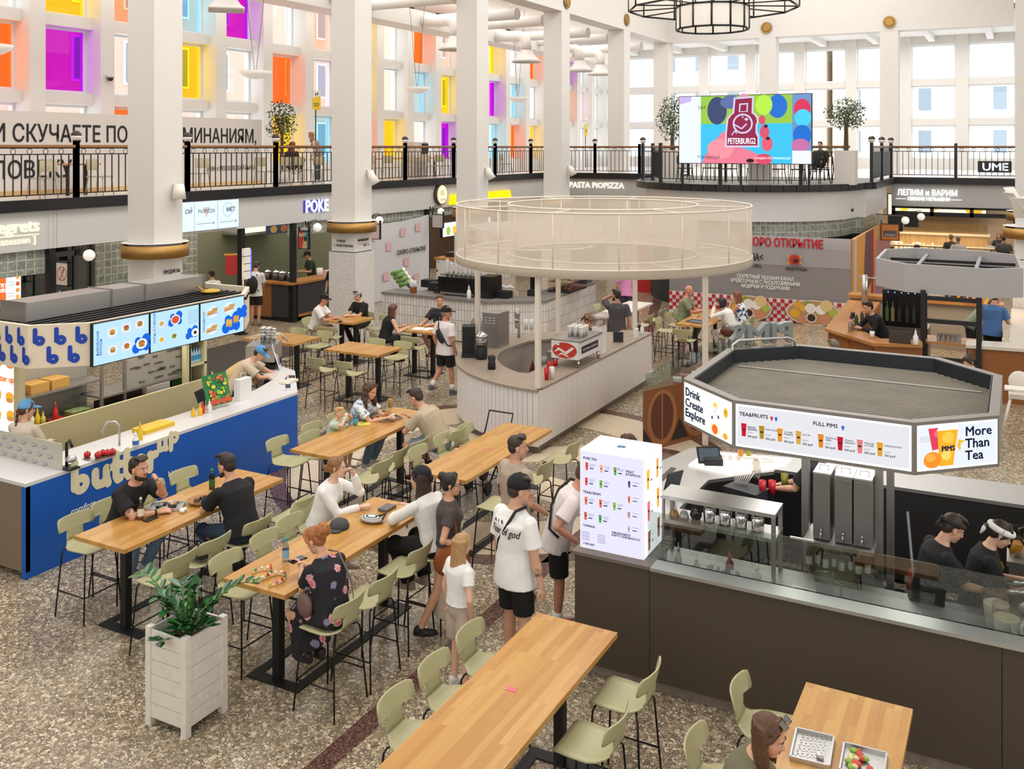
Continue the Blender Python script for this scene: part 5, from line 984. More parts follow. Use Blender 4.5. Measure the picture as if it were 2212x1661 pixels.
boxy('card_terminal','black payment terminal on the stall counter','terminal',-10.78,-10.66,12.25,12.45,1.102,1.14,'#202226',.5)
o = thing('espresso_machine','steel espresso machine with stacked paper cups at the stall end','coffee machine',at(560,800,1.1));p = V((-11.75,12.85,1.1))
b = MB();b.cbox(p + V((0,0,.27)),(.5,.55,.28),0,.5);b.build('body',M_steel,o);MB().cbox(p + V((0,0,.04)),(.5,.55,.08),0,.5).build('base',M_blk2,o);MB().cbox(p + V((.02,-.06,.12)),(.34,.4,.1),0,.5).build('group_bay',M_blk2,o)
MB().tube([p + V((-.2,-.2,.41)),p + V((-.12,-.12,.55)),p + V((.2,.2,.55)),p + V((.28,.3,.41))],.012,6).tube([p + V((-.3,.1,.41)),p + V((-.2,.2,.52)),p + V((.05,.35,.52)),p + V((.1,.4,.41))],.012,6).build('top_rail',M_steel,o)
for k in range(5):
    q = p + V((-.05 + .1 * (k % 3) - .05 * (k // 3),.02 + .09 * (k // 3) + .03 * (k % 3),.42));b = MB()
    for j in range(4):b.lathe([(.03,0),(.041,.09),(.043,.09),(.043,.096)],q + V((0,0,.05 * j)),14)
    tag(b.build('paper_cups',spotted('#eeece8','#2f4a8f',26,.58)),'stack of white and blue paper cups on the stall coffee machine','cups','paper cup stacks on the stall coffee machine')
o = thing('menu_stand','white sloping menu card by the stall coffee machine','menu',at(588,800,1.1));p = V((-11.3,12.75,1.12));fr = Fr(p,(-.6,.8,0),(-.25,-.18,.95));b = MB();fr.slab(b,0,0,.26,.42,-.01,0);b.build('card',mat('#e6ebf2',.4),o);prints(fr,[('d',.14,.12,.05,.06,'#6a4a9a'),('r',.07,.05,.2,.1,'#3f46b0'),('d',.14,.2,.03,.03,'#c46a5a'),('r',.04,.34,.2,.36,'#7fa8d8')],'menu_print',o)
# ================================================================ ROUND WHITE KIOSK WITH MESH CROWN
def ribbed():
    m,nt,b,mp,L = nodes_mat('white_ribbed',.5);b.inputs['Base Color'].default_value = lin('#e4ddd8');return m
M_rib = mat('#e4dedb',.5);M_stone = mat('#9b8c7c',.45,noise=.06,nscale=6);RC = V((-6.85,16.5,0));RR = 2.72
K2 = thing('round_kiosk_counter','half round white ribbed coffee counter under the mesh crown','counter',RC)
outl = [(RC.x,RC.y - RR)] + [(RC.x + RR * math.cos(R(a)),RC.y + RR * math.sin(R(a))) for a in range(-94,-182,-4)] + [(RC.x - 2.5,RC.y + 1.1),(RC.x - 1.75,RC.y + 2.05),(RC.x - .55,RC.y + 2.45)]
innl = [(RC.x - .62,RC.y - RR + 1.0)] + [(RC.x + 1.95 * math.cos(R(a)),RC.y + 1.95 * math.sin(R(a))) for a in range(-115,-182,-6)] + [(RC.x - 1.9,RC.y + .75),(RC.x - 1.35,RC.y + 1.5),(RC.x - .5,RC.y + 1.85)]
b = MB();b.prism(outl + innl[::-1],1.01,1.05);b.box(RC.x - .66,RC.x,RC.y - RR + .2,RC.y + RR,1.011,1.051);b.build('worktop',M_stone,K2)
b = MB();pl = [(RC.x - .01,RC.y - RR + .03)] + [(RC.x + (RR - .03) * math.cos(R(a)),RC.y + (RR - .03) * math.sin(R(a))) for a in range(-91,-182,-1)]
def ribs(b,pts,z0,z1,step=.095):
    for p,q in zip(pts,pts[1:]):
        p,q = V((p[0],p[1],0)),V((q[0],q[1],0));L_ = (q - p).length;n = max(1,round(L_ / step));t_ = (q - p).normalized();nn = V((-t_.y,t_.x,0))
        for i in range(n):a,c = p + t_ * (L_ * i / n + .004),p + t_ * (L_ * (i + 1) / n - .004);b.prism([(a.x,a.y),(c.x,c.y),(c.x + nn.x * .022,c.y + nn.y * .022),(a.x + nn.x * .022,a.y + nn.y * .022)],z0,z1)
arc2 = [(RC.x + (RR - .05) * math.cos(R(-90 - 2.06 * i)),RC.y + (RR - .05) * math.sin(R(-90 - 2.06 * i))) for i in range(44)]
b = MB();ribs(b,arc2,.13,1.01,.09);ribs(b,[(RC.x - .03,RC.y + RR - .02),(RC.x - .03,RC.y - RR + .03)][::1],.13,1.01);b.build('ribbed_front',M_rib,K2)
b = MB();b.prism([(p[0] * 1,p[1]) for p in arc2] + [(RC.x + 2.2 * math.cos(R(a)),RC.y + 2.2 * math.sin(R(a))) for a in range(-178,-91,4)],.12,1.01);b.box(RC.x - .6,RC.x - .05,RC.y - RR + .2,RC.y + RR - .02,.12,1.01);b.prism(outl[22:] + [(RC.x - .5,RC.y + 2.0),(RC.x - 1.5,RC.y + 1.65),(RC.x - 2.1,RC.y + .85),(RC.x - 2.2,RC.y)],.12,1.01);b.build('carcass',mat('#d3cac4',.5),K2)
b = MB();b.prism([(RC.x + (p[0] - RC.x) * .965,RC.y + (p[1] - RC.y) * .965) for p in arc2] + [(RC.x + 2.3 * math.cos(R(a)),RC.y + 2.3 * math.sin(R(a))) for a in range(-178,-91,4)],0,.12);b.box(RC.x - .6,RC.x - .1,RC.y - RR + .3,RC.y + RR - .1,0,.12);b.build('kick_plate',mat('#8b8172',.5),K2)
def mesh_cloth():
    m = bpy.data.materials.new('fine_mesh');m.use_nodes = True;nt = m.node_tree;nt.nodes.clear();L = nt.links.new
    tc = nt.nodes.new('ShaderNodeTexCoord');d = nt.nodes.new('ShaderNodeBsdfDiffuse');d.inputs[0].default_value = lin('#e9dfd0');tl = nt.nodes.new('ShaderNodeBsdfTranslucent');tl.inputs[0].default_value = lin('#e9dfd0');mx = nt.nodes.new('ShaderNodeMixShader');mx.inputs[0].default_value = .3;L(d.outputs[0],mx.inputs[1]);L(tl.outputs[0],mx.inputs[2])
    t = nt.nodes.new('ShaderNodeBsdfTransparent');x = nt.nodes.new('ShaderNodeMixShader');x.inputs[0].default_value = .5;o = nt.nodes.new('ShaderNodeOutputMaterial')
    L(t.outputs[0],x.inputs[1]);L(mx.outputs[0],x.inputs[2]);L(x.outputs[0],o.inputs[0]);return m
M_mesh = mesh_cloth();M_ivory = mat('#e3d9cb',.45)
K2c = thing('mesh_crown','big ivory ring canopy of fine mesh over the round kiosk','canopy',RC)
CR = 2.7;CC = V((-6.86,16.5,0))
def ring(r,z,th=.016,n=72):return [(CC.x + r * math.cos(2 * math.pi * i / n),CC.y + r * math.sin(2 * math.pi * i / n),z) for i in range(n + 1)]
for r,nm in ((CR,'outer_mesh'),(1.75,'inner_mesh')):b = MB();b.lathe([(r,2.98),(r,3.9)],CC,72,0,True,False);b.build(nm,M_mesh,K2c)
b = MB();b.lathe([(CR + .015,2.86),(CR + .02,3.0),(CR - .06,3.0),(CR - .06,2.86),(CR + .015,2.86)],CC,72,0,True,False);b.build('skirt_band',mat('#a39684',.5,noise=.12,nscale=70),K2c)
b = MB();b.lathe([(1.75,2.985),(CR,2.985)],CC,72,0,True,False);b.build('soffit_mesh',M_mesh,K2c)
for r in (CR,1.75):
    for z in (3.9,3.0):MB().tube(ring(r,z),.016,6,0,False).build('ring_bar',M_ivory,K2c)
for k in range(16):
    a = 2 * math.pi * k / 16 + .1;q = V((math.cos(a),math.sin(a),0));b = MB();b.tube([CC + q * CR + V((0,0,2.95)),CC + q * CR + V((0,0,3.9))],.012,5)
    if k % 2 == 0:b.tube([CC + q * 1.75 + V((0,0,2.99)),CC + q * 1.75 + V((0,0,3.9))],.012,5).tube([CC + q * 1.75 + V((0,0,3.9)),CC + q * CR + V((0,0,3.9))],.012,5).tube([CC + q * 1.75 + V((0,0,2.99)),CC + q * CR + V((0,0,2.99))],.012,5)
    b.build('strut',M_ivory,K2c)
for a in (194,269,338,96,135):
    q = CC + V((math.cos(R(a)),math.sin(R(a)),0)) * (2.4 if a != 269 else 2.58);z = 1.051 if a not in (338,) else 0
    MB().box(q.x - .04,q.x + .04,q.y - .04,q.y + .04,z,2.99).build('pole',M_ivory,K2c)
# on the round kiosk
o = thing('espresso_machine','white espresso machine with red swirl side on the round kiosk','coffee machine',(-7.1,16.0,1.05));p = V((-7.12,15.95,1.05))
MB().box(p.x - .28,p.x + .24,p.y - .5,p.y + .55,1.2,1.5).build('body',mat('#ecebea',.3),o);MB().box(p.x - .26,p.x + .28,p.y - .48,p.y + .53,1.5,1.53).build('cup_tray',M_steel2,o)
for dx in (-.22,.2):
    for dy in (-.42,.46):MB().tube([p + V((dx,dy,.15)),p + V((dx * 1.15,dy,.0))],[.02,.028],8).build('leg',M_chrome,o)
fr = Fr((p.x - .28,p.y - .502,1.2),(1,0,0));prints(fr,[('d',.26,.15,.24,.14,'#c8362c'),('p',[(.05,.1),(.15,.15),(.3,.08),(.45,.2),(.4,.22),(.28,.13),(.14,.2)],'#efeae6'),('p',[(.1,.03),(.2,.08),(.35,.03),(.33,.06),(.2,.11)],'#efeae6'),('p',[(.1,.22),(.18,.25),(.12,.28)],'#efeae6')],'red_swirl',o)
fr = Fr((p.x + .242,p.y - .35,1.28),(0,1,0));b = MB();fr.rect(b,0,0,.75,.13);b.build('badge_plate',mat('#2a2732',.3),o);text('VICTORIA ARDUINO',fr,.05,.045,.05,mat('#d8d4dc',.4),o,width=.65)
rnd = random.Random(5)
for k in range(9):
    q = p + V((-.1 + .11 * (k % 3),-.1 + .12 * (k // 3),.481));b = MB()
    for j in range(5):b.lathe([(.03,0),(.042,.085),(.044,.09)],q + V((0,0,.022 * j)),12)
    tag(b.build('paper_cups',mat('#eeebe6',.5)),'stack of white cups on the red swirl espresso machine','cups','cup stacks on the round kiosk machine')
o = thing('coffee_grinder','white coffee grinder with clear hopper beside the espresso machine','grinder',(-7.05,17.0,1.05));MB().box(-7.17,-6.97,16.75,16.98,1.051,1.55).build('body',mat('#efeeed',.3),o);MB().lathe([(.08,1.55),(.2,1.62),(.22,1.78),(.2,1.8)],(-7.07,16.87,0),18).build('hopper',pane('#e6e2de',.12),o)
o = thing('coffee_grinder','tall steel and black grinder at the left end of the round kiosk','grinder',at(1040,765,1.05));p = at(1040,775,1.05);MB().lathe([(.1,0),(.11,.03),(.11,.22),(.09,.24)],p,18).build('base',M_blk2,o);MB().lathe([(.1,.24),(.12,.27),(.12,.4)],p,18).build('hopper',pane('#c9c2bb',.2),o);MB().lathe([(.122,.4),(.125,.44),(.07,.47),(.03,.5)],p,18).build('lid',M_chrome,o)
o = thing('tin_can','small black grinder beside the tall one on the round kiosk','grinder',at(1062,795,1.05));p = at(1062,797,1.05);MB().lathe([(.07,0),(.07,.1),(.06,.12),(.07,.22),(.05,.24)],p,16).build('body',M_blk2,o)
o = thing('batch_brewer','black brewer tower on the far left of the round kiosk','brewer',at(1012,765,1.05));p = at(1015,768,1.05);MB().cbox(p + V((0,0,.03)),(.3,.42,.06),0,.5).build('base',M_blk2,o);MB().cbox(p + V((-.06,.06,.3)),(.24,.3,.5),0,.5).build('tower',M_blk2,o)
o = thing('juice_press','steel coffee dispenser with vents on the round kiosk','dispenser',(-9.15,16.4,1.05));MB().box(-9.3,-8.95,16.3,16.75,1.051,1.72).build('cabinet',M_steel2,o);prints(Fr((-9.3,16.298,1.5),(1,0,0)),[('r',.05 + .09 * i,.02 + .05 * j,.11 + .09 * i,.035 + .05 * j,'#d8d6d2') for i in range(3) for j in range(3)],'vents',o)
for k,(px,py,c) in enumerate(((1181,800,'#c4201f'),(1192,798,'#e8e6e3'))):jar('paper_cup',['red paper cups on the round kiosk corner','white cup with blue band on the round kiosk corner'][k],at(px,py + 20,1.05),.045,.2,c,'cup',.036)
for k,(px,py) in enumerate(((1187,790),(1199,785))):jar('milk_jug',['red milk jug, left of the pair by the espresso machine','red milk jug, right of the pair by the espresso machine'][k],at(px,py + 5,1.05),.045,.11,'#c4201f','jug',.05)
jar('milk_jug','steel milk jug left of the red jugs',at(1176,785,1.05),.05,.12,'#9a9896','jug',.055)
tag(MB().ball(at(1089,727,1.09),.05).build('lemon',mat('#e6c62c',.4)),'yellow lemon on the round kiosk back counter','lemon')
o = thing('drink_mixer','steel drink mixer on the round kiosk back counter','mixer',at(1117,728,1.05));p = at(1117,730,1.05);MB().tube([p + V((0,.08,0)),p + V((0,.08,.5))],.03,8).build('stand',M_steel,o);MB().lathe([(.035,.2),(.055,.36),(.055,.38)],p,14).build('beaker',M_chrome,o);MB().lathe([(.05,.4),(.06,.5),(.05,.58),(.02,.6)],p,14).build('motor',M_steel,o)
for k,(px,c) in enumerate(((1136,'#dfe3e2'),(1148,'#dfe3e2'),(1160,'#d9a348'))):jar('straw_cup',['clear glass of straws, left one','clear glass of straws, right one','glass of golden straws'][k] + ' on the round kiosk',at(px,712,1.05),.045,.22,c,'straws',.04)
boxy('fridge','grey under counter fridge inside the round kiosk','fridge',-8.2,-7.6,16.9,17.6,.01,.95,mat('#9a9896',.35,.6));tag(MB().lathe([(.005,1.0),(.05,.85),(.1,.6),(.07,.58)],(-8.0,15.9,0),10).build('towel',mat('#5a1520',.9)),'dark red towel hanging inside the round kiosk','towel')
boxy('tablet','dark tablet propped by the coffee grinder','tablet',-7.2,-7.0,17.9,17.93,1.06,1.26,'#23252b',.4);boxy('card_holder','white card stand at the far corner of the round kiosk','sign',-6.99,-6.96,18.5,18.7,1.052,1.22,'#ecebe8');bottle('sanitiser_bottle','sanitiser pump bottle at the far end of the round kiosk',(-6.98,18.95,1.05),.22,'#e8e6e2','#e8e6e2',r=.04,nozzle=True)
# ================================================================ DARK TEA KIOSK WITH LIT CANOPY
M_dark = mat('#4b4034',.55,noise=.05,nscale=60);M_frame2 = mat('#8d8883',.4,.5)
K3 = thing('tea_kiosk_counter','long dark brown tea kiosk counter with steel ledge','counter',(-1.4,8.6,0))
b = MB()
for x0,x1 in ((-3.72,-2.98),(-2.975,-.13),(-.125,1.6)):b.box(x0,x1,8.28,8.34,.11,1.12)
b.box(-3.72,-3.66,8.34,11.1,.11,1.1);b.build('front_panel',M_dark,K3)
MB().box(-3.66,1.6,8.33,8.4,0,.11).box(-3.64,-3.6,8.4,11.0,0,.1).build('skirting',mat('#8b8076',.5,noise=.2,nscale=12),K3)
MB().box(-3.74,-2.96,8.25,9.0,1.12,1.15).build('box_shelf',mat('#6f655a',.4),K3)
MB().box(-2.96,1.6,8.24,8.46,1.12,1.15).box(-2.96,1.6,8.44,8.46,.93,1.15).build('steel_ledge',M_steel,K3)
MB().box(-3.2,1.6,8.46,9.3,.9,.93).build('work_top',M_steel2,K3);MB().box(-3.2,1.6,8.46,9.25,.1,.9).build('work_base',mat('#1d1c1b',.5),K3)
MB().prism([(-3.9,9.0),(-3.25,9.0),(-3.2,10.9),(-2.6,11.55),(-2.45,12.2),(-3.75,11.95),(-3.95,11.1)],1.05,1.09).prism([(-2.6,11.6),(1.6,11.75),(1.6,12.5),(-2.45,12.2)],1.06,1.1).build('steel_worktop',M_steel,K3)
b = MB();b.prism([(-3.66,9.0),(-3.25,9.0),(-3.2,10.9),(-2.6,11.6),(1.6,11.75),(1.6,12.4),(-2.45,12.15),(-3.7,11.9),(-3.66,11)],.05,1.05);b.build('rear_body',mat('#1f1d1c',.5),K3);MB().box(-3.1,1.6,9.31,11.5,.002,.012).build('dark_floor_sheet',mat('#1d1c1b',.7),K3)  # dark sheet added over the terrazzo to darken the kiosk floor
M_glow = glow('#fdf4ea',1.1)
MB().prism([(-3.55,11.25),(-3.0,11.15),(-2.5,11.75),(-2.5,12.05),(-3.5,11.85)],1.09,1.115).build('lit_top',mat('#f6f0e6',.25,emit=.55),K3);text('PIMS',Fr((-3.38,11.55,1.117),(.96,.28,0),(-.28,.96,0)),0,0,.26,mat('#d6d0c8',.3),K3,width=.75,bold=.03)
o = thing('glass_screen','low glass screen along the tea kiosk ledge','glass screen',(-1,8.45,1.15)); 
for x0,x1 in ((-3.1,-1.66),(-1.655,1.6)):MB().box(x0,x1,8.447,8.455,1.152,1.58).build('pane',pane('#dfe5e2',.07),o)
b = MB();b.box(-1.76,-1.56,8.44,8.46,1.575,1.59);b.build('clip',M_steel,o)
# lit menu box
o = thing('menu_light_box','glowing white menu box with cups on the kiosk corner','menu',(-3.36,8.62,1.15));X0,X1,Y0,Y1,ZA,ZB = -3.7,-3.06,8.36,8.86,1.152,2.08
MB().box(X0,X1,Y0,Y1,ZA,ZB).build('box',mat('#e6e3e6',.4,emit=.35),o)
fr = Fr((X0,Y0 - .001,ZA),(1,0,0));it = [('r',.012,.012,.628,.918,'#d9d7ec')];T1,T2 = '#2b2f5a','#7a7aa0'
rows = [(.74,(('#d9534a',.05),('#e6a27a',.2),('#5fa04a',.34))),(.6,(('#d9534a',.05),('#6db04f',.2))),(.42,(('#d9724a',.05),('#d9624a',.2),('#7fb84f',.34))),(.28,(('#c9624a',.05),('#4f9a5a',.2)))]
for y,cs in rows:
    for c,a in cs:it += cup(a + .02,y,.075,c) + [('r',a + .05,y + .06,a + .11,y + .064,T2),('r',a + .05,y + .045,a + .1,y + .049,T2),('r',a + .05,y + .02,a + .09,y + .03,T1)]
for y,c in ((.66,'#5a4a8a'),(.52,'#c9705a'),(.38,'#b98f8a'),(.25,'#c9b0a8')):it += cup(.51,y,.06,c) + [('r',.545,y + .05,.61,y + .054,T2),('r',.545,y + .02,.59,y + .028,T1)]
it += [('r',.04 + .16 * j,.1 + .018 * i,.12 + .16 * j,.105 + .018 * i,T2) for i in range(5) for j in range(2)] + [('o',.38,.82,.006,.01,'#c94a4a'),('o',.41,.82,.006,.01,'#4a6ac9')]
prints(fr,it,'menu_print',o,.9)
G_ = glow('#3a3d66',.7)
text('PURE TEA',fr,.04,.85,.032,G_,o,bold=.01,d=.02);text('TEA&CREAM',fr,.04,.53,.032,G_,o,bold=.01,d=.02);text('MILKY\n&TAPIOCA',fr,.47,.79,.03,G_,o,bold=.01,d=.02);text('TOPPINGS',fr,.04,.215,.026,G_,o,bold=.01,d=.02);text('ОФОРМЛЯЙТЕ\nКАРТУ ЛОЯЛЬНОСТИ',fr,.33,.2,.026,G_,o,bold=.01,d=.02);text('+100 руб',fr,.04,.045,.028,G_,o,bold=.01,d=.02)
fr = Fr((X1 + .001,Y0,ZA),(0,1,0));it = [('r',.012,.012,.488,.918,'#ecebf3')]
for a,y,c in ((.1,.62,'#e0a92c'),(.35,.66,'#d9a05a'),(.1,.33,'#d9627a'),(.35,.38,'#e0992c'),(.1,.06,'#8a5a3a'),(.35,.1,'#6a4a3a')):it += cup(a,y,.18,c) + [('r',a + .06,y + .12,a + .12,y + .125,T2),('r',a + .06,y + .06,a + .11,y + .072,T1)]
prints(fr,it,'menu_print',o,1.0);fr = Fr((-3.38,8.61,ZB),(1,0,0),(0,1,0));prints(fr,[('d',0,0,.045,.04,'#3f6a9a'),('r',-.003,-.03,.003,.03,'#c9d6e6')],'top_mark',o)
# canopy
OC = [(-2.36,8.84),(-.8,8.84),(-.165,9.43),(-.165,11.1),(-.8,11.72),(-2.36,11.72),(-3.03,11.1),(-3.03,9.43)];ZL,ZH = 2.15,2.6
K3c = thing('tea_kiosk_canopy','octagonal lit menu canopy with corrugated roof over the tea kiosk','canopy',(-1.6,10.3,0))
b = MB();rim(OC,ZL,ZH,.1,b,-1.6,10.3);b.build('fascia_frame',M_frame2,K3c)
b = MB();rim([(-1.6 + (x + 1.6) * .935,10.3 + (y - 10.3) * .935) for x,y in OC],2.42,ZH - .004,.012,b,-1.6,10.3);b.build('inner_upstand',mat('#1d2228',.5),K3c)
def xr(y):
    t_ = max(0,9.4 - y,y - 11.13);return (-2.93 + t_ * 1.1,-.265 - t_ * 1.05)
b = MB();y = 8.97
while y < 11.6:
    for q,dz in ((0,0),(.016,.022),(.036,.022),(.052,0)):pass
    x0,x1 = xr(y);x2,x3 = xr(y + .07);zb = 2.43
    pr = [(0,0),(.014,.022),(.038,.022),(.052,0),(.07,0)]
    for (p_,za),(q,zc) in zip(pr,pr[1:]):b.quad((x0,y + p_,zb + za),(x1,y + p_,zb + za),(x1,y + q,zb + zc),(x0,y + q,zb + zc))
    y += .07
b.build('corrugated_roof',mat('#7d766b',.5,.3,noise=.12,nscale=3),K3c)
MB().box(-2.85,-.35,10.86,10.9,2.45,2.458).build('roof_seam',mat('#a59f95',.5),K3c)
MB().prism([(-1.6 + (x + 1.6) * .92,10.3 + (y - 10.3) * .92) for x,y in OC],ZL + .02,ZL + .04).build('ceiling_panel',mat('#3c3a38',.6),K3c)
for x,y in ((-1.87,9.7),(-1.19,9.7),(-1.87,10.6),(-1.19,10.6)):MB().box(x - .035,x + .035,y - .035,y + .035,0,ZL + .02).build('post',M_steel2,K3c)
def lit(name,p,q,parent,cshade='#d9d9de'):
    p,q = V(p + (ZL,)),V(q + (ZL,));fr = Fr(p,q - p);L_ = (q - p).length;b = MB();fr.rect(b,.025,.03,L_ - .025,.42,.003);b.build(name,glow('#dfe9ff',2.2),parent);b = MB();fr.rect(b,.04,.048,L_ - .04,.405,.006);pn = b.build('print_panel',glow(cshade,.88),parent);return fr,L_,pn
INK = glow('#1f2a4c',.5)
fr,L_,pn = lit('light_edge',OC[0],OC[1],K3c)
it = []
cups = (('#c41f3a','BERRIES\n&BERRIES','500 руб'),('#a88a2c','KIWI ALOE','500 руб'),('#d9922c','LYCHEE\nMANGO','500 руб'),('#cfa04a','ALL IN','550 руб'),('#d9822c','TROPICAL\nVIBES','550 руб'),('#b81f38','STRAW\nGRANNY','550 руб'),('#d97a78','PEACHE\nLYCHEE','550 руб'),('#d99a2c','MANGOOOM','550 руб'))
for k,(c,n,pz) in enumerate(cups):
    a = .1 + k * .165 + (.03 if k > 3 else 0);it += cup(a,.13,.12,c);text(n,fr,a + .035,.215,.022,INK,K3c,'drink_name',d=.01);text(pz,fr,a + .035,.13,.025,INK,K3c,'price',bold=.015,d=.01);it += [('r',a + .035,.175,a + .09,.178,'#8a8a98'),('r',a + .035,.167,a + .08,.17,'#8a8a98')]
it += [('d',.36,.34,.014,.014,'#c4404a'),('r',.352,.315,.368,.33,'#c4404a'),('d',.4,.34,.014,.014,'#3a6ac0'),('r',.392,.315,.408,.33,'#3a6ac0'),('d',.98,.34,.014,.014,'#3a6ac0'),('r',.972,.315,.988,.33,'#3a6ac0')]
prints(fr,it,'drink_pictures',K3c,.85,.008);text('TEA&FRUITS',fr,.06,.32,.048,INK,K3c,'menu_heading',bold=.015,d=.01);text('FULL PIMS',fr,.72,.32,.048,INK,K3c,'menu_heading',bold=.015,d=.01)
fr,L_,pn = lit('light_edge',OC[7],OC[0],K3c,'#eeeff2');text('Drink\nCreate\nExplore',fr,.06,.3,.115,INK,K3c,'slogan',bold=.012,d=.01,width=.36)
prints(fr,[('d',.6,.32,.035,.035,'#e8c23a'),('d',.6,.27,.03,.05,'#d8dade'),('d',.78,.3,.035,.045,'#e0a92c'),('d',.77,.31,.006,.008,'#5a3a1a'),('d',.79,.31,.006,.008,'#5a3a1a'),('d',.55,.2,.012,.018,'#1c1c22'),('d',.66,.23,.012,.018,'#1c1c22'),('d',.6,.1,.085,.06,'#f0dcb0'),('d',.6,.1,.05,.045,'#e0682c'),('d',.8,.14,.045,.07,'#e6e4da'),('d',.78,.08,.04,.03,'#e0a03a')],'picture',K3c,.95,.008)
fr,L_,pn = lit('light_edge',OC[1],OC[2],K3c,'#dfe4ec');text('More\nThan\nTea',fr,.5,.3,.115,INK,K3c,'slogan',bold=.015,d=.01,width=.27)
prints(fr,[('d',.1,.3,.07,.03,'#cdd6de'),('p',[(.17,.2),(.3,.22),(.32,.39),(.13,.39)],'#d8405a'),('d',.22,.34,.03,.03,'#e86a7a'),('p',[(.24,.06),(.38,.06),(.43,.37),(.22,.37)],'#e8a92c'),('d',.33,.3,.06,.05,'#f0c04a'),('d',.31,.15,.05,.04,'#f4cf6a'),('p',[(.21,.365),(.44,.365),(.42,.4),(.24,.4)],'#e9edf0'),('d',.17,.12,.09,.07,'#e88a2c'),('d',.15,.14,.05,.035,'#f0a84a'),('p',[(.43,.28),(.5,.26),(.455,.24),(.45,.17),(.42,.22)],'#e8b23a')],'drink_pictures',K3c,.9,.008);text('PIMS',fr,.255,.19,.06,INK,K3c,'brand_mark',bold=.03,d=.016,width=.13)
o = thing('roof_letters','grey standing letters PIMS seen from behind on the tea canopy edge','sign',(-2.7,11.4,ZH));fr = Fr((-2.36,11.78,ZH + .02),(-.73,-.68,0));text('PIMS',fr,.05,.0,.33,mat('#8f9594',.45,.3),o,'steel_letters',width=.78,ext=.045,bold=.03)
MB().tube([(-2.36,11.6,2.45),(-2.36,11.6,2.66),(-2.44,11.56,2.7),(-2.9,11.1,2.7),(-2.95,11.02,2.66),(-2.95,11.02,2.45)],.016,8).build('pipe_rail',M_steel,o)
area('kiosk_canopy_fill',(-1.6,10.3,2.15),(0,0,0),1.8,1.8,30,(1,.95,.88))  # area light added under the canopy to brighten the kiosk inside
# on the kiosk
M_m = mat('#8f8c89',.5,.7)
o = thing('shelf_rack','two tier steel rack of pots on the tea counter','rack',(-2.55,9.1,.93));XA,XB,YA,YB = -3.11,-2.0,8.95,9.28
for z in (1.33,1.56):MB().box(XA,XB,YA,YB,z - .035,z).build('shelf',M_steel,o)
for x in (XA + .02,XB - .02):
    for y in (YA + .02,YB - .02):MB().box(x - .018,x + .018,y - .018,y + .018,.93,1.53).build('post',M_steel2,o)
for k in range(4): 
    q = V((-2.66 + k * .155,9.1,1.332));o = thing('steel_pot',('polished steel pot, %s on the rack shelf' % ('leftmost','second','third','rightmost')[k]),'pot',q,0,'steel pots on the tea rack');MB().lathe([(.055,0),(.06,.01),(.06,.12),(.055,.125)],q,18).build('pot_body',M_chrome,o);MB().lathe([(.061,.125),(.04,.14),(.012,.145),(.012,.16)],q,16).build('lid',M_chrome,o)
for k,(x,c) in enumerate(((-3.0,'#d9a03a'),(-2.9,'#e8e4dc'))):q = V((x,9.05,1.332));o = thing('glass_flask',['conical glass flask of amber syrup','clear empty conical glass flask'][k] + ' on the tea rack','flask',q);MB().lathe([(.05,0),(.052,.01),(.018,.11),(.018,.15),(.022,.155)],q,16,cap=False).build('flask_body',pane('#e6e8e6',.15),o);MB().lathe([(.045,.004),(.046,.03),(.03,.06)],q,14).build('liquid',mat(c,.3),o)
tag(MB().lathe([(.04,0),(.06,.04),(.05,.09),(.03,.11),(.035,.13)],(-2.79,9.08,1.332),16).build('coffee_pot',mat('#1c120e',.15)),'round dark coffee pot between flasks and steel pots','coffee pot')
for k,x in enumerate((-1.7,-1.5,-1.33)):
    q = V((x + .02,9.62,1.2));o = thing('water_boiler','tall steel tea dispenser, %s of three' % ('the lone left one','middle one','right one, lid askew')[k],'dispenser',q,0,'tall steel tea dispensers');MB().cbox(q + V((0,0,.31)),(.155,.3,.6)).build('tank',M_m,o);MB().cbox(q + V((0,.02,.625)),(.165,.3,.02)).build('lid',M_steel,o);MB().tube([q + V((-.04,0,.635)),q + V((-.04,0,.675)),q + V((.04,0,.675)),q + V((.04,0,.635))],.007,6).build('handle',M_chrome,o);MB().tube([q + V((0,-.15,.08)),q + V((0,-.2,.08)),q + V((0,-.2,.04))],.012,8).tube([q + V((0,-.18,.08)),q + V((0,-.18,.12))],.008,6).build('tap',M_chrome,o)
o = thing('dispenser_stand','dark steel stand carrying the tall tea dispensers','stand',(-1.5,9.6,0));MB().box(-1.84,-1.2,9.4,9.85,1.16,1.2).build('stand_top',M_steel2,o);MB().box(-1.84,-1.2,9.42,9.85,.86,.9).box(-1.84,-1.2,9.8,9.85,.0,1.16).build('lower_shelf',mat('#26282b',.4),o)
rnd = random.Random(3)
for k in range(8):bottle('syrup_bottle','clear syrup bottle with pale label under the tall dispensers',(-1.8 + .075 * k,9.5 + .06 * (k % 2),.9),.24,['#c98a5a','#d9c9a8','#b98a8a','#d0c0a8'][k % 4],'#c9b08a',r=.028,lab='#d9d4c4',group='syrup bottles under the dispensers',glass=True)
its = (('measuring_cup',-3.0,8.7,.05,.22,'#dcdad4','cup'),('glass_tumbler',-2.8,8.62,.05,.09,'#d9d6d0','tumbler'),('plastic_tub',-2.35,8.68,.09,.12,'#c9d2c0','tub'),('bowl',-2.55,8.85,.06,.07,'#d6d8d2','bowl'))
for n,x,y,r,h,c,cat in its:jar(n,'clear %s on the tea counter behind the glass' % n.replace('_',' '),(x,y,.932),r,h,c,cat,r * .8,glass=1)
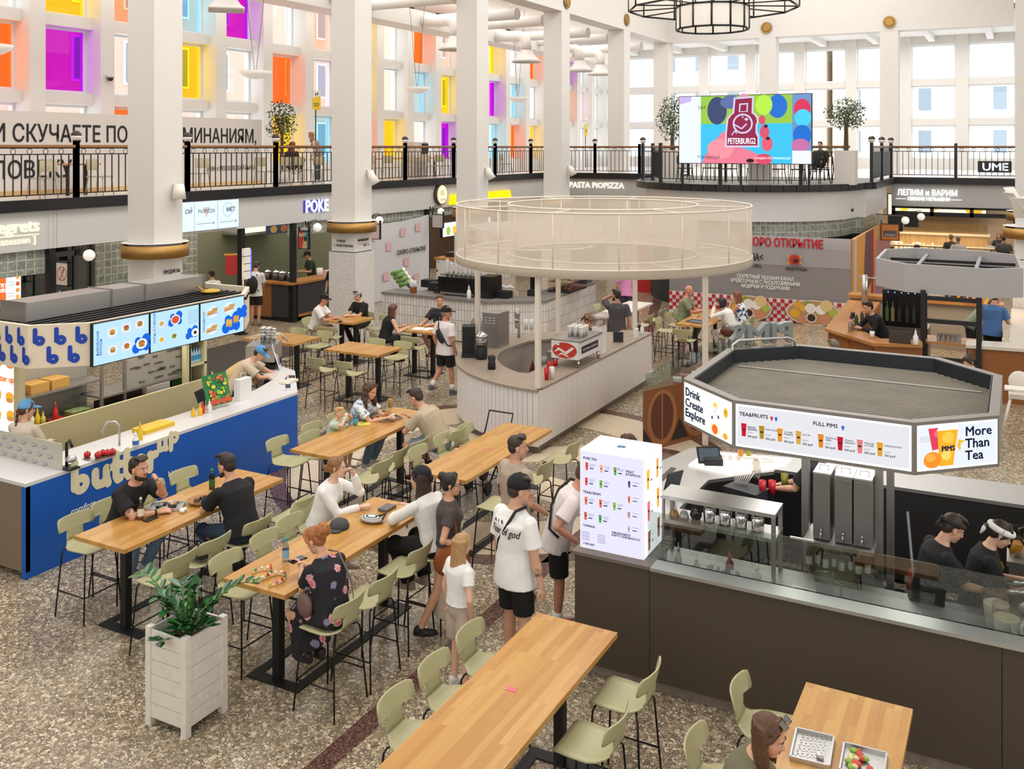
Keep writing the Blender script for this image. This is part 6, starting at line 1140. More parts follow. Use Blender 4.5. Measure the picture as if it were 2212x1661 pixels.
for k,(x,y,h,c,r,l) in enumerate(((-2.85,8.72,.25,'#b9bdbc',.035,'tall pale squeeze bottle, left'),(-2.68,8.74,.17,'#c4c2a8',.035,'pale green squeeze bottle'),(-2.62,8.63,.13,'#cf9a62',.04,'orange topped squeeze bottle'),(-2.55,8.63,.14,'#c9aaa0',.035,'pinkish squeeze bottle'),(-2.4,8.86,.22,'#8a3038',.04,'dark red syrup bottle'),(-2.12,8.75,.2,'#dcd2c0',.04,'milk bottle with white cap'),(-1.95,8.6,.16,'#d9a272',.035,'peach coloured sauce bottle'),(-1.02,8.62,.16,'#d8d4a0',.04,'pale yellow squeeze bottle, leftmost of three'),(-.87,8.62,.13,'#d6d8d4',.04,'white squeeze bottle, middle of three'),(-.74,8.62,.14,'#e0ded9',.04,'white squeeze bottle, right of three'),(-.58,8.66,.05,'#d8d6d0',.04,'low white pot'))):bottle('squeeze_bottle',l + ' on the tea counter',(x,y,.932),h,c,c,r=r,nozzle=True)
boxy('juice_carton','small green carton beside the rack post','carton',-3.1,-3.02,8.62,8.7,.932,1.08,'#5a9a4a');jar('black_tub','black rimmed white tub on the tea counter',(-2.12,8.6,.932),.09,.11,'#1b1b1d','tub')
o = thing('blender_jug','clear blender jug with dark dregs on the ledge','jug',(-1.5,8.6,.932));q = V((-1.5,8.62,.932));MB().lathe([(.06,0),(.085,.3),(.09,.31)],q,18,cap=False).build('jug_wall',pane('#d5dadd',.14),o);MB().lathe([(.055,.005),(.062,.07)],q,16).build('dregs',mat('#3a241c',.6),o);MB().tube([q + V((.08,0,.27)),q + V((.14,0,.25)),q + V((.13,0,.1)),q + V((.07,0,.07))],.01,6).build('handle',pane('#d5dadd',.14),o)
tag(MB().box(-1.85,-1.6,8.62,8.95,.932,.95).box(-1.8,-1.65,8.66,8.9,.95,.955,1).build('sink_drainer',[M_steel,mat('#5a4f45',.3,.6)]),'steel sink and drainer set in the tea counter','sink')
for k,(px,py,c) in enumerate(((1668,1045,'#c01f2a'),(1647,1045,'#c01f2a'),(1695,1030,'#8a8a2c'))):jar('takeaway_cup',['red iced tea cup, right of the pair by the worker hand','red iced tea cup, left of the pair','green tea cup held by the hidden worker'][k],at(px,py + 22,1.06),.042,.15,c,'cup',.034)
tag(MB().lathe([(.04,0),(.055,.01),(.055,.2),(.05,.21)],at(1634,1032,1.06),14).build('stacked_domes',pane('#eceae6',.25)),'tall stack of clear lids by the black organiser','lids')
o = thing('cup_organiser','black counter organiser with straws by the tea worker','organiser',at(1620,1055,1.06));p = at(1612,1062,1.06);MB().cbox(p,(.42,.3,.1),0,-.3).build('tray',mat('#2a2c31',.5),o);b = MB();rnd = random.Random(6)
for k in range(9):b.tube([p + V((-.14 + .015 * k,.06,.05)),p + V((-.17 + .03 * k,.09,.2))],.006,5)
b.build('straws',mat('#e9e7e2',.5),o)
for k,(px,c) in enumerate(((1600,'#d98a1c'),(1617,'#9a9a2c'))):jar('takeaway_cup',['orange iced drink standing on the lit counter','green iced drink standing on the lit counter'][k],at(px,984,1.115),.04,.17,c,'cup',.032)
o = thing('till_screen','black touch till on the steel counter at left of the tea kiosk','till',at(1540,1000,1.09));p = at(1540,1005,1.09);MB().cbox(p + V((0,0,.05)),(.22,.2,.1),0,.4).build('base',M_blk2,o);fr = Fr(p + V((-.14,-.12,.04)),(.87,.5,0),(-.3,.5,.8));b = MB();fr.slab(b,0,0,.28,.2,-.02,0);b.build('housing',M_blk2,o);b = MB();fr.rect(b,.02,.02,.26,.18);b.build('display',mat('#5b6770',.1),o)
o = thing('customer_display','dark tablet beside the lit menu box','tablet',at(1447,1040,1.09));p = at(1450,1055,1.09);fr = Fr(p,(.5,.85,0),(.3,-.2,.93));b = MB();fr.slab(b,-.1,0,.12,.22,-.015,0);b.build('tablet',mat('#262a36',.2),o);MB().tube([p,p + V((0,.05,.1))],.015,6).build('stand',M_blk2,o)
tag(MB().box(-.95,.05,11.72,11.76,.1,1.04).build('dark_board',mat('#3b3836',.5)),'dark grey board under the rear steel counter','board')
o = thing('fire_extinguisher','red fire extinguisher on the dark wall behind the bandana worker','extinguisher',(-1.0,11.0,.35));MB().lathe([(.07,0),(.08,.03),(.08,.42),(.03,.5)],(-1.0,11.0,.0),16).build('cylinder',mat('#8a1a1e',.35),o);MB().lathe([(.03,.5),(.035,.56)],(-1,11,0),10).build('valve',M_blk2,o);MB().tube([(-1,11,.54),(-.9,11,.5),(-.88,11,.2)],.012,6).build('hose',M_blk2,o)
for k,(x,y,c,h) in enumerate(((-.02,10.5,'#d9a02c',.26),(.13,10.55,'#c9beb4',.3))): 
    q = V((x,y,1.0));o = thing('measuring_jug',['clear jug of orange juice on the right side shelf','cloudy measuring jug on the right side shelf'][k],'jug',q);MB().lathe([(.08,0),(.1,h)],q,16,cap=False).build('jug_wall',pane('#e2ddd6',.12),o);MB().lathe([(.078,.005),(.088,h * .5)],q,14).build('juice',mat(c,.4),o);MB().tube([q + V((-.09,0,h * .9)),q + V((-.15,0,h * .8)),q + V((-.13,0,h * .3)),q + V((-.08,0,h * .25))],.01,6).build('handle',pane('#e2ddd6',.12),o)
tag(MB().box(-.12,.9,10.3,10.9,.95,1.0).box(-.1,.9,10.3,10.9,.1,.95,1).build('side_shelf',[M_steel,mat('#6a6258',.5)]),'right side shelf with jugs in the tea kiosk','shelf')
for k,(x,y,c) in enumerate(((-.3,8.95,'#e3ddd2'),(-.22,8.72,'#dcd2b8'))): 
    q = V((x + .12,y,.932));o = thing('mixing_jug',['upper frothy measuring jug at the tea counter right end','cream filled measuring jug in front of the frothy one'][k],'jug',q);MB().lathe([(.085,0),(.11,.32)],q,18,cap=False).build('jug_wall',pane('#e8e4dc',.12),o);MB().lathe([(.083,.006),(.1,.22)],q,16).build('cream',mat(c,.5),o)
o = thing('stand_mixer','silver stand mixer with steel bowl at the right edge','mixer',(.1,8.62,.932));q = V((.06,8.6,.932));MB().lathe([(.06,0),(.12,.06),(.14,.2),(.145,.22)],q,22,cap=False).build('bowl',M_chrome,o);MB().ball(q + V((.12,.08,.34)),(.2,.075,.075),0,16,10).build('head',M_steel2,o);MB().box(q.x + .2,q.x + .32,q.y,q.y + .18,.932,1.28).build('column',M_steel2,o)
o = thing('espresso_machine','chrome coffee machine groups at the right edge of the tea kiosk','coffee machine',(.3,9.2,.932));MB().box(.1,.8,9.05,9.6,.932,1.42).build('body',mat('#c9c9c8',.25,.8),o)
for k in range(2):q = V((.06,9.12 + .2 * k,1.22));MB().tube([q + V((.1,0,0)),q,q + V((-.05,0,-.01)),q + V((-.16,0,-.03))],[.03,.03,.016,.02],10).build('group_handle',M_chrome,o)
o = thing('black_tap','black arched tap near the jar with a purple lid','tap',(-.02,9.95,1.0));MB().tube([(.05,9.9,.95),(.05,9.9,1.3),(.0,9.9,1.38),(-.07,9.9,1.37),(-.1,9.9,1.28)],.014,8).build('spout',M_blk2,o)
o = thing('glass_jar','big glass jar with a purple lid at the right edge','jar',(.25,10.6,1.0));MB().lathe([(.1,.0),(.12,.03),(.12,.3),(.08,.34)],(.28,10.6,1.0),18).build('jar_wall',pane('#d9dedc',.15),o);MB().lathe([(.09,.34),(.09,.4)],(.28,10.6,1.0),18).build('lid',mat('#7a2a8a',.4),o)
o = thing('mop','pole with a green tip leaning behind the kiosk workers','mop',(-1.0,10.4,0));MB().tube([(-1.05,10.85,1.12),(-.86,10.0,.15)],.014,6).build('handle',mat('#5a5f66',.4),o);MB().tube([(-.86,10.0,.15),(-.835,9.9,.02)],.03,6).build('mop_head',mat('#7fae2c',.6),o)
# ================================================================ SHOPS UNDER THE GALLERY, LEFT
def lamp_area(n,loc,sx,sy,pw,col=(1,.9,.78)):area(n,loc,(0,0,0),sx,sy,pw,col)
lamp_area('shop_fill_a',(-20.2,12,3.6),2.5,8,60);lamp_area('shop_fill_b',(-20,21,3.6),2.6,7,90);lamp_area('shop_fill_c',(-20,30,3.6),2.6,8,130)  # added fill lights, brighten the shops under the gallery
lamp_area('food_hall_fill',(-4,44,3.6),12,9,420,(1,.88,.72));lamp_area('under_gallery_fill',(-14.5,41,3.6),5,5,120)  # added fill lights for the back region below the gallery
sbox('wall_shop_dark',mat('#33332f',.6),-21.3,-21.2,4,16.4,0,3.66);sbox('wall_shop_glass_blocks',M_gb,-21.3,-21.2,16.4,20.4,0,3.66);sbox('wall_shop_green',mat('#7b8068',.7),-21.3,-21.2,20.4,27.8,0,3.66);sbox('wall_shop_brown',mat('#5b4636',.7),-21.3,-21.2,27.8,37.7,0,3.66)
sbox('wall_transom_near',M_gb,-18.42,-18.3,4,13.35,2.28,2.8);sbox('wall_transom_middle',M_gb,-18.42,-18.3,21.1,24.5,2.42,2.8);sbox('wall_transom_far',M_gb,-18.42,-18.3,24.5,37.5,2.5,2.8)
for k,(y,l) in enumerate(((13.35,'left of the dark glass entrance'),(19.0,'at the glass block corner'),(21.05,'at the corner of the poke bar'),(28.0,'at the right end of the white banner'))):tag(MB().box(-18.3,-18.16,y,y + .14,0,2.8).box(-18.36,-18.1,y - .06,y + .2,0,.03).build('steel_post',M_blk2),'black steel post ' + l,'post','black posts under the gallery')
# dark glass entrance
b = MB(); 
for y in (13.7,14.75,15.8,16.3):b.box(-20.62,-20.5,y - .05,y + .05,0,3.2)
b.box(-20.62,-20.5,13.7,16.3,2.3,2.42).box(-20.62,-20.5,13.7,16.3,3.1,3.2);o = struct(b.build('door_1',mat('#4a4d4c',.4)));MB().box(-20.57,-20.55,13.7,16.3,0,3.1).build('pane',pane('#8f9a94',.15),o)
for k,y in enumerate((14.2,15.3)):MB().tube([(-20.45,y,.8),(-20.45,y,1.5)],.02,6).build('door_handle',M_steel,o)
o = thing('menu_screen','orange and white burger menu screen at the far left shop','screen',(-19.2,10.8,1.6));y0,y1 = onx(-30,-19.2),onx(46,-19.2);fr = Fr((-19.19,y0,1.62),(0,1,0));MB().box(-19.25,-19.2,y0,y1,1.6,2.2).build('housing',M_black,o);W_ = y1 - y0
prints(fr,[('r',.02,.02,W_ - .02,.56,'#eef2f6'),('r',.02,.02,W_ * .55,.56,'#e8662a')] + [('r',W_ * .62,.12 + .06 * k,W_ * .78,.135 + .06 * k,'#8f959c') for k in range(6)] + [('d',W_ * .88,.1 + .14 * k,.05,.05,('#d99a4a','#c98a4a','#b5603a')[k % 3]) for k in range(4)],'menu_picture',o,1.1);text('TRY\nDRINK',fr,W_ * .3,.34,.12,glow('#ffffff',1),o,bold=.03,d=.02)
tag(MB().box(-20.4,-20.35,11.9,12.5,1.0,1.4).build('blue_board',mat('#243a78',.5)),'dark blue hanging board under the gluten free sign','board')
# hanging signs with globes
def globe(y,z,label,x=-17.75,sign=None):
    o = thing('globe_bracket',label,'lamp',(-18.15,y,z),0,'globe lamps on iron brackets');MB().tube([(-18.16,y,z),(x - .1,y,z)],.015,6).tube([(x - .32,y,z),(x - .22,y,z + .18),(x - .05,y,z + .22),(x,y,z + .17)],.012,6).build('bracket',M_black,o)
    MB().ball((x,y,z),.125,0,16,10).build('globe',mat('#f4efe6',.3,emit=.35),o);text('М',Fr((x - .46,y,z + .02),(1,0,0)),0,0,.2,M_black,o,bold=.02);return o
for y,z,l in ((14.0,2.62,'white globe lamp by the crossed wheat sign'),(21.6,2.66,'white globe lamp above the poster at the poke bar'),(24.6,2.66,'white globe lamp right of the second pillar'),(28.2,2.72,'white globe lamp under the round yellow sign')):globe(y,z,l)
def hung(name,label,y,z0,z1,w_,c,x=-18.05):
    o = thing(name,label,'sign',(x,y,z0));b = MB();b.box(x,x + w_,y - .03,y + .03,z0,z1);b.build('panel',mat(c,.5),o);b = MB()
    for a in ((x - .02,x + .0),(x + w_,x + w_ + .02)):b.box(a[0],a[1],y - .04,y + .04,z0 - .02,z1 + .12)
    b.box(x - .02,x + w_ + .02,y - .04,y + .04,z0 - .02,z0).box(x - .02,x + w_ + .02,y - .04,y + .04,z1,z1 + .02).build('frame',M_black,o);return o,Fr((x,y - .031,z0),(1,0,0))
o,fr = hung('hanging_sign','hanging sign with a crossed wheat ear in a red ring',13.42,2.05,2.52,.36,'#e6d8cc',-18.0);prints(fr,[('o',.18,.24,.135,.15,'#b5523c'),('l',[(.1,.36),(.26,.12)],.014,'#b5523c'),('l',[(.25,.36),(.17,.2),(.12,.1)],.02,'#b5523c'),('d',.22,.3,.02,.04,'#b5523c')],'wheat_mark',o)
o,fr = hung('hanging_poster','framed red and green hanging poster at the poke bar',21.15,2.1,2.58,.34,'#3f8a7c',-18.02);prints(fr,[('r',0,0,.17,.48,'#c23a3a'),('p',[(.12,0),(.3,0),(.28,.2),(.18,.26)],'#caa878'),('p',[(.2,.2),(.28,.22),(.27,.38),(.19,.36)],'#26201e')],'poster_print',o);text('АЛТ',fr,.01,.33,.13,mat('#efe6d8'),o,bold=.03,d=.006)
hung('hanging_sign','empty grey hanging sign under the round yellow sign',28.05,2.18,2.62,.42,'#c9c0b8',-17.98);hung('hanging_sign','thin framed pinkish hanging sign right of the second pillar',24.45,2.1,2.55,.38,'#e2c6c4',-18.0)
# letters on the fascia
fL = Fr((-18.198,0,0),(0,1,0));M_warm = glow('#fff1cf',1.0)
o = thing('shop_letters','glowing warm serif letters of the delicatessen sign','sign',(-18.19,12.6,3));text('Vegrets',fL,13.13,3.2,.37,M_warm,o,align='RIGHT',bold=.012,ext=.02,width=1.15);text('[ delicatessen ]',fL,13.06,2.96,.2,M_warm,o,align='RIGHT',bold=.004,ext=.01,width=1.3);b = MB();fL.rect(b,12.0,3.12,13.12,3.14,.02);b.build('underline',M_warm,o)
o = thing('shop_letters','white letters POKE with violet sides left of the second pillar','sign',(-18.19,22,3));text('POKE',fL,21.56,3.07,.5,glow('#ffffff',1.25),o,bold=.012,ext=.01,d=.04,width=1.0);text('POKE',fL,21.5,3.07,.5,mat('#3c3fae',.4,emit=.4),o,'letter_sides',bold=.012,ext=.02,d=.0,width=1.0)
o = thing('direction_light_box','pale blue lit direction board with arrows and shop names','sign',(-18.15,17.7,2.8));MB().box(-18.198,-18.13,16.4,18.88,2.86,3.6).build('housing',mat('#dfe9f2',.4),o);fr = Fr((-18.129,16.4,2.86),(0,1,0))
prints(fr,[('r',.01,.01,2.47,.73,'#d6e6f4'),('r',.94,.0,.955,.74,'#8f9aa5'),('r',1.72,.0,1.735,.74,'#8f9aa5'),('l',[(1.02,.17),(1.62,.17),(1.55,.21)],.012,'#5c6a74'),('l',[(1.62,.17),(1.55,.13)],.012,'#5c6a74'),('l',[(1.8,.17),(2.4,.17),(2.33,.21)],.012,'#5c6a74'),('l',[(2.4,.17),(2.33,.13)],.012,'#5c6a74'),('p',[(1.22,.58),(1.46,.58),(1.34,.3)],'#c9b7b4'),('o',2.08,.48,.17,.185,'#9aa9b4')],'board_print',o,.95)
Gd = glow('#4a565f',.6);text('PiOPIZZA',fr,1.06,.44,.13,Gd,o,d=.01,width=.56);text('МЕТ',fr,2.02,.43,.15,Gd,o,d=.01,bold=.02);text('ой',fr,.62,.45,.2,Gd,o,d=.01,shear=.3)
o = thing('round_sign','round cream lit shop sign on the left fascia','sign',(-18.1,28.8,2.9));b = MB();n = 32;b.tube([(-18.19,28.78,3.28),(-18.05,28.78,3.28)],.36,n);b.build('disc',mat('#5a4632',.5),o);fr = Fr((-18.048,28.78,3.28),(0,1,0));prints(fr,[('d',0,0,.33,.33,'#f4e3b4'),('o',0,0,.29,.3,'#b59a6a'),('d',0,.03,.16,.07,'#c9ad78'),('p',[(-.12,.1),(-.04,.18),(.03,.12),(.1,.17),(.13,.1)],'#b59a6a')],'sign_print',o,1.2);text('ЛАВКА',fr,-.17,-.22,.11,glow('#6a4a2a',.6),o,d=.01)
o = thing('shop_letters','bright yellow letters left of the third pillar','sign',(-18.15,30,2.95));text('ДАГЕСТАНСКАЯ ЛАВКА',fL,29.4,2.95,.38,glow('#ffd21a',1.1),o,bold=.03,ext=.05,d=.03,width=4.6)
f2 = Fr((0,37.68,0),(1,0,0))
o = thing('shop_letters','glowing letters PASTA PIOPIZZA on the back fascia','sign',(-14,37.6,3.2));text('PASTA PiOPIZZA',f2,-17.2,3.22,.34,glow('#fff6e0',1.2),o,bold=.012,ext=.01,width=2.5)
o = thing('shop_letters','white lit dumpling shop letters on the back right fascia','sign',(-2,37.6,3.2));text('ЛЕПИМ и ВАРИМ',f2,-4.0,3.2,.3,glow('#ffffff',1.3),o,bold=.012,ext=.01,width=1.98);text('СВЕЖИЕ ПЕЛЬМЕНИ',f2,-3.65,3.02,.16,glow('#ffffff',1.4),o,bold=.02,ext=.02,width=1.4);b = MB();f2.rect(b,-4.05,3.06,-3.7,3.075,.02);f2.rect(b,-2.2,3.06,-1.85,3.075,.02);b.build('side_strokes',glow('#ffffff',1.4),o)
# poke bar
K6 = thing('poke_bar_counter','wood slat and dark panel poke bar counter behind the stall','counter',(-18.6,21.5,0));MB().box(-19.75,-18.12,20.9,21.6,1.06,1.12).box(-18.75,-18.1,21.2,24.2,1.05,1.11).build('worktop',M_bar,K6);MB().box(-19.7,-18.9,20.97,21.5,.1,1.06).build('slat_front',M_slat,K6);MB().box(-18.9,-18.3,20.98,21.5,.12,1.05).box(-18.7,-18.16,21.25,24.2,.12,1.05).build('dark_front',mat('#35353a',.5),K6);MB().box(-19.65,-18.2,21.02,21.5,0,.1).box(-18.65,-18.2,21.3,24.2,0,.12).build('kick_plate',M_blk2,K6);MB().box(-18.155,-18.14,21.25,24.2,.12,.2).build('wood_trim',M_bar,K6)
o = thing('cooker_hood','steel cooker hood over the poke bar kitchen','hood',(-20.6,21.0,2.3));MB().add([(-21.2,21.4,2.4),(-20.3,21.4,2.4),(-20.3,23.4,2.4),(-21.2,23.4,2.4),(-21.2,21.9,2.8),(-20.8,21.9,2.8),(-20.8,22.9,2.8),(-21.2,22.9,2.8)],[(0,1,2,3),(4,7,6,5),(0,4,5,1),(1,5,6,2),(2,6,7,3),(3,7,4,0)]).build('hood_shell',M_steel,o);MB().box(-21.2,-20.28,21.38,23.42,2.33,2.4).build('hood_rim',M_steel,o)
for k in range(4):q = V((-19.3 + .28 * k,21.25 + .05 * (k % 2),1.12));o = thing('soup_kettle','steel lidded kettle on the poke bar, %s' % ('leftmost','second','third','rightmost')[k],'kettle',q,0,'steel kettles on the poke bar');MB().lathe([(.12,0),(.13,.02),(.13,.22)],q,18).build('kettle_body',mat('#5a5654',.3,.8),o);MB().lathe([(.135,.22),(.1,.25),(.02,.27),(.02,.29)],q,18).build('lid',M_chrome,o)
jar('white_jug','white plastic jug on the dark end of the poke bar',(-18.4,22.5,1.11),.09,.25,'#e8e6e2','jug');boxy('napkin_box','pinkish box of napkins on the poke bar','napkins',-18.55,-18.3,22.8,23.1,1.11,1.24,'#d9b5aa')
o = thing('red_board','red sign with yellow edge leaning behind the poke bar','board',(-20.4,20.7,1.2));fr = Fr((-20.3,20.6,1.25),(.7,.7,0),(-.1,.1,1));b = MB();fr.slab(b,0,0,.45,.6,-.02,0);b.build('panel',mat('#b5241f',.5),o);b = MB();fr.slab(b,-.03,.57,.48,.62,-.025,.005);b.build('edge',mat('#d9a52c',.5),o)
o = thing('poke_menu','blue picture menu strip above the poke bar','menu',(-20.0,22.6,2.3));MB().box(-20.05,-20.0,22.0,24.4,2.32,2.62).build('panel',mat('#2e4a66',.5),o);prints(Fr((-19.999,22.0,2.32),(0,1,0)),[('d',.3 + .45 * k,.14,.15,.11,('#c9a05a','#b56a4a','#9aa85a')[k % 3]) for k in range(5)],'menu_picture',o)
boxy('hose_cabinet','white fire hose cabinet against the glass block wall','cabinet',-20.6,-20.1,17.6,18.9,0,1.5,'#d9d2c4');tag(MB().box(-20.09,-20.08,17.75,17.95,1.2,1.42).build('fire_notice',mat('#b5292a')),'small red notice on the hose cabinet','notice')
o = thing('door_mat','dark entrance mat on the floor beside the burger stall','mat',(-16.4,16.2,0));MB().prism([at(443,742)[:2],at(470,700)[:2],at(560,715)[:2],at(600,735)[:2]][::-1] if False else [(-17.6,15.2),(-15.3,15.2),(-15.3,18.4),(-17.6,18.4)],.004,.012).build('mat',mat('#3b332d',.9),o)
# white "opening soon" cloth
o = thing('opening_banner','tall white cloth banner with small pink squares announcing an opening','banner',(-18.1,26,0));n = 24;vs = []
for i in range(n + 1):
    y = 23.5 + 4.5 * i / n;sag = .12 * math.sin(math.pi * i / n);dx = .03 * math.sin(i * 1.3)
    vs += [(-18.1 + dx,y,.02),(-18.1 + dx * .5,y,1.4),(-18.1 + dx,y,2.62 - sag)]
b = MB();b.add(vs,[(3 * i + j,3 * i + 3 + j,3 * i + 4 + j,3 * i + 1 + j) for i in range(n) for j in range(2)],0,True);b.build('cloth',mat('#dad9dd',.85),o);fr = Fr((-18.06,23.5,0),(0,1,0))
prints(fr,[('r',a,z,a + .3,z + .28,'#e3bcbc') for a,z in ((.45,.25),(.5,1.1),(1.0,2.0),(1.75,.65),(1.9,1.6),(2.9,1.0),(3.6,2.1),(2.7,2.0),(3.5,.4))],'cloth_print',o,0,.004);text('СКОРО ОТКРЫТИЕ',fr,2.5,1.42,.2,M_txt,o,width=1.7,bold=.02,d=.01)
# ================================================================ TILED COFFEE COUNTER
def tiles(nm,c1_,c2_,wd,ht,mort):
    m,nt,b,mp,L = nodes_mat(nm,.25);sx = nt.nodes.new('ShaderNodeSeparateXYZ');L(mp.outputs[0],sx.inputs[0]);ad = nt.nodes.new('ShaderNodeMath');L(sx.outputs[0],ad.inputs[0]);L(sx.outputs[1],ad.inputs[1]);cb = nt.nodes.new('ShaderNodeCombineXYZ');L(ad.outputs[0],cb.inputs[0]);L(sx.outputs[2],cb.inputs[1])
    v = nt.nodes.new('ShaderNodeTexBrick');v.offset = 0;v.inputs['Scale'].default_value = 1;v.inputs['Brick Width'].default_value = wd;v.inputs['Row Height'].default_value = ht;v.inputs['Mortar Size'].default_value = .006;v.inputs['Color1'].default_value = lin(c1_);v.inputs['Color2'].default_value = lin(c2_);v.inputs['Mortar'].default_value = lin(mort);L(cb.outputs[0],v.inputs['Vector']);L(v.outputs['Color'],b.inputs['Base Color']);return m
M_tile = tiles('white_tile','#e6e2de','#d8d3ce',.09,.27,'#8f8a86');c3 = at(1181,649,1.1)
P4 = [(-15.06,20.95),(-11.74,20.85),(c3.x,c3.y),(-10.74,25.33)];I4 = [(-11.5,25.4),(c3.x - .75,c3.y + .35),(-12.0,21.6),(-15.06,21.65)]
K4 = thing('tiled_coffee_counter','white tiled angular coffee counter with grey top','counter',(-12.5,21.5,0));MB().prism(P4 + I4,1.04,1.1).build('worktop',mat('#7f7a76',.4),K4);MB().prism([(p[0] * .998 - .03,p[1] + .05) for p in P4] + I4,.02,1.04).build('tile_front',M_tile,K4)
o = thing('espresso_machine','big black espresso machine with cup stacks on the tiled counter','coffee machine',(-13.2,21.4,1.1));p = at(985,640,1.1) + V((0,.25,0));MB().cbox(p + V((0,0,.3)),(1.1,.5,.36)).build('body',mat('#17161a',.2),o);MB().cbox(p + V((0,0,.06)),(1.0,.45,.05)).build('drip_tray',M_steel2,o);MB().cbox(p + V((0,-.255,.36)),(.8,.012,.16)).build('front_glass',mat('#0c0b10',.08),o);b = MB()
for dx in (-.45,.45):b = MB();b.tube([p + V((dx,0,.0)),p + V((dx,0,.15))],.03,8).build('leg',M_chrome,o)
b = MB();b.tube([p + V((-.5,-.22,.54)),p + V((.5,-.22,.54))],.012,6).tube([p + V((-.5,.22,.54)),p + V((.5,.22,.54))],.012,6).build('top_rail',M_black,o)
for k in range(7):
    q = p + V((-.42 + .14 * k,0,.481));b = MB()
    for j in range(8 - (k % 3) * 2 if k > 3 else 8 - k % 2 * 2):b.lathe([(.035,0),(.047,.1),(.05,.105)],q + V((0,0,.045 * j)),12)
    tag(b.build('paper_cups',mat('#f0ede9',.5)),'tall stack of white cups on the black espresso machine','cups','cup stacks on the black espresso machine')
tag(MB().cbox(p + V((.85,.05,.28)),(.4,.5,.55)).build('coffee_grinder',mat('#1b1a1d',.25)),'black grinder block right of the black espresso machine','grinder')
o = thing('cup_holder','slanted cup dispenser with four green cup stacks','dispenser',at(862,625,1.1));p = at(868,622,1.1);MB().add([tuple(p + V(q)) for q in ((-.25,-.05,.35),(.3,-.05,.0),(.3,.2,0),(-.25,.2,.35),(.3,-.05,.12),(.0,-.05,.35))],[(0,1,2,3),(0,5,4,1)]).build('rack',mat('#6d6f72',.4,.6),o)
for k in range(4):a = p + V((-.32 + .09 * k,-.02,.36 - .1 * k));MB().tube([a,a + V((.38,.0,.16))],[.06,.05],12).build('cup_stack',mat('#86b25a',.5),o);MB().tube([a + V((.38,0,.16)),a + V((.4,0,.17))],.056,12).build('cup_rim',mat('#efece6'),o)
o = thing('straw_jar','copper jar of paper straws on the tiled counter','jar',at(893,632,1.1));p = at(893,633,1.1);MB().lathe([(.09,0),(.09,.16)],p,16,cap=False).build('jar',mat('#a8653c',.3,.7),o);b = MB();rnd = random.Random(1)
for k in range(18):b.tube([p + V((rnd.uniform(-.05,.05),rnd.uniform(-.05,.05),.05)),p + V((rnd.uniform(-.13,.13),rnd.uniform(-.1,.1),.33))],.008,4)
b.build('straws',mat('#e6e3dd'),o)
for k,(px,py,w_,h) in enumerate(((930,630,.3,.22),(918,622,.4,.2),(940,634,.22,.12))):q = at(px,py,1.1);boxy('black_caddy',['black caddy with lids by the straws','wide black caddy behind the straws','small black drawer box'][k] + ' on the tiled counter','caddy',q.x - w_ / 2,q.x + w_ / 2,q.y + .1,q.y + .4,1.101,1.1 + h,'#1b1b1d')
for k in range(2):q = at(1040 + 38 * k,645,1.1);o = thing('cup_caddy',['black caddy of lids, left of the pair','black caddy of lids, right of the pair'][k] + ' on the tiled corner','caddy',q);MB().cbox(q + V((0,.2,.09)),(.42,.3,.17)).build('box',M_blk2,o);b = MB();rnd = random.Random(k)
for k in range(2):
    for j in range(7):q = at(1030 + 38 * k + j * 5,640,1.1) + V((0,.22,.17));tag(MB().lathe([(.03,0),(.04,.05 + .02 * (j % 3))],q,10).build('plastic_dome',mat('#e9e6e3')),'white lid standing in the black corner caddy','lid','white lids in the black corner caddies')
bottle('sanitiser_bottle','white pump bottle on the tiled counter beside the black grinder',at(1013,645,1.1),.3,'#ecebe8','#e8e8e6',r=.055,nozzle=True);boxy('till_block','small black till on the tiled counter','till',*sum(((q - .15,q + .15) for q in (at(1150,640,1.1).x,)),()),at(1150,640,1.1).y,at(1150,640,1.1).y + .25,1.101,1.25,'#202022');boxy('sign_card','cream card stand on the tiled counter','card',*(lambda q:(q.x - .12,q.x + .12,q.y + .1,q.y + .14))(at(1106,640,1.1)),1.101,1.22,'#cfc5b8')
q = at(1205,632,1.1);o = thing('pastry_case','glass pastry case with warm lights on the tiled counter','display case',q);MB().box(q.x - .3,q.x + .35,q.y,q.y + 1.1,1.101,1.14).build('base',M_blk2,o);MB().box(q.x - .3,q.x + .35,q.y,q.y + 1.1,1.14,1.62).build('glass_box',pane('#f2ece0',.08),o);MB().box(q.x - .28,q.x + .33,q.y + .04,q.y + 1.06,1.36,1.375).build('shelf',M_steel2,o);MB().box(q.x - .3,q.x + .35,q.y + .5,q.y + .53,1.6,1.63).build('light_bar',glow('#ffd9a0',6),o)
rnd = random.Random(9)
for k in range(16):c = q + V((rnd.uniform(-.22,.28),.08 + .062 * k,(.07 if k % 2 else .3)));tag(MB().ball(c,(.05,.05,.035),0,8,6).build('pastry',mat(('#d9a45c','#c98a42','#e8cfa0','#b5683a')[k % 4],.6)),'round pastry in the lit glass case','pastry','pastries in the glass case')
q = at(1247,612,1.1);b = MB();[b.cbox(q + V((0,.3,.02 + .03 * k)),(.5,.4,.025)) for k in range(4)];tag(b.build('tray_stack',mat('#5f6b74',.5)),'stack of grey blue trays at the right end of the tiled counter','trays')
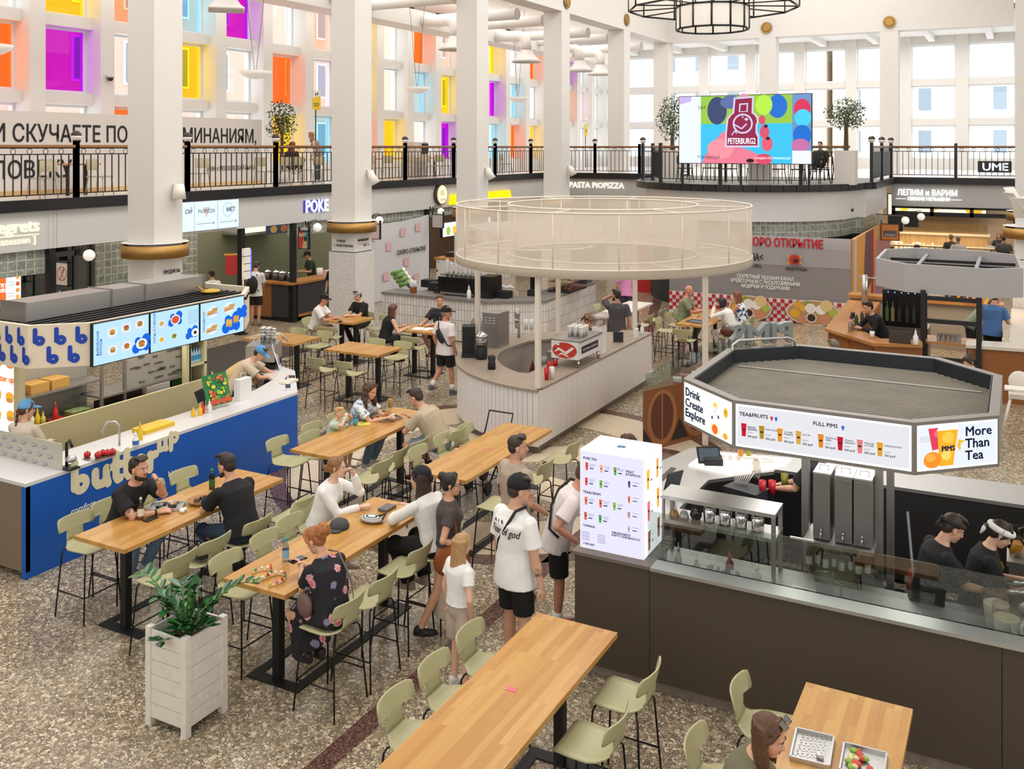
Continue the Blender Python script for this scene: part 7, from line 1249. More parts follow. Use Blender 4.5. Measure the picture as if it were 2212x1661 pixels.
# canopy of the coffee counter
o = thing('coffee_canopy','white octagonal canopy lettered ice coffee behind the mesh crown','canopy',(-12,24,2.3));OC4 = [(-12.0 + 1.9 * math.cos(R(22.5 + 45 * k)),24.0 + 1.9 * math.sin(R(22.5 + 45 * k))) for k in range(8)];b = MB();rim(OC4,2.25,2.75,.08,b,-12,24);b.build('fascia',mat('#e9e3e0',.5),o);MB().prism(OC4,2.3,2.34).build('roof_panel',mat('#3b3a3a',.6),o)
M_rl = mat('#b5332c',.5)
fr = Fr(V(OC4[4] + (2.25,)),V(OC4[5] + (0,)) - V(OC4[4] + (0,)));text('cake,\ncoffee',fr,.15,.28,.26,M_rl,o,bold=.03,d=.006,width=.9)
fr = Fr(V(OC4[5] + (2.25,)),V(OC4[6] + (0,)) - V(OC4[5] + (0,)));text('ice\ncoffee',fr,.2,.27,.28,mat('#d8a59c',.5),o,bold=.01,d=.006,width=1.05)
MB().box(-12.1,-11.9,23.9,24.1,0,2.3).build('post',M_blk2,o)
o = thing('wall_menu','lit picture menu behind the coffee canopy','menu',(-18.0,30.0,1.9));MB().box(-18.1,-18.0,28.7,32.2,1.75,2.3).build('housing',M_black,o);prints(Fr((-17.999,28.7,1.75),(0,1,0)),[('r',.03,.03,3.47,.52,'#eaf0ee')] + [('d',.4 + .42 * k,.22,.14,.16,('#9ab04a','#e0b03a','#c9903a')[k % 3]) for k in range(7)],'menu_picture',o,1.1)
o = thing('back_bar','dark wooden back bar with white leaf print front under the lit menu','counter',(-17.8,30.3,0));MB().box(-18.1,-17.3,28.3,33,1.02,1.1).build('worktop',M_bar,o);MB().box(-18.0,-17.35,28.3,33,0,1.02).build('printed_front',spotted('#2a2a2a','#e9e7e4',5,.36),o);boxy('black_tray','stack of black trays on the dark wooden back bar','tray',-17.9,-17.4,28.7,29.5,1.1,1.25,'#2b2c30')
# ================================================================ WOODEN BAR ON THE RIGHT
def pt5(x,y):return (1780 + x / 3.46,380 + y / 3.46)
K5 = thing('wooden_bar_counter','angular oak bar counter under the grey octagonal canopy','counter',(-2.5,21.5,0));PL = [(-3.85,25.4),(-3.69,21.2),(-2.57,20.02),(-1.69,20.3)];IL = [(-1.75,20.85),(-2.5,20.6),(-3.05,21.45),(-3.1,25.4)]
MB().prism(PL + IL,1.03,1.09).build('bar_top',M_bar,K5);MB().prism([(-3.8,25.4),(-3.63,21.25),(-2.54,20.1),(-1.7,20.37)] + IL,.0,1.03).build('bar_front',M_barz,K5)
fr = Fr((-3.63,21.25,0),(1.09,-1.15,0));b = MB(); 
for a0,a1 in ((.05,.75),(.82,1.52)):b = MB();fr.slab(b,a0,.1,a0 + .03,.95,0,.015);fr.slab(b,a1 - .03,.1,a1,.95,0,.015);fr.slab(b,a0,.92,a1,.95,0,.015);fr.slab(b,a0,.1,a1,.13,0,.015);b.build('panel_frame',M_barz,K5)
K5b = thing('wooden_bar_counter','right hand oak bar counter behind the white high chair','counter',(-.4,20.9,0));MB().prism([(-.95,20.7),(1.6,20.95),(1.6,21.5),(-.1,21.4),(-.2,26.6),(-.75,26.6),(-.95,21.3)][:3] + [(1.6,21.5),(.35,21.45),(.35,25.9),(-.2,25.9),(-.2,21.4),(-.95,21.25)],1.03,1.09).build('bar_top',mat('#cfc6ba',.25),K5b);MB().prism([(-.92,20.76),(1.6,21.0),(1.6,21.45),(.3,21.4),(.3,25.9),(-.15,25.9),(-.15,21.35),(-.92,21.2)],0,1.03).build('bar_front',M_barz,K5b)
K5r = thing('back_bar','rear oak bar ledge with steel fridges inside the canopy bar','counter',(-2,25.2,0));MB().box(-3.9,-.35,25.6,26.1,1.12,1.2).build('ledge_top',M_bar,K5r);MB().box(-3.85,-.4,25.7,26.1,0,1.12).build('ledge_front',mat('#a59b8c',.5),K5r)
C5 = [(p[0],p[1]) for p in [at(*pt5(*q),2.6) for q in ((385,615),(600,655),(1230,695),(1490,690),(1450,590),(1200,560),(685,535),(455,545))]];o = thing('bar_canopy','grey octagonal canopy open on top over the wooden bar','canopy',(-1.35,22.5,2.05));b = MB();rim(C5,2.03,2.6,.08,b,-1.35,22.5);b.build('fascia',mat('#aaa8a9',.45),o)
for y in (21.6,22.4,23.2):MB().box(-2.6,-.1,y - .04,y + .04,2.4,2.46).build('cross_bar',M_blk2,o)
for x in (-1.9,-.8):MB().box(x - .035,x + .035,20.95,24.1,2.44,2.5).build('channel',mat('#8f9499',.4,.6),o)
o = thing('steel_shelf_tower','black open frame shelf tower of glasses under the grey canopy','shelf',(-1.4,20.9,0));b = MB()
for x in (-1.72,-.72):
    for y in (20.75,21.1):b = MB();b.box(x - .045,x + .045,y - .045,y + .045,0,2.1);b.build('upright',M_blk2,o)
for z in (.75,1.5,1.95):MB().box(-1.72,-.72,20.72,20.8,z - .04,z + .04).build('rail',M_blk2,o)
MB().box(-1.7,-.75,20.8,21.5,1.04,1.08).build('shelf_board',M_bar,o)
for k in range(20):q = V((-1.45 + .09 * (k % 5),20.9 + .13 * (k // 5),1.08));tag(MB().lathe([(.03,.0),(.04,.1)],q,10,cap=False).build('drinking_glass',pane('#dfe6ea',.35)),'clear glass among the rows on the black shelf tower','glass','glasses on the black shelf tower')
q = at(*pt5(640,1040),1.0);o = thing('wine_cooler','black wine cooler with bottles behind the barman','wine cooler',(-2.2,23.2,1.0));MB().box(-2.75,-1.95,23.0,23.5,.95,1.75).build('cabinet',mat('#131316',.25),o);prints(Fr((-2.75,22.999,.95),(1,0,0)),[('p',[(a,.1),(a + .07,.1),(a + .07,.38),(a + .045,.45),(a + .045,.55),(a + .025,.55),(a + .025,.45),(a,.38)],c) for a,c in ((.06,'#3f6a3a'),(.18,'#8a7a3a'),(.32,'#2a2a20'),(.48,'#33301f'),(.62,'#2b3a2a'))],'bottle_row',o);MB().box(-2.75,-1.95,22.995,23.0,1.66,1.74).build('control_strip',mat('#20242c',.2),o);prints(Fr((-2.75,22.99,1.67),(1,0,0)),[('d',.12 + .14 * k,.03,.012,.012,'#8fb4ff') for k in range(5)],'lights',o,2)
boxy('steel_fridge','steel under counter fridge below the wine cooler','fridge',-2.8,-1.8,23.0,23.6,0,.94,mat('#8d8a86',.3,.8));tag(MB().tube([(-3.35,24.6,1.09),(-3.35,24.6,1.85)],.07,12).tube([(-3.5,24.6,1.78),(-3.1,24.6,1.78)],.02,8).build('beer_tower',M_steel),'steel beer tap column on the wooden bar','beer tap')
boxy('laptop','open dark laptop on the near corner of the wooden bar','laptop',*(lambda q:(q.x - .2,q.x + .2,q.y - .01,q.y + .02))(at(1944,742,1.09)),1.092,1.33,'#3b322d');bottle('sanitiser_bottle','white pump bottle beside the laptop on the wooden bar',at(1978,744,1.09),.26,'#e8e8e6','#e0e0de',r=.05,nozzle=True)
for k,(px,py,c) in enumerate(((1850,700,'#2f5a2c'),(1862,692,'#4a4a42'),(1872,690,'#5a4a2a'),(1880,698,'#2a2a2c'),(1844,712,'#c9cfd0'),(1836,716,'#cdd2d2'))):bottle('bar_bottle',['green bottle in the bar cluster','grey bottle in the bar cluster','amber bottle in the bar cluster','black bottle nearest the barman','clear bottle left in the bar cluster','clear bottle leftmost by the napkins'][k],at(px,py,1.09),.24,c,'#c9c9c9',r=.04,glass=k > 3)
jar('plastic_cup','white plastic cup in front of the barman',at(1884,730,1.09),.05,.13,'#e2dfdb','cup',.035);tag(MB().lathe([(.05,0),(.045,.12)],at(1842,686,1.09),12).tube([at(1842,686,1.2),at(1838,686,1.4)],.03,6).build('black_straws',M_blk2),'jar of black straws on the wooden bar','straws')
rnd = random.Random(12)
for k in range(9):bottle('spirit_bottle','coloured spirit bottle on the lit back shelf of the bar',(-1.6 + .13 * k,25.75,1.2),rnd.uniform(.26,.34),rnd.choice(['#c98a1c','#d9b03a','#3a1a14','#5a2a1a','#c9622c','#20242a']),'#b5382c',r=.04,group='spirit bottles on the lit back shelf')
lamp_area('bar_canopy_light',(-1.4,24.9,2.3),2,1.2,25,(1,.75,.5))
# high chair
q = at(2197,905);q = V((-.02,18.9,0));o = thing('high_chair','white plastic high chair at the right edge','high chair',q);M_hc = mat('#e9e2da',.4)
for dx in (-1,1):
    for dy in (-1,1):MB().tube([q + V((dx * .12,dy * .12,.62)),q + V((dx * .27,dy * .27,0))],.018,8).build('leg',M_hc,o)
MB().cbox(q + V((0,0,.62)),(.34,.34,.05)).build('seat',M_hc,o);MB().ball(q + V((0,.17,.82)),(.18,.03,.2)).build('backrest',M_hc,o);MB().cbox(q + V((0,-.18,.78)),(.46,.3,.03)).build('tray',M_hc,o)
# ================================================================ OVAL-FRONTED DISPLAY COUNTER
DA,DB = V((-5.4,14.7,0)),V((-4.55,16.6,0));d = (DB - DA).normalized();fr = Fr(DA,d);o = thing('oval_front_counter','brown wooden display counter with inlaid ovals and glass top','counter',DA)
nn = -fr.n * 1.15;P7 = [DA,DB,V((-4.35,18.1,0)),V((-5.2,17.7,0))];MB().prism([(p.x,p.y) for p in P7],0,1.0).build('wood_body',wood('walnut_panel',[(0,'#6a3a1e'),(1,'#8a5128')],(.5,3),.4,'Z'),o)
it = []; 
for a in (.45,1.3):it += [('d',a,.5,.36,.46,'#9a6236'),('d',a,.52,.27,.38,'#5a2a17'),('r',a - .015,.15,a + .015,.9,'#9a6236')]
it += [('p',[(.0,.08),(.0,.4),(.25,.08)],'#261610'),('p',[(.66,.08),(.875,.42),(1.08,.08)],'#261610'),('p',[(1.5,.08),(1.75,.42),(1.95,.08)],'#261610')]
prints(fr,it,'oval_inlay',o);G2 = [p + (V((-4.85,16.8,0)) - p) * .03 for p in P7]
for p,q in ((G2[0],G2[1]),(G2[3],G2[0]),(G2[1],G2[2]),(G2[2],G2[3])):b = MB();b.quad(p + V((0,0,1.0)),q + V((0,0,1.0)),q + V((0,0,1.28)),p + V((0,0,1.28)));b.build('glass_side',pane('#e2ece8',.1),o)
b = MB();b.add([p + V((0,0,1.28)) for p in G2],[(0,1,2,3)]);b.build('glass_top',pane('#e6eeec',.14),o)
rnd = random.Random(7)
for k in range(8):c = V((-5.1 + .06 * k + rnd.uniform(-.05,.05),15.6 + .28 * k,1.0));tag(MB().cbox(c + V((0,0,.035)),(.14,.14,.06),0,.4).build('cake_tray',mat(('#d9d6d2','#c98a8a','#e6e2da','#b5bcc4')[k % 4],.4)),'small pale tray inside the glass display counter','tray','trays inside the oval front counter')
# ================================================================ PARTITIONS ROUND THE STAGE
M_pr = mat('#a83a34',.7)
o = thing('opening_banner','big grey and checked banner with red opening title and food picture','banner',(-6.5,27.65,0));X0,X1 = -9.3,-4.12;MB().box(X0,X1,27.6,27.7,0,2.42).build('panel',mat('#8b8685',.8),o);fr = Fr((X0,27.598,0),(1,0,0));W_ = X1 - X0
BX = lambda px:ony(px,27.6) - X0
BZ = lambda px,py:zat(py,ony(px,27.6),27.6)
it = [('r',0,1.9 - .05 * k,W_,2.42 - .05 * k,c) for k,c in ((0,'#b4aeb2'),(3,'#aaa5a8'),(6,'#a09b9e'))] + [('r',0,.0,W_,1.5,'#8b8685'),('r',0,.0,W_,.66,'#ece6e2')]
for r in range(6):
    for c in range(int(W_ / .11)):
        if (r + c) % 2:it.append(('r',c * .11,r * .11,c * .11 + .11,r * .11 + .11,'#b3242f'))
for a,rx in ((BX(1757),.74),(BX(1622),.62)):
    it += [('d',a,.34,rx,.36,'#d8d0c6'),('d',a,.34,rx * .94,.33,'#b98d62')]
    for k,(x,y,r,c) in enumerate(((-.55,.2,.13,'#d9a22c'),(-.35,.12,.12,'#e0b03a'),(-.2,.24,.12,'#8f9a3a'),(-.08,.12,.17,'#f0ece6'),(-.08,.12,.13,'#e6e2da'),(.3,.1,.17,'#eceae4'),(-.05,-.14,.17,'#d9d2c8'),(-.05,-.14,.13,'#3a2218'),(-.65,-.05,.16,'#e0a82c'),(.72,.03,.14,'#a8b84a'),(.45,-.16,.16,'#d08a6a'),(-.4,-.2,.16,'#c98a6a'),(.5,.22,.2,'#dcc08a'))):it.append(('d',a + x * rx,.34 + y,r * .85,r * .8,c))
lx,lz = BX(1718),BZ(1718,560)
it += [('p',[(lx + s_ * .3,lz + q * .17),(lx + s_ * .14,lz + q * .04),(lx + s_ * .2,lz + q * .03),(lx + s_ * .05,lz - q * .02),(lx + s_ * .12,lz + q * .08)],'#e0a52c') for s_ in (-1,1) for q in (-1,1)] + [('d',lx,lz,.16,.15,'#c23a26'),('d',lx + .03,lz - .03,.07,.06,'#3a1a14'),('o',lx + .02,lz - .02,.08,.1,'#8a2418')]
prints(fr,it,'banner_print',o);xe = BX(1777);text('СКОРО ОТКРЫТИЕ',fr,xe - 2.28,BZ(1777,537),.33,mat('#c01f2a',.6),o,bold=.03,d=.03,width=2.28);text('FISHA<',fr,BX(1604),BZ(1620,562),.32,M_txt,o,bold=.008,d=.03,width=.58);text('FISH BAR and GRILL',fr,BX(1588),BZ(1620,576),.13,M_txt,o,d=.03,width=.76,bold=.01);text('КРЕВЕТОЧНАЯ',fr,BX(1697),BZ(1718,584),.11,M_txt,o,d=.03,width=.58,bold=.01);text('СЕКРЕТНЫЙ TELEGRAM КАНАЛ\nКРЕВЕТОЧНОЙ С ЭКСКЛЮЗИВНЫМИ\nАКЦИЯМИ И ПОДАРКАМИ',fr,BX(1653),BZ(1653,603),.15,mat('#efedec',.6),o,align='CENTER',bold=.02,d=.03,width=1.95)
o = thing('side_partition','orange and purple printed partition receding beside the opening banner','banner',(-4.0,30,0));MB().box(-4.12,-4.05,27.7,36.0,0,2.42).build('panel',mat('#d9a06a',.8),o);prints(Fr((-4.049,27.7,0),(0,1,0)),[('r',0,0,.5,2.42,'#d9c0b2'),('p',[(.5,.2),(3,.6),(3,2.42),(.5,2.42)],'#e0a04a'),('p',[(1.6,.4),(4,1),(4,2.42),(2.2,2.42)],'#6a4a52'),('r',3.4,0,3.9,2.42,'#b5292a'),('p',[(4,0),(8.3,0),(8.3,2.42),(4.6,2.0)],'#c98a8a'),('p',[(4.2,0),(5.2,0),(5.0,1.4)],'#b07fb8')],'partition_print',o)
o = thing('colour_partition','red, pink and green painted partition beyond the pale table','partition',(-10,31,0)); 
for x0,x1,c,nm in ((-11.6,-10.35,'#b8231f','red_panel'),(-10.35,-9.35,'#c77a80','pink_panel'),(-9.35,-8.3,'#3f7a6c','green_panel')):MB().box(x0,x1,31.0,31.08,0,2.1).build(nm,mat(c,.6),o)
o,fr = hung('hanging_poster','orange framed poster of a building hanging left of the dumpling counter',33.2,1.95,2.45,.52,'#c9813a',-4.0);prints(fr,[('r',.06,.1,.46,.3,'#5a5458'),('r',.1,.12,.42,.2,'#8f8a90')],'poster_print',o)
for k,(x,y) in enumerate(((-3.3,33.4),(-3.0,35.4))):o = thing('globe_bracket',['white globe lamp beside the orange framed poster','white globe lamp nearer the dumpling counter'][k],'lamp',(x,y,2.6),0,'globe lamps on iron brackets');MB().tube([(x - .9,y,2.75),(x - .2,y,2.75),(x,y,2.8),(x,y,2.7)],.014,6).build('bracket',M_black,o);MB().ball((x,y,2.58),.125,0,16,10).build('globe',mat('#f4efe6',.3,emit=.35),o);boxy('hanging_sign',['black square hanging sign behind the first globe lamp','black square hanging sign behind the second globe lamp'][k],'sign',x - .55,x - .1,y + .2,y + .24,2.2,2.7,'#1c1c1e')
# dumpling shop at the back
o = thing('dumpling_counter','lit light wood dumpling counter at the back right','counter',(-3,47,0));MB().box(-5.6,-1.2,47.0,47.9,1.0,1.06).build('worktop',mat('#e6d9c4',.3),o);MB().box(-5.5,-1.3,47.05,47.9,0,1.0).build('wood_front',M_lightwood,o);MB().box(-5.4,-1.3,47.3,47.8,1.06,1.5).build('glass_case',pane('#f4ead8',.08),o);text('ThaiRick',Fr((-5.2,47.045,.3),(1,0,0)),0,0,.5,glow('#fff0c8',2),o,width=1.9,ext=.02)
lamp_area('dumpling_counter_light',(-3.4,46.6,2.6),4,1,60,(1,.8,.55))
o = thing('dumpling_menu','warm lit menu with food pictures over the dumpling counter','menu',(-3,49,1.9));prints(Fr((-5.6,49.0,1.75),(1,0,0)),[('r',0,0,4.2,.95,'#f7dfc0'),('d',.7,.35,.2,.2,'#e8c23a'),('d',3.7,.45,.4,.4,'#e0a02c'),('d',2.0,.4,.2,.2,'#d8a878')],'menu_picture',o,1.15);MB().box(-5.65,-1.35,49.01,49.1,1.7,2.75).build('housing',M_black,o)
sbox('wall_shop_back_right',mat('#b9ab98',.7),-6,9,50.0,50.2,0,3.66)
o = thing('wall_menu','row of purple and white menu screens at the back right','menu',(.8,49.5,1.9));MB().box(-.3,3.5,49.5,49.6,1.2,2.75).build('housing',mat('#33203f',.5),o);prints(Fr((-.3,49.498,1.9),(1,0,0)),[('r',.05,.1,.5,.75,'#8aa84a'),('r',.65,.1,1.7,.75,'#e4e2ec'),('r',1.85,.1,2.9,.75,'#dfe2ee')],'menu_picture',o,1.0)
o = thing('bar_table','long pale counter table with black stools at the back right','table',(-2,41.2,0));MB().box(-5.2,1.5,41.0,41.5,1.0,1.06).build('tabletop',mat('#d9bf98',.4),o); 
for x in (-5,-3,-1,1):MB().box(x - .04,x + .04,41.2,41.3,0,1.0).build('leg',M_blk2,o)
for k,x in enumerate((-4.6,-3.3,-2.6,-2.05,-1.3,-.55)):q = V((x,40.55,0));o = thing('black_stool','black back bar stool at the long pale counter table','bar stool',q,0,'black stools at the back right');MB().cbox(q + V((0,0,.7)),(.4,.38,.04)).build('seat',M_blk2,o);MB().cbox(q + V((0,-.19,.9)),(.4,.04,.26)).build('backrest',M_blk2,o);[MB().tube([q + V((dx * .15,dy * .15,.7)),q + V((dx * .2,dy * .2,0))],.013,5).build('leg',M_lightwood,o) for dx in (-1,1) for dy in (-1,1)]
mb = MB();mb.box(-4.2,1.6,37.75,37.85,2.45,2.6);mb.box(-4.2,1.6,37.75,37.85,2.72,2.8);[mb.box(x,x + .12,37.75,37.85,2.45,2.8) for x in (-4.2,-2.9,-1.6,-.3,1.0)];struct(mb.build('trim_back_truss',M_blk2))
o = thing('petal_lamp','white petal shaped hanging lamp at the right edge','lamp',(-.5,22.5,3.4));rnd = random.Random(2)
for k in range(7):a = k * .9;q = V((.12 + .0,22.6,3.9));fr = Fr(q + V((math.cos(a) * .25,math.sin(a) * .25,-.1 * (k % 3))),(-math.sin(a),math.cos(a),0),(math.cos(a) * .5,math.sin(a) * .5,.8));b = MB();fr.slab(b,-.22,-.25,.22,.25,0,.012);b.build('petal',mat('#efe9e0',.5),o)
MB().tube([(.12,22.6,3.9),(.12,22.6,10.7)],.006,4).build('cord',M_black,o)
# ================================================================ GALLERY FURNISHINGS
o = thing('lettered_board','long white board with big black lettering on the left gallery','board',(-20.75,15,3.8));MB().box(-20.85,-20.7,7,22.55,3.8,5.8).build('panel',mat('#ddd5cd',.6),o);MB().box(-20.7,-20.66,7,22.55,3.8,3.93).build('baseboard',M_lightwood,o)
fr = Fr((-20.698,0,0),(0,1,0));text('И СКУЧАЕТЕ ПО ВОСПОМИНАНИЯМ,',fr,13.75,5.08,.58,M_txt,o,width=8.5,bold=.012);text('ЧЕЛОВЕКУ',fr,15.84,4.22,.58,M_txt,o,align='RIGHT',width=2.75,bold=.012);text('ЗНАК х МОСКОВСКИЙ РЫНОК',fr,20.25,4.26,.2,M_txt,o,width=2.05)
def chair(m,mf,name,label,group):
    t = thing(name,label,'chair',(0,0,0),0,group);b = MB();b.cbox((0,0,.45),(.44,.43,.03));b.build('seat',m,t,w=False);n = 8;v = [(.22 * x,-.2 - .03 * (1 - abs(x)),z) for z in (.6,.86) for x in [-1 + 2 * i / n for i in range(n + 1)]];v += [(x,y - .02,z) for x,y,z in v];k = n + 1
    MB().add(v,[(i,i + 1,k + i + 1,k + i) for i in range(n)] + [(2 * k + i,3 * k + i,3 * k + i + 1,2 * k + i + 1) for i in range(n)] + [(k + i,k + i + 1,3 * k + i + 1,3 * k + i) for i in range(n)],0,True).build('backrest',m,t,w=False)
    for dx in (-1,1):
        MB().tube([(dx * .19,.18,.44),(dx * .23,.22,0)],.014,6).build('leg',mf,t,w=False);MB().tube([(dx * .2,-.21,.84),(dx * .19,-.18,.44),(dx * .23,-.24,0)],.014,6).build('leg',mf,t,w=False)
    return t
M_gc = mat('#b3a888',.5);ch = chair(M_gc,M_gc,'gallery_chair','x','beige chairs on the gallery');first = True
for px,x,rz,l in ((91,-19.4,90,'left of the railing post before the board'),(216,-19.4,-70,'facing left before the board, beside the first pillar'),(428,-19.4,80,'right of the first pillar'),(573,-19.2,0,'left of the ficus post'),(627,-19.2,0,'in front of the ficus'),(655,-19.4,0,'by the auburn haired woman'),(698,-19.2,0,'beside the second pillar'),(768,-19.2,10,'at the shared table, first'),(806,-19.2,0,'at the shared table, second'),(845,-19.2,0,'at the shared table, third'),(893,-19.2,0,'at the shared table, fourth'),(925,-19.2,0,'at the shared table, fifth'),(955,-19.2,0,'at the shared table, last'),(1093,-19.0,-80,'alone right of the third pillar')):
    p = (x,onx(px,x),3.8);c = ch if first else dup(ch,p);first = False;c.location = p;c.rotation_euler = (0,0,R(rz));c['label'] = 'beige gallery chair ' + l
chb = chair(M_blk2,M_blk2,'stage_chair','x','black chairs on the stage');first = True
for k,(x,y) in enumerate(((-9.9,31),(-9.2,31.6),(-8.4,30.9),(-7.7,31.5),(-6.9,31.0),(-6.2,30.9),(-5.6,31.3),(-5.1,31.9))):
    c = chb if first else dup(chb,(x,y,3.8));first = False;c.location = (x,y,3.8);c.rotation_euler = (0,0,R(40 * k));c['label'] = 'black chair on the round stage, %s from the left' % ('first','second','third','fourth','fifth','sixth','seventh','eighth')[k]
for n_,x0,x1,y0,y1,l in (('gallery_table',-20.3,-19.7,onx(130,-20),onx(200,-20),'small table between two chairs before the lettered board'),('gallery_table',-20.6,-19.7,27.2,32,'long shared table behind the gallery chairs')):o = thing(n_,l,'table',(x0,y0,3.8));MB().box(x0,x1,y0,y1,4.52,4.56).build('tabletop',mat('#b98a6a',.4),o);[MB().box(x0 + .27,x0 + .33,y - .03,y + .03,3.8,4.52).build('leg',M_blk2,o) for y in (y0 + .2,y1 - .2)]
for k,(x,y) in enumerate(((-8.8,32.0),(-6.3,31.9))):o = thing('stage_table',['black table on the stage behind the screen, left','black table on the stage, right'][k],'table',(x,y,3.8));MB().box(x - .35,x + .35,y - .3,y + .3,4.52,4.55).build('tabletop',M_blk2,o);MB().box(x - .04,x + .04,y - .04,y + .04,3.8,4.52).build('leg',M_blk2,o)
def ficus(label,p,zc,r,rz,n,pot=None,seed=1):
    x,y,z = p;o = thing('potted_ficus',label,'tree',p);rnd = random.Random(seed)
    for a in range(3):MB().tube([(x + .05 * a - .05,y,z + (1.0 if pot else .0)),(x + .03 * (a - 1),y + .03,zc - rz * .6),(x + .12 * (a - 1),y,zc)],[.03,.025,.012],6).build('trunk',mat('#6f5a44',.8),o)
    b = MB()
    for i in range(n):
        v = V((rnd.gauss(0,1),rnd.gauss(0,1),rnd.gauss(0,1))).normalized() * (rnd.random() ** .45);c = V((x + v.x * r,y + v.y * r,zc + v.z * rz));d = V((rnd.uniform(-1,1),rnd.uniform(-1,1),rnd.uniform(-.9,.2))).normalized();s_ = d.orthogonal().normalized();l = rnd.uniform(.07,.12)
        b.add([c,c + d * l * .5 + s_ * l * .24,c + d * l,c + d * l * .5 - s_ * l * .24],[(0,1,2,3)],rnd.randrange(3))
    b.build('foliage',[mat('#3f5232',.5),mat('#566842',.5),mat('#2f4028',.5)],o)
    if pot:b = MB();b.prism([(x - pot,y - pot),(x + pot,y - pot),(x + pot,y + pot),(x - pot,y + pot)],z,z + 1.05);b.build('planter',mat('#ded8d0',.5),o)
    else:MB().lathe([(.18,0),(.22,.4)],(x,y,z),16).build('planter',mat('#d8d2ca',.5),o)
ficus('ficus tree by the orange and yellow windows on the gallery',(-19.9,onx(608,-19.9),3.8),5.72,.46,.72,700,seed=2);ficus('bushy ficus in a tall white planter left of the big screen',(-10.55,31.6,3.8),5.95,.55,.85,900,.3,3);ficus('round ficus on a thin trunk in a tall planter right of the screen',(-4.75,30.9,3.8),6.0,.62,.5,900,.3,4)
x = ony(1637,29.6);tag(MB().box(x - .3,x + .3,29.6,30.2,3.8,4.7).build('planter_box',mat('#ded8d0',.5)),'tall white planter box under the big screen','planter')
# big screen
o = thing('video_screen','big video screen showing a hand with a dark red badge','screen',(-7.3,28.45,4.4));X0,X1,ZA,ZB = -9.28,-5.3,4.45,6.51;MB().box(X0,X1,28.42,28.5,ZA,ZB).build('housing',M_black,o);fr = Fr((X0,28.418,ZA),(1,0,0))
for x in (X0 + .1,X0 + 1.9,X1 - .1):MB().box(x - .03,x + .03,28.46,28.52,3.81,4.5).build('leg',M_blk2,o)
it = [('r',.02,.02,.72,2.04,'#d6dcf2'),('p',[(.02,1.8),(.4,1.9),(.4,2.04),(.02,2.04)],'#b9a8d8'),('r',.7,.02,3.42,2.04,'#3fb4dc'),('r',.7,1.2,3.42,2.04,'#8fb84a'),('d',1.2,1.6,.3,.42,'#3f4a6a'),('d',1.6,1.85,.3,.2,'#5a6a9a'),('d',2.0,1.8,.2,.3,'#c98aa8'),('d',3.0,1.7,.28,.35,'#2f6ac0'),('d',2.6,1.75,.25,.3,'#a8d84a'),('r',.7,.02,3.42,1.15,'#3fb4dc'),('r',3.42,.02,3.96,2.04,'#6a8ab8'),('d',3.7,1.6,.24,.3,'#c93a5a'),('d',3.72,1.35,.24,.25,'#4ac0e0'),('d',3.7,.85,.26,.3,'#2a6ac0'),('d',3.65,.55,.25,.2,'#b86a9a'),('r',3.42,.02,3.96,.4,'#d9dcee'),('p',[(.72,.02),(.95,.45),(1.35,.95),(1.6,1.0),(1.5,.6),(1.9,.5),(2.2,.4),(2.6,.2),(2.85,.02)],'#d9768a'),('d',1.3,.45,.4,.3,'#e08a96'),('d',2.62,.95,.14,.2,'#c9506a'),('d',2.7,.6,.16,.22,'#d05a70'),('d',2.55,1.3,.1,.14,'#c9506a'),('d',2.6,.15,.24,.16,'#c94a62'),('d',2.66,1.12,.06,.05,'#4a2230'),('d',2.72,.76,.06,.05,'#4a2230'),('d',2.2,.1,.12,.06,'#3a2028')]
B0,B1 = '#c3bfe0','#8a2f48'
for c,e in ((B0,.05),(B1,0)):it += [('p',[(1.5 - e,.55 - e),(2.42 + e,.55 - e),(2.42 + e,.8 + e),(2.36 + e,.92 + e),(2.36 + e,1.35),(1.55 - e,1.35),(1.5 - e,.9)],c),('d',1.98,1.28,.42 + e,.3 + e,c),('p',[(1.72 - e,1.45),(1.76 - e,1.93 + e),(2.26 + e,1.96 + e),(2.24 + e,1.45)],c)]
it += [('o',1.98,1.2,.25,.3,B0),('p',[(1.86,1.55),(1.88,1.8),(2.14,1.81),(2.13,1.55)],B0),('p',[(1.9,1.57),(1.92,1.76),(2.1,1.77),(2.09,1.57)],B1),('l',[(1.72,1.18),(1.95,1.05),(2.1,1.2)],.04,B0),('p',[(2.02,1.33),(2.09,1.38),(2.16,1.33),(2.09,1.28)],B0),('d',1.98,1.4,.025,.025,B0),('d',2.17,1.4,.025,.025,B0),('l',[(1.65,.86),(1.75,1.0),(1.8,.9)],.03,B0)]
prints(fr,it,'video_picture',o,1.0);text('PETERBURG2',fr,1.54,.6,.25,glow('#efeaf4',1),o,width=.82,bold=.012,d=.06);text('16+',fr,.62,1.65,.16,glow('#2a2c38',.6),o,d=.06);text('*Петербург',fr,.6,.16,.13,glow('#4a4c5a',.6),o,d=.06);text('СКИДКА ПО ПРОМОКОДУ',fr,2.35,.15,.08,glow('#ffffff',1),o,d=.06)
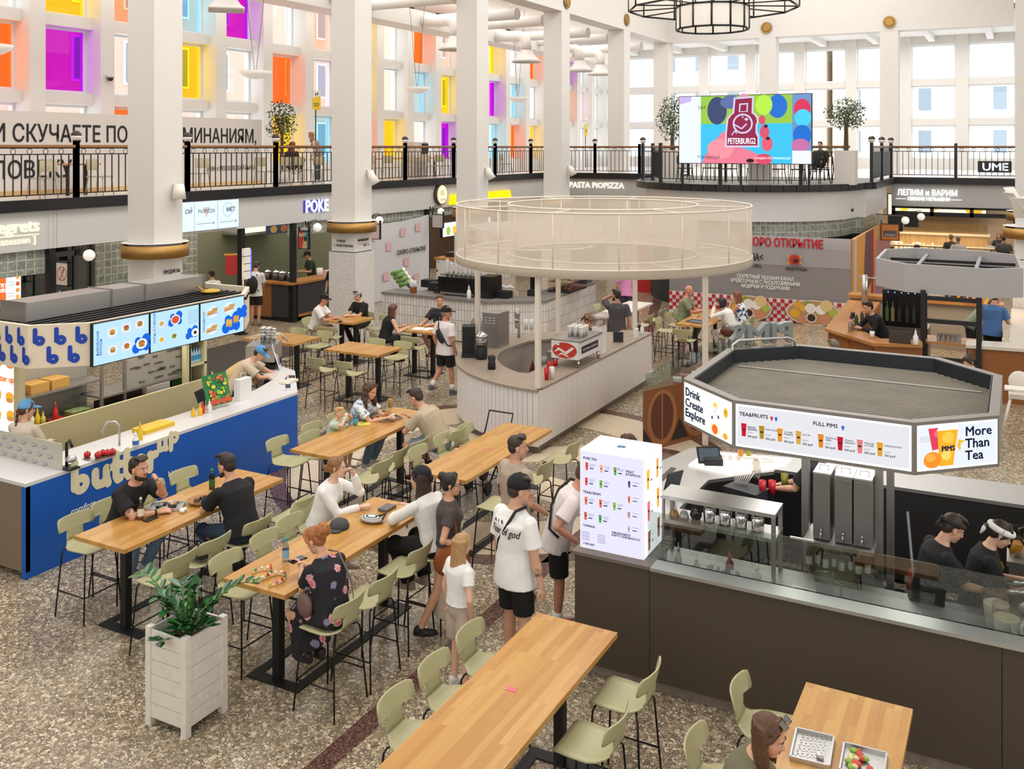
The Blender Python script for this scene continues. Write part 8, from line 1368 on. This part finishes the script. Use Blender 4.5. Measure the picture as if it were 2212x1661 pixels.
# lamps, ducts, chandelier, wall fixtures
for k,y in enumerate((12.3,20.0,28.0,35.6)):
    q = V((-18.6,y,6.82));o = thing('bowl_pendant','white bowl pendant lamp hanging over the gallery, ' + ['half behind the first pillar','between first and second pillar','between second and third pillar','right of the third pillar'][k],'lamp',q,0,'bowl pendants');MB().lathe([(.03,0),(.25,.04),(.4,.13),(.46,.22),(.44,.22),(.3,.1),(.02,.03)],q,24,cap=False).build('bowl',mat('#f1ece4',.4,emit=.15),o)
    MB().tube([q + V((0,0,.03)),q + V((0,-.6,3.92))],.008,4).tube([q + V((0,0,.03)),q + V((0,.6,3.92))],.008,4).build('wires',M_black,o)
M_duct = mat('#e2ded8',.45)
tag(MB().box(-20.4,-19.4,4,50,9.35,9.95).build('main_duct',M_duct),'long white rectangular air duct under the left aisle ceiling','duct')
for k,y in enumerate((18.0,20.0,24.3,26.3,30.6,32.7,37.0,39.2,43.4)):o = thing('round_duct','white round duct end pointing into the hall, %s from the camera' % ('first','second','third','fourth','fifth','sixth','seventh','eighth','ninth')[k],'duct',(-16,y,9.75),0,'round duct ends');MB().tube([(-19.4,y,9.75),(-16.05,y,9.75)],.2,18,0,False).build('pipe',M_duct,o);MB().lathe([(.12,0),(.22,0),(.22,.05),(.2,.06)],(0,0,0),18).build('nozzle_ring',M_duct,o,w=True).matrix_parent_inverse = Matrix.Translation((-o.location.x,-y,-9.75)) @ Matrix.Translation((-16.0,y,9.75)) @ Matrix.Rotation(R(-90),4,'Y');MB().tube([(-16.08,y,9.75),(-16.06,y,9.75)],.12,14).build('grille',mat('#77746f',.5),o);MB().tube([(-17.4,y,9.9),(-17.4,y,10.75)],.006,4).build('hanger',M_duct,o)
for k,y in enumerate((18.3,29.6,35.2,40.6,43.1)):q = V((-18.0,y,8.45));o = thing('bell_diffuser','white bell shaped air diffuser, %s along the aisle' % ('nearest','second','third','fourth','farthest')[k],'diffuser',q,0,'bell air diffusers');MB().lathe([(.62,0),(.64,.03),(.5,.12),(.3,.34),(.24,.5)],q,4 if k == 0 else 16,0,k > 0,False).build('bell',M_duct,o);MB().tube([q + V((0,0,.48)),q + V((0,0,.8)),q + V((-.1,0,1.0)),q + V((-.3,0,1.1)),q + V((-1.45,0,1.12))],.22,14).build('elbow_pipe',M_duct,o)
HC = V((-6.6,22.8,0));o = thing('chandelier','big black framed chandelier of white panels at the top of the hall','chandelier',HC + V((0,0,7.8)));M_pan = mat('#efe9df',.6,emit=.12)
def drum(r,z0,z1,n,nm):
    ps = [HC + V((r * math.cos(2 * math.pi * (k + .5) / n),r * math.sin(2 * math.pi * (k + .5) / n),0)) for k in range(n)];b = MB()
    for k in range(n):p,q = ps[k],ps[(k + 1) % n];b.quad(p + V((0,0,z0)),q + V((0,0,z0)),q + V((0,0,z1)),p + V((0,0,z1)))
    b.build(nm + '_panels',M_pan,o);b = MB()
    for k in range(n):p,q = ps[k],ps[(k + 1) % n];b.tube([p + V((0,0,z0)),q + V((0,0,z0))],.026,5).tube([p + V((0,0,z1)),q + V((0,0,z1))],.026,5).tube([p + V((0,0,z0)),p + V((0,0,z1))],.026,5)
    b.build(nm + '_frame',M_black,o);return ps
a = drum(.86,7.8,8.35,12,'inner');c = drum(2.02,8.3,9.0,12,'outer');b = MB()
for p,q in zip(a,c):b.tube([p + V((0,0,8.35)),q + V((0,0,8.3))],.018,5).tube([p + V((0,0,8.35)),p + V((0,0,9.6))],.018,5)
b.tube([HC + V((0,0,8.3)),HC + V((0,0,15.2))],.04,8);b.build('spokes',M_black,o)
for k,(y0,z,l) in enumerate(((13.4,4.05,'first'),(19.85,4.2,'second'),(26.1,4.15,'third'),(32.4,4.1,'fourth'))):q = V((-15.05,y0 + .5,z));o = thing('wall_spotlight','white cone spotlight on the %s pillar from the left' % l,'lamp',q,0,'pillar spotlights');MB().tube([q + V((-.04,0,.15)),q + V((.08,0,.12))],.03,8).build('bracket',M_col,o);MB().tube([q + V((.06,0,.14)),q + V((.1,.02,.0)),q + V((.2,.06,-.2))] if k else [q + V((.1,0,.16)),q + V((.1,0,-.14))],[.08,.1,.13] if k else [.1,.14],14).build('shade',mat('#ece6dc',.45),o)
for k,(q,ax) in enumerate((((-10.35,44.57,10.46),'y'),((-5.05,44.57,10.4),'y'),((-15.07,39.0,10.46),'x'),((-15.07,32.8,10.42),'x'))):q = V(q);d = V((0,-.05,0)) if ax == 'y' else V((.05,0,0));tag(MB().tube([q,q + d],.26,24).tube([q + d * 1.0,q + d * 1.4],[.2,.16],24).build('medallion',M_brass),'bronze medallion on the upper wall, ' + ['left one over the back columns','right one over the back columns','on the left wall by the corner','on the left wall nearest the camera'][k],'medallion','bronze medallions')
for k,(px,x,z,h,l) in enumerate(((684,-20.0,6.15,.62,'on a black pole beside the second pillar'),(1266,-21.5,5.6,1.0,'by the far corner of the tinted windows'))):y = onx(px,x);o = thing('yellow_notice','yellow and white notice ' + l,'sign',(x,y,z));MB().box(x - .02,x,y - .2,y + .2,z,z + h).build('panel',mat('#e6c425',.5),o);prints(Fr((x + .001,y - .2,z),(0,1,0)),[('p',[(0,h * .6),(.4,h * .75),(.4,h),(0,h)],'#e9e6df'),('r',.05,h * .2,.3,h * .24,'#4a4420'),('r',.05,h * .3,.33,h * .34,'#4a4420'),('d',.15,h * .8,.03,.05,'#26241c'),('d',.25,h * .84,.03,.05,'#26241c')],'notice_print',o);MB().tube([(x - .04,y,3.8),(x - .04,y,z + h * .8)],.02,6).build('pole',M_black,o)
o = thing('water_cooler','grey and white water station behind the shared gallery table','cooler',(-20.9,31.5,3.8));MB().box(-21.2,-20.7,31.0,31.9,3.8,5.15).build('body',mat('#d5d0c9',.5),o);MB().box(-20.7,-20.65,31.5,31.9,4.7,5.1).build('panel',M_blk2,o)
o = thing('neon_board','dark board with white and red neon letters on the back gallery','sign',(-1,43,3.9));x = ony(2112,42.5);MB().box(x,x + 1.2,42.5,42.56,3.95,4.4).build('panel',M_blk2,o);text('UME',Fr((x,42.498,3.98),(1,0,0)),.15,.05,.42,glow('#e8f0ff',1.6),o,width=.9,bold=.02)
for k,q in enumerate(((-22.2,18.2,6.85),(-4.7,31.6,3.0))):q = V(q);o = thing('security_camera',['white security camera between the tinted windows','small dome camera on the stage side wall'][k],'camera',q);MB().ball(q,.08,0,12,8).build('dome',mat('#2a2a2c',.2),o);MB().lathe([(.1,.02),(.1,.1)],q,14).build('mount',M_col,o)
# ================================================================ PLANTER IN FRONT
PX0,PX1,PY0,PY1 = -6.64,-6.16,5.8,6.28;o = thing('wooden_planter','white wooden slatted planter in the foreground','planter',(-6.4,6.04,0));M_wp = mat('#e2dcd2',.65,noise=.05,nscale=18)
for x in (PX0,PX1 - .06):
    for y in (PY0,PY1 - .06):MB().box(x,x + .06,y,y + .06,0,.84).build('corner_post',M_wp,o)
for k in range(6):
    z = .07 + k * .125;b = MB();b.box(PX0 + .06,PX1 - .06,PY0 + .012,PY0 + .03,z,z + .12).box(PX0 + .06,PX1 - .06,PY1 - .03,PY1 - .012,z,z + .12).box(PX0 + .012,PX0 + .03,PY0 + .06,PY1 - .06,z,z + .12).box(PX1 - .03,PX1 - .012,PY0 + .06,PY1 - .06,z,z + .12);b.build('slat_row',M_wp,o)
MB().box(PX0 + .03,PX1 - .03,PY0 + .03,PY1 - .03,.06,.68).build('soil',mat('#3a2c22',.9),o)
o = thing('zz_plant','glossy dark green arching plant growing in the white planter','plant',(-6.4,6.04,.68));rnd = random.Random(5);c0 = V((-6.4,6.04,.68))
for k,(dx,dy,h) in enumerate(((-.62,.05,.42),(.45,.32,.46),(-.1,-.12,.3),(.12,-.2,.22),(.05,.05,.42),(-.22,-.1,.36),(.2,.05,.3),(-.02,-.28,.1),(.3,-.05,.2),(-.3,.2,.34))):
    ps = [c0 + V((dx * u,dy * u,h * math.sin(u * 1.75))) for u in [i / 9 for i in range(10)]];MB().tube(ps,[.011 - .0008 * i for i in range(10)],6).build('stem',mat('#4f7a35',.4),o);b = MB()
    for i in range(2,10):
        t_ = (ps[i] - ps[i - 1]).normalized();s_ = t_.cross(V((0,0,1))).normalized()
        for q in (-1,1):
            d = (s_ * q * .8 + t_ * .55 + V((0,0,rnd.uniform(-.1,.4)))).normalized();wv = d.cross(V((0,0,1))).normalized();l = rnd.uniform(.1,.15);u = V((0,0,1));B = ps[i]
            b.add([B,B + d * l * .35 + wv * l * .26 + u * .008,B + d * l * .75 + wv * l * .2 + u * .006,B + d * l,B + d * l * .75 - wv * l * .2 + u * .006,B + d * l * .35 - wv * l * .26 + u * .008,B + d * l * .5 - u * .004],[(0,1,6),(1,2,6),(2,3,6),(3,4,6),(4,5,6),(5,0,6)],rnd.randrange(2),True)
    b.build('leaves',[mat('#2f6a2c',.22,coat=.4),mat('#1f4f25',.2,coat=.4)],o)
# ================================================================ ON THE TABLES
TZ = 1.001
def tray(label,c,w_,l_,rz=0,m=None):
    o = thing('metal_tray',label,'tray',(c[0],c[1],TZ),rz);b = MB();b.box(-w_ / 2,w_ / 2,-l_ / 2,l_ / 2,0,.006);m = m or M_steel
    for s_ in (-1,1):b.box(s_ * w_ / 2 - .006,s_ * w_ / 2 + .006,-l_ / 2,l_ / 2,0,.03);b.box(-w_ / 2,w_ / 2,s_ * l_ / 2 - .006,s_ * l_ / 2 + .006,0,.03)
    b.build('tray_body',m,o,w=False);return o
def scraps(label,c,cols,n,r,seed,cat='food',z=.008):
    rnd = random.Random(seed);b = MB();ms = [mat(q,.7) for q in cols]
    for k in range(n):b.ball((c[0] + rnd.uniform(-r,r),c[1] + rnd.uniform(-r * 1.3,r * 1.3),TZ + z + .015),(rnd.uniform(.015,.04),rnd.uniform(.015,.04),.016),rnd.randrange(len(ms)),8,5)
    tag(b.build('food_remains',ms),label,cat)['kind'] = 'stuff'
def glass(label,p,h,r,c,name='beer_glass',cat='glass'):o = thing(name,label,cat,p);MB().lathe([(r * .8,0),(r,h)],p,16,cap=False).build('glass_wall',pane('#e8ecea',.15),o);MB().lathe([(r * .75,.006),(r * .93,h * .75)],p,14).build('drink',mat(c,.2),o)
def crumple(label,p,s=.05):rnd = random.Random(len(label));b = MB();[b.ball((p[0] + rnd.uniform(-s,s) * .6,p[1] + rnd.uniform(-s,s) * .6,TZ + .02),(s * rnd.uniform(.4,.7),s * .4,.022),0,5,4) for k in range(7)];tag(b.build('paper_napkin',mat('#efedea',.8)),label,'napkin')
def P1(px,py):return at(px,py,TZ)
q = P1(359,1097);tray('steel tray of burger remains before the tattooed man',q,.22,.36,R(-55));scraps('dark wrappers and crumbs on the tattooed man tray',q,('#2a2522','#1c1a19','#d8cfc4','#a5764a'),14,.08,3)
q = P1(437,1085);o = thing('paper_tray','brown paper tray under the arm of the man in black','tray',(q.x,q.y,TZ));MB().lathe([(.1,.0),(.16,.035),(.15,.035),(.09,.006)],q,16,cap=False).build('tray_body',mat('#a8794a',.7),o);scraps('dark burger wrapper in the brown paper tray',q,('#2a2522','#5a3a24','#1c1a19'),8,.06,5,z=.02)
bottle('soda_bottle','clear glass bottle with pale label before the tattooed man',P1(304,1122),.24,'#d9cdb8','#c9c4bc',r=.033,glass=True,lab='#e2dccf');bottle('beer_bottle','green glass beer bottle beside the man in black',P1(458,1056),.24,'#2f7a2a','#4a9a3a',r=.033,glass=True,lab='#2f6a30')
q = P1(325,1122);boxy('smartphone','black phone lying on the men\'s table','phone',q.x - .04,q.x + .04,q.y - .075,q.y + .075,TZ,TZ + .009,'#17171a');crumple('crumpled white napkin on the men\'s table',P1(397,1106))
bottle('water_bottle','blue capped water bottle on the beads table',P1(617,1212),.23,'#dfe9ee','#3a9fc0',r=.034,glass=True,lab='#7fb4d8')
for k,(px,py) in enumerate(((560,1245),(590,1255))):q = P1(px,py);o = thing('bead_toy',['wooden craft arc with coloured beads and pins','smaller wooden craft piece covered in beads'][k],'toy',q);b = MB();b.tube([q + V((.09 * math.cos(R(a)),.13 * math.sin(R(a)),.006)) for a in range(-60,200,20)],.014,6).build('arc',M_lightwood,o);rnd = random.Random(k);[MB().ball(q + V((.09 * math.cos(R(a)),.13 * math.sin(R(a)),.03)),.014,0,8,6).build('bead',mat(rnd.choice(['#c9252f','#e8d23a','#3f9a6a','#efece6','#e86aa8']),.4),o) for a in range(-50,190,30)];MB().tube([q + V((.05,.1,.0)),q + V((.05,.1,.09))],.012,6).build('pin',mat('#e86a3a',.5),o) if k == 0 else 0
q = P1(733,1140);o = thing('flat_cap','dark grey cap lying on the beads table','cap',q);MB().lathe([(.1,0),(.105,.03),(.085,.07),(.04,.095),(.005,.1)],q,18).build('crown',mat('#45454a',.8),o);MB().ball(q + V((.02,-.1,.012)),(.075,.06,.01)).build('brim',mat('#45454a',.8),o)
q = P1(803,1126);o = thing('zebra_pouch','zebra striped pouch on the beads table','pouch',q);b = MB();b.ball(q + V((0,0,.03)),(.14,.1,.03),0,16,8);b.build('pouch_body',striped('#1a1a1c','#e6e6e2',60),o);MB().tube([q + V((.05,.03,.05)),q + V((.12,.09,.07)),q + V((.14,.0,.05))],.01,6).build('wrist_strap',M_blk2,o)
q = P1(836,1100);boxy('book','thin grey book beside the black headscarf woman','book',q.x - .06,q.x + .06,q.y - .09,q.y + .09,TZ,TZ + .03,'#6a6664')
for nm,px,py,l in (('sticker',1105,1489,'pink sticker on the empty front table'),('sticker',1060,969,'small pink sticker on the empty table by the round kiosk')):q = P1(px,py);tag(MB().cbox(q + V((0,0,.001)),(.075,.05,.001),0,.1).build(nm,mat('#e0677c',.5)),l,'sticker')
q = P1(830,902);tray('large tray of food in front of the family',q,.32,.46,R(70),mat('#a7a39c',.35,.6));scraps('burgers and fries on the family tray',q,('#d9a24a','#c98a3a','#efe9df','#b5683a'),22,.12,8)
glass('amber beer glass before the man in beige',P1(836,908),.15,.038,'#c9781c');glass('tall orange beer glass between the parents',P1(843,880),.17,.038,'#e09a2c');bottle('water_bottle','small blue water bottle before the boy',P1(768,918),.2,'#bfe3f0','#3aa8d8',r=.032,glass=True,lab='#4ab0dc')
q = P1(785,915);tag(MB().cbox(q + V((0,0,.002)),(.2,.16,.002),0,.5).build('leaflet',mat('#d6cf5a',.6,noise=.4,nscale=14)),'bright yellow leaflet before the little boy','leaflet');q = P1(785,898);tag(MB().cbox(q + V((0,0,.002)),(.2,.2,.002),0,.3).build('paper_sheet',mat('#e9e2d6',.7)),'sheet of paper with crumbs before the boy','paper')
q = at(1755,1620,TZ);tray('perforated steel tray with a napkin, left of the pair',q,.24,.33,.08);crumple('crumpled tissue in the left steel tray',at(1772,1640,TZ),.03);prints(Fr((q.x - .11,q.y - .15,TZ + .007),(1,0,0),(0,1,0)),[('r',.02 + .03 * i + .008 * (j % 2),.02 + .03 * j,.035 + .03 * i + .008 * (j % 2),.027 + .03 * j,'#5f4a3a') for i in range(6) for j in range(9)],'perforations',bpy.data.objects['metal_tray.002'])
q = at(1865,1652,TZ);tray('steel tray of salad scraps, right of the pair',q,.26,.3,.06);scraps('salad scraps in the right steel tray',q,('#d9d2a0','#8fae4a','#c94a3a','#e9e4d8'),14,.08,4)
q = P1(737,697) + V((.45,-.1,0));tag(MB().lathe([(.05,0),(.05,.02)],at(735,695,TZ),14).build('puck',M_blk2),'small black pager on the caps couple table','pager')
q = V((-11.6,17.5,TZ));[tag(MB().cbox(q + V((.22 * k,.05 * k,.001 + .001 * k)),(.21,.3,.001),0,.3 - .5 * k).build('paper_sheet',mat('#eae7e4',.7)),['white sheet of paper, left on the papers table','white sheet of paper, right on the papers table'][k],'paper') for k in range(2)]
q = V((-6.45,21.1,TZ));tray('grey tray at the near end of the laden table',q,.3,.42,R(80),mat('#6f7276',.5));scraps('plates and bowls of food on the laden table',(-6.45,21.8),('#efe9e2','#d99a8a','#c9b08a','#8a3a30'),18,.2,6);glass('red drink glass on the laden table',V((-6.4,22.2,TZ)),.13,.04,'#a81f2a','drink_glass')
def bag(label,p,s,c,strap=True):o = thing('handbag',label,'bag',p);b = MB();b.ball(V(p) + V((0,0,s[2])),s,0,14,8);b.build('bag_body',mat(c,.6),o);MB().tube([V(p) + V((-s[0] * .6,0,s[2] * 1.6)),V(p) + V((0,0,s[2] * 2.7)),V(p) + V((s[0] * .6,0,s[2] * 1.6))],.01,6).build('handle',mat(c,.6),o)
bag('small black bag on the stool near the round kiosk',(-7.62,20.57,.73),(.1,.05,.1),'#1a191b');bag('brown leather bag on the stool by the laden table',(-5.78,21.12,.73),(.16,.1,.11),'#5a2a1e');bag('dark bag on the stool beside the man in black',(-7.44,7.2,.73),(.15,.1,.07),'#1d1c1f')
o = thing('striped_backpack','black and white striped backpack hanging by the tiled counter','backpack',(-10.75,18.6,.72));b = MB();b.ball((-10.7,18.5,.98),(.15,.12,.22));b.build('pack',striped('#1c1b1c','#cfc8bf',10),o);stool((-10.7,18.5),100,'sage plastic bar stool under the striped backpack',G)
o = thing('baby_stroller','black folded stroller by the man in beige','stroller',(-6.75,12.15,0));q = V((-6.85,12.15,0))
for dx,dy,r in ((-.2,-.2,.09),(.15,-.25,.09),(-.2,.25,.12),(.2,.25,.12)):c = q + V((dx,dy,r));MB().tube([c + V((-.02,0,0)),c + V((.02,0,0))],r,18).build('wheel',mat('#1c1c1e',.6),o)
MB().tube([q + V((-.2,-.2,.1)),q + V((-.2,.3,.75)),q + V((-.2,.42,1.0)),q + V((.2,.42,1.0)),q + V((.2,.3,.75)),q + V((.15,-.25,.1))],.014,6).tube([q + V((-.2,.25,.12)),q + V((-.2,.0,.55))],.014,6).tube([q + V((.2,.25,.12)),q + V((.2,0,.55))],.014,6).build('frame',M_blk2,o);MB().cbox(q + V((0,.08,.5)),(.36,.3,.08)).build('seat',mat('#232326',.8),o)
stool((-.62,17.9),150,'sage plastic bar stool under the woman in black by the high chair',G);stool((-2.05,39.6),12,'sage plastic bar stool under the grey haired man at the back counter',G);stool((-.75,42.4),170,'sage plastic bar stool under the light haired woman at far right',G)
c = dup(chb,(-6.1,34.2,3.8),R(170),'black chair under the person seated by the round ficus')
write_texts()
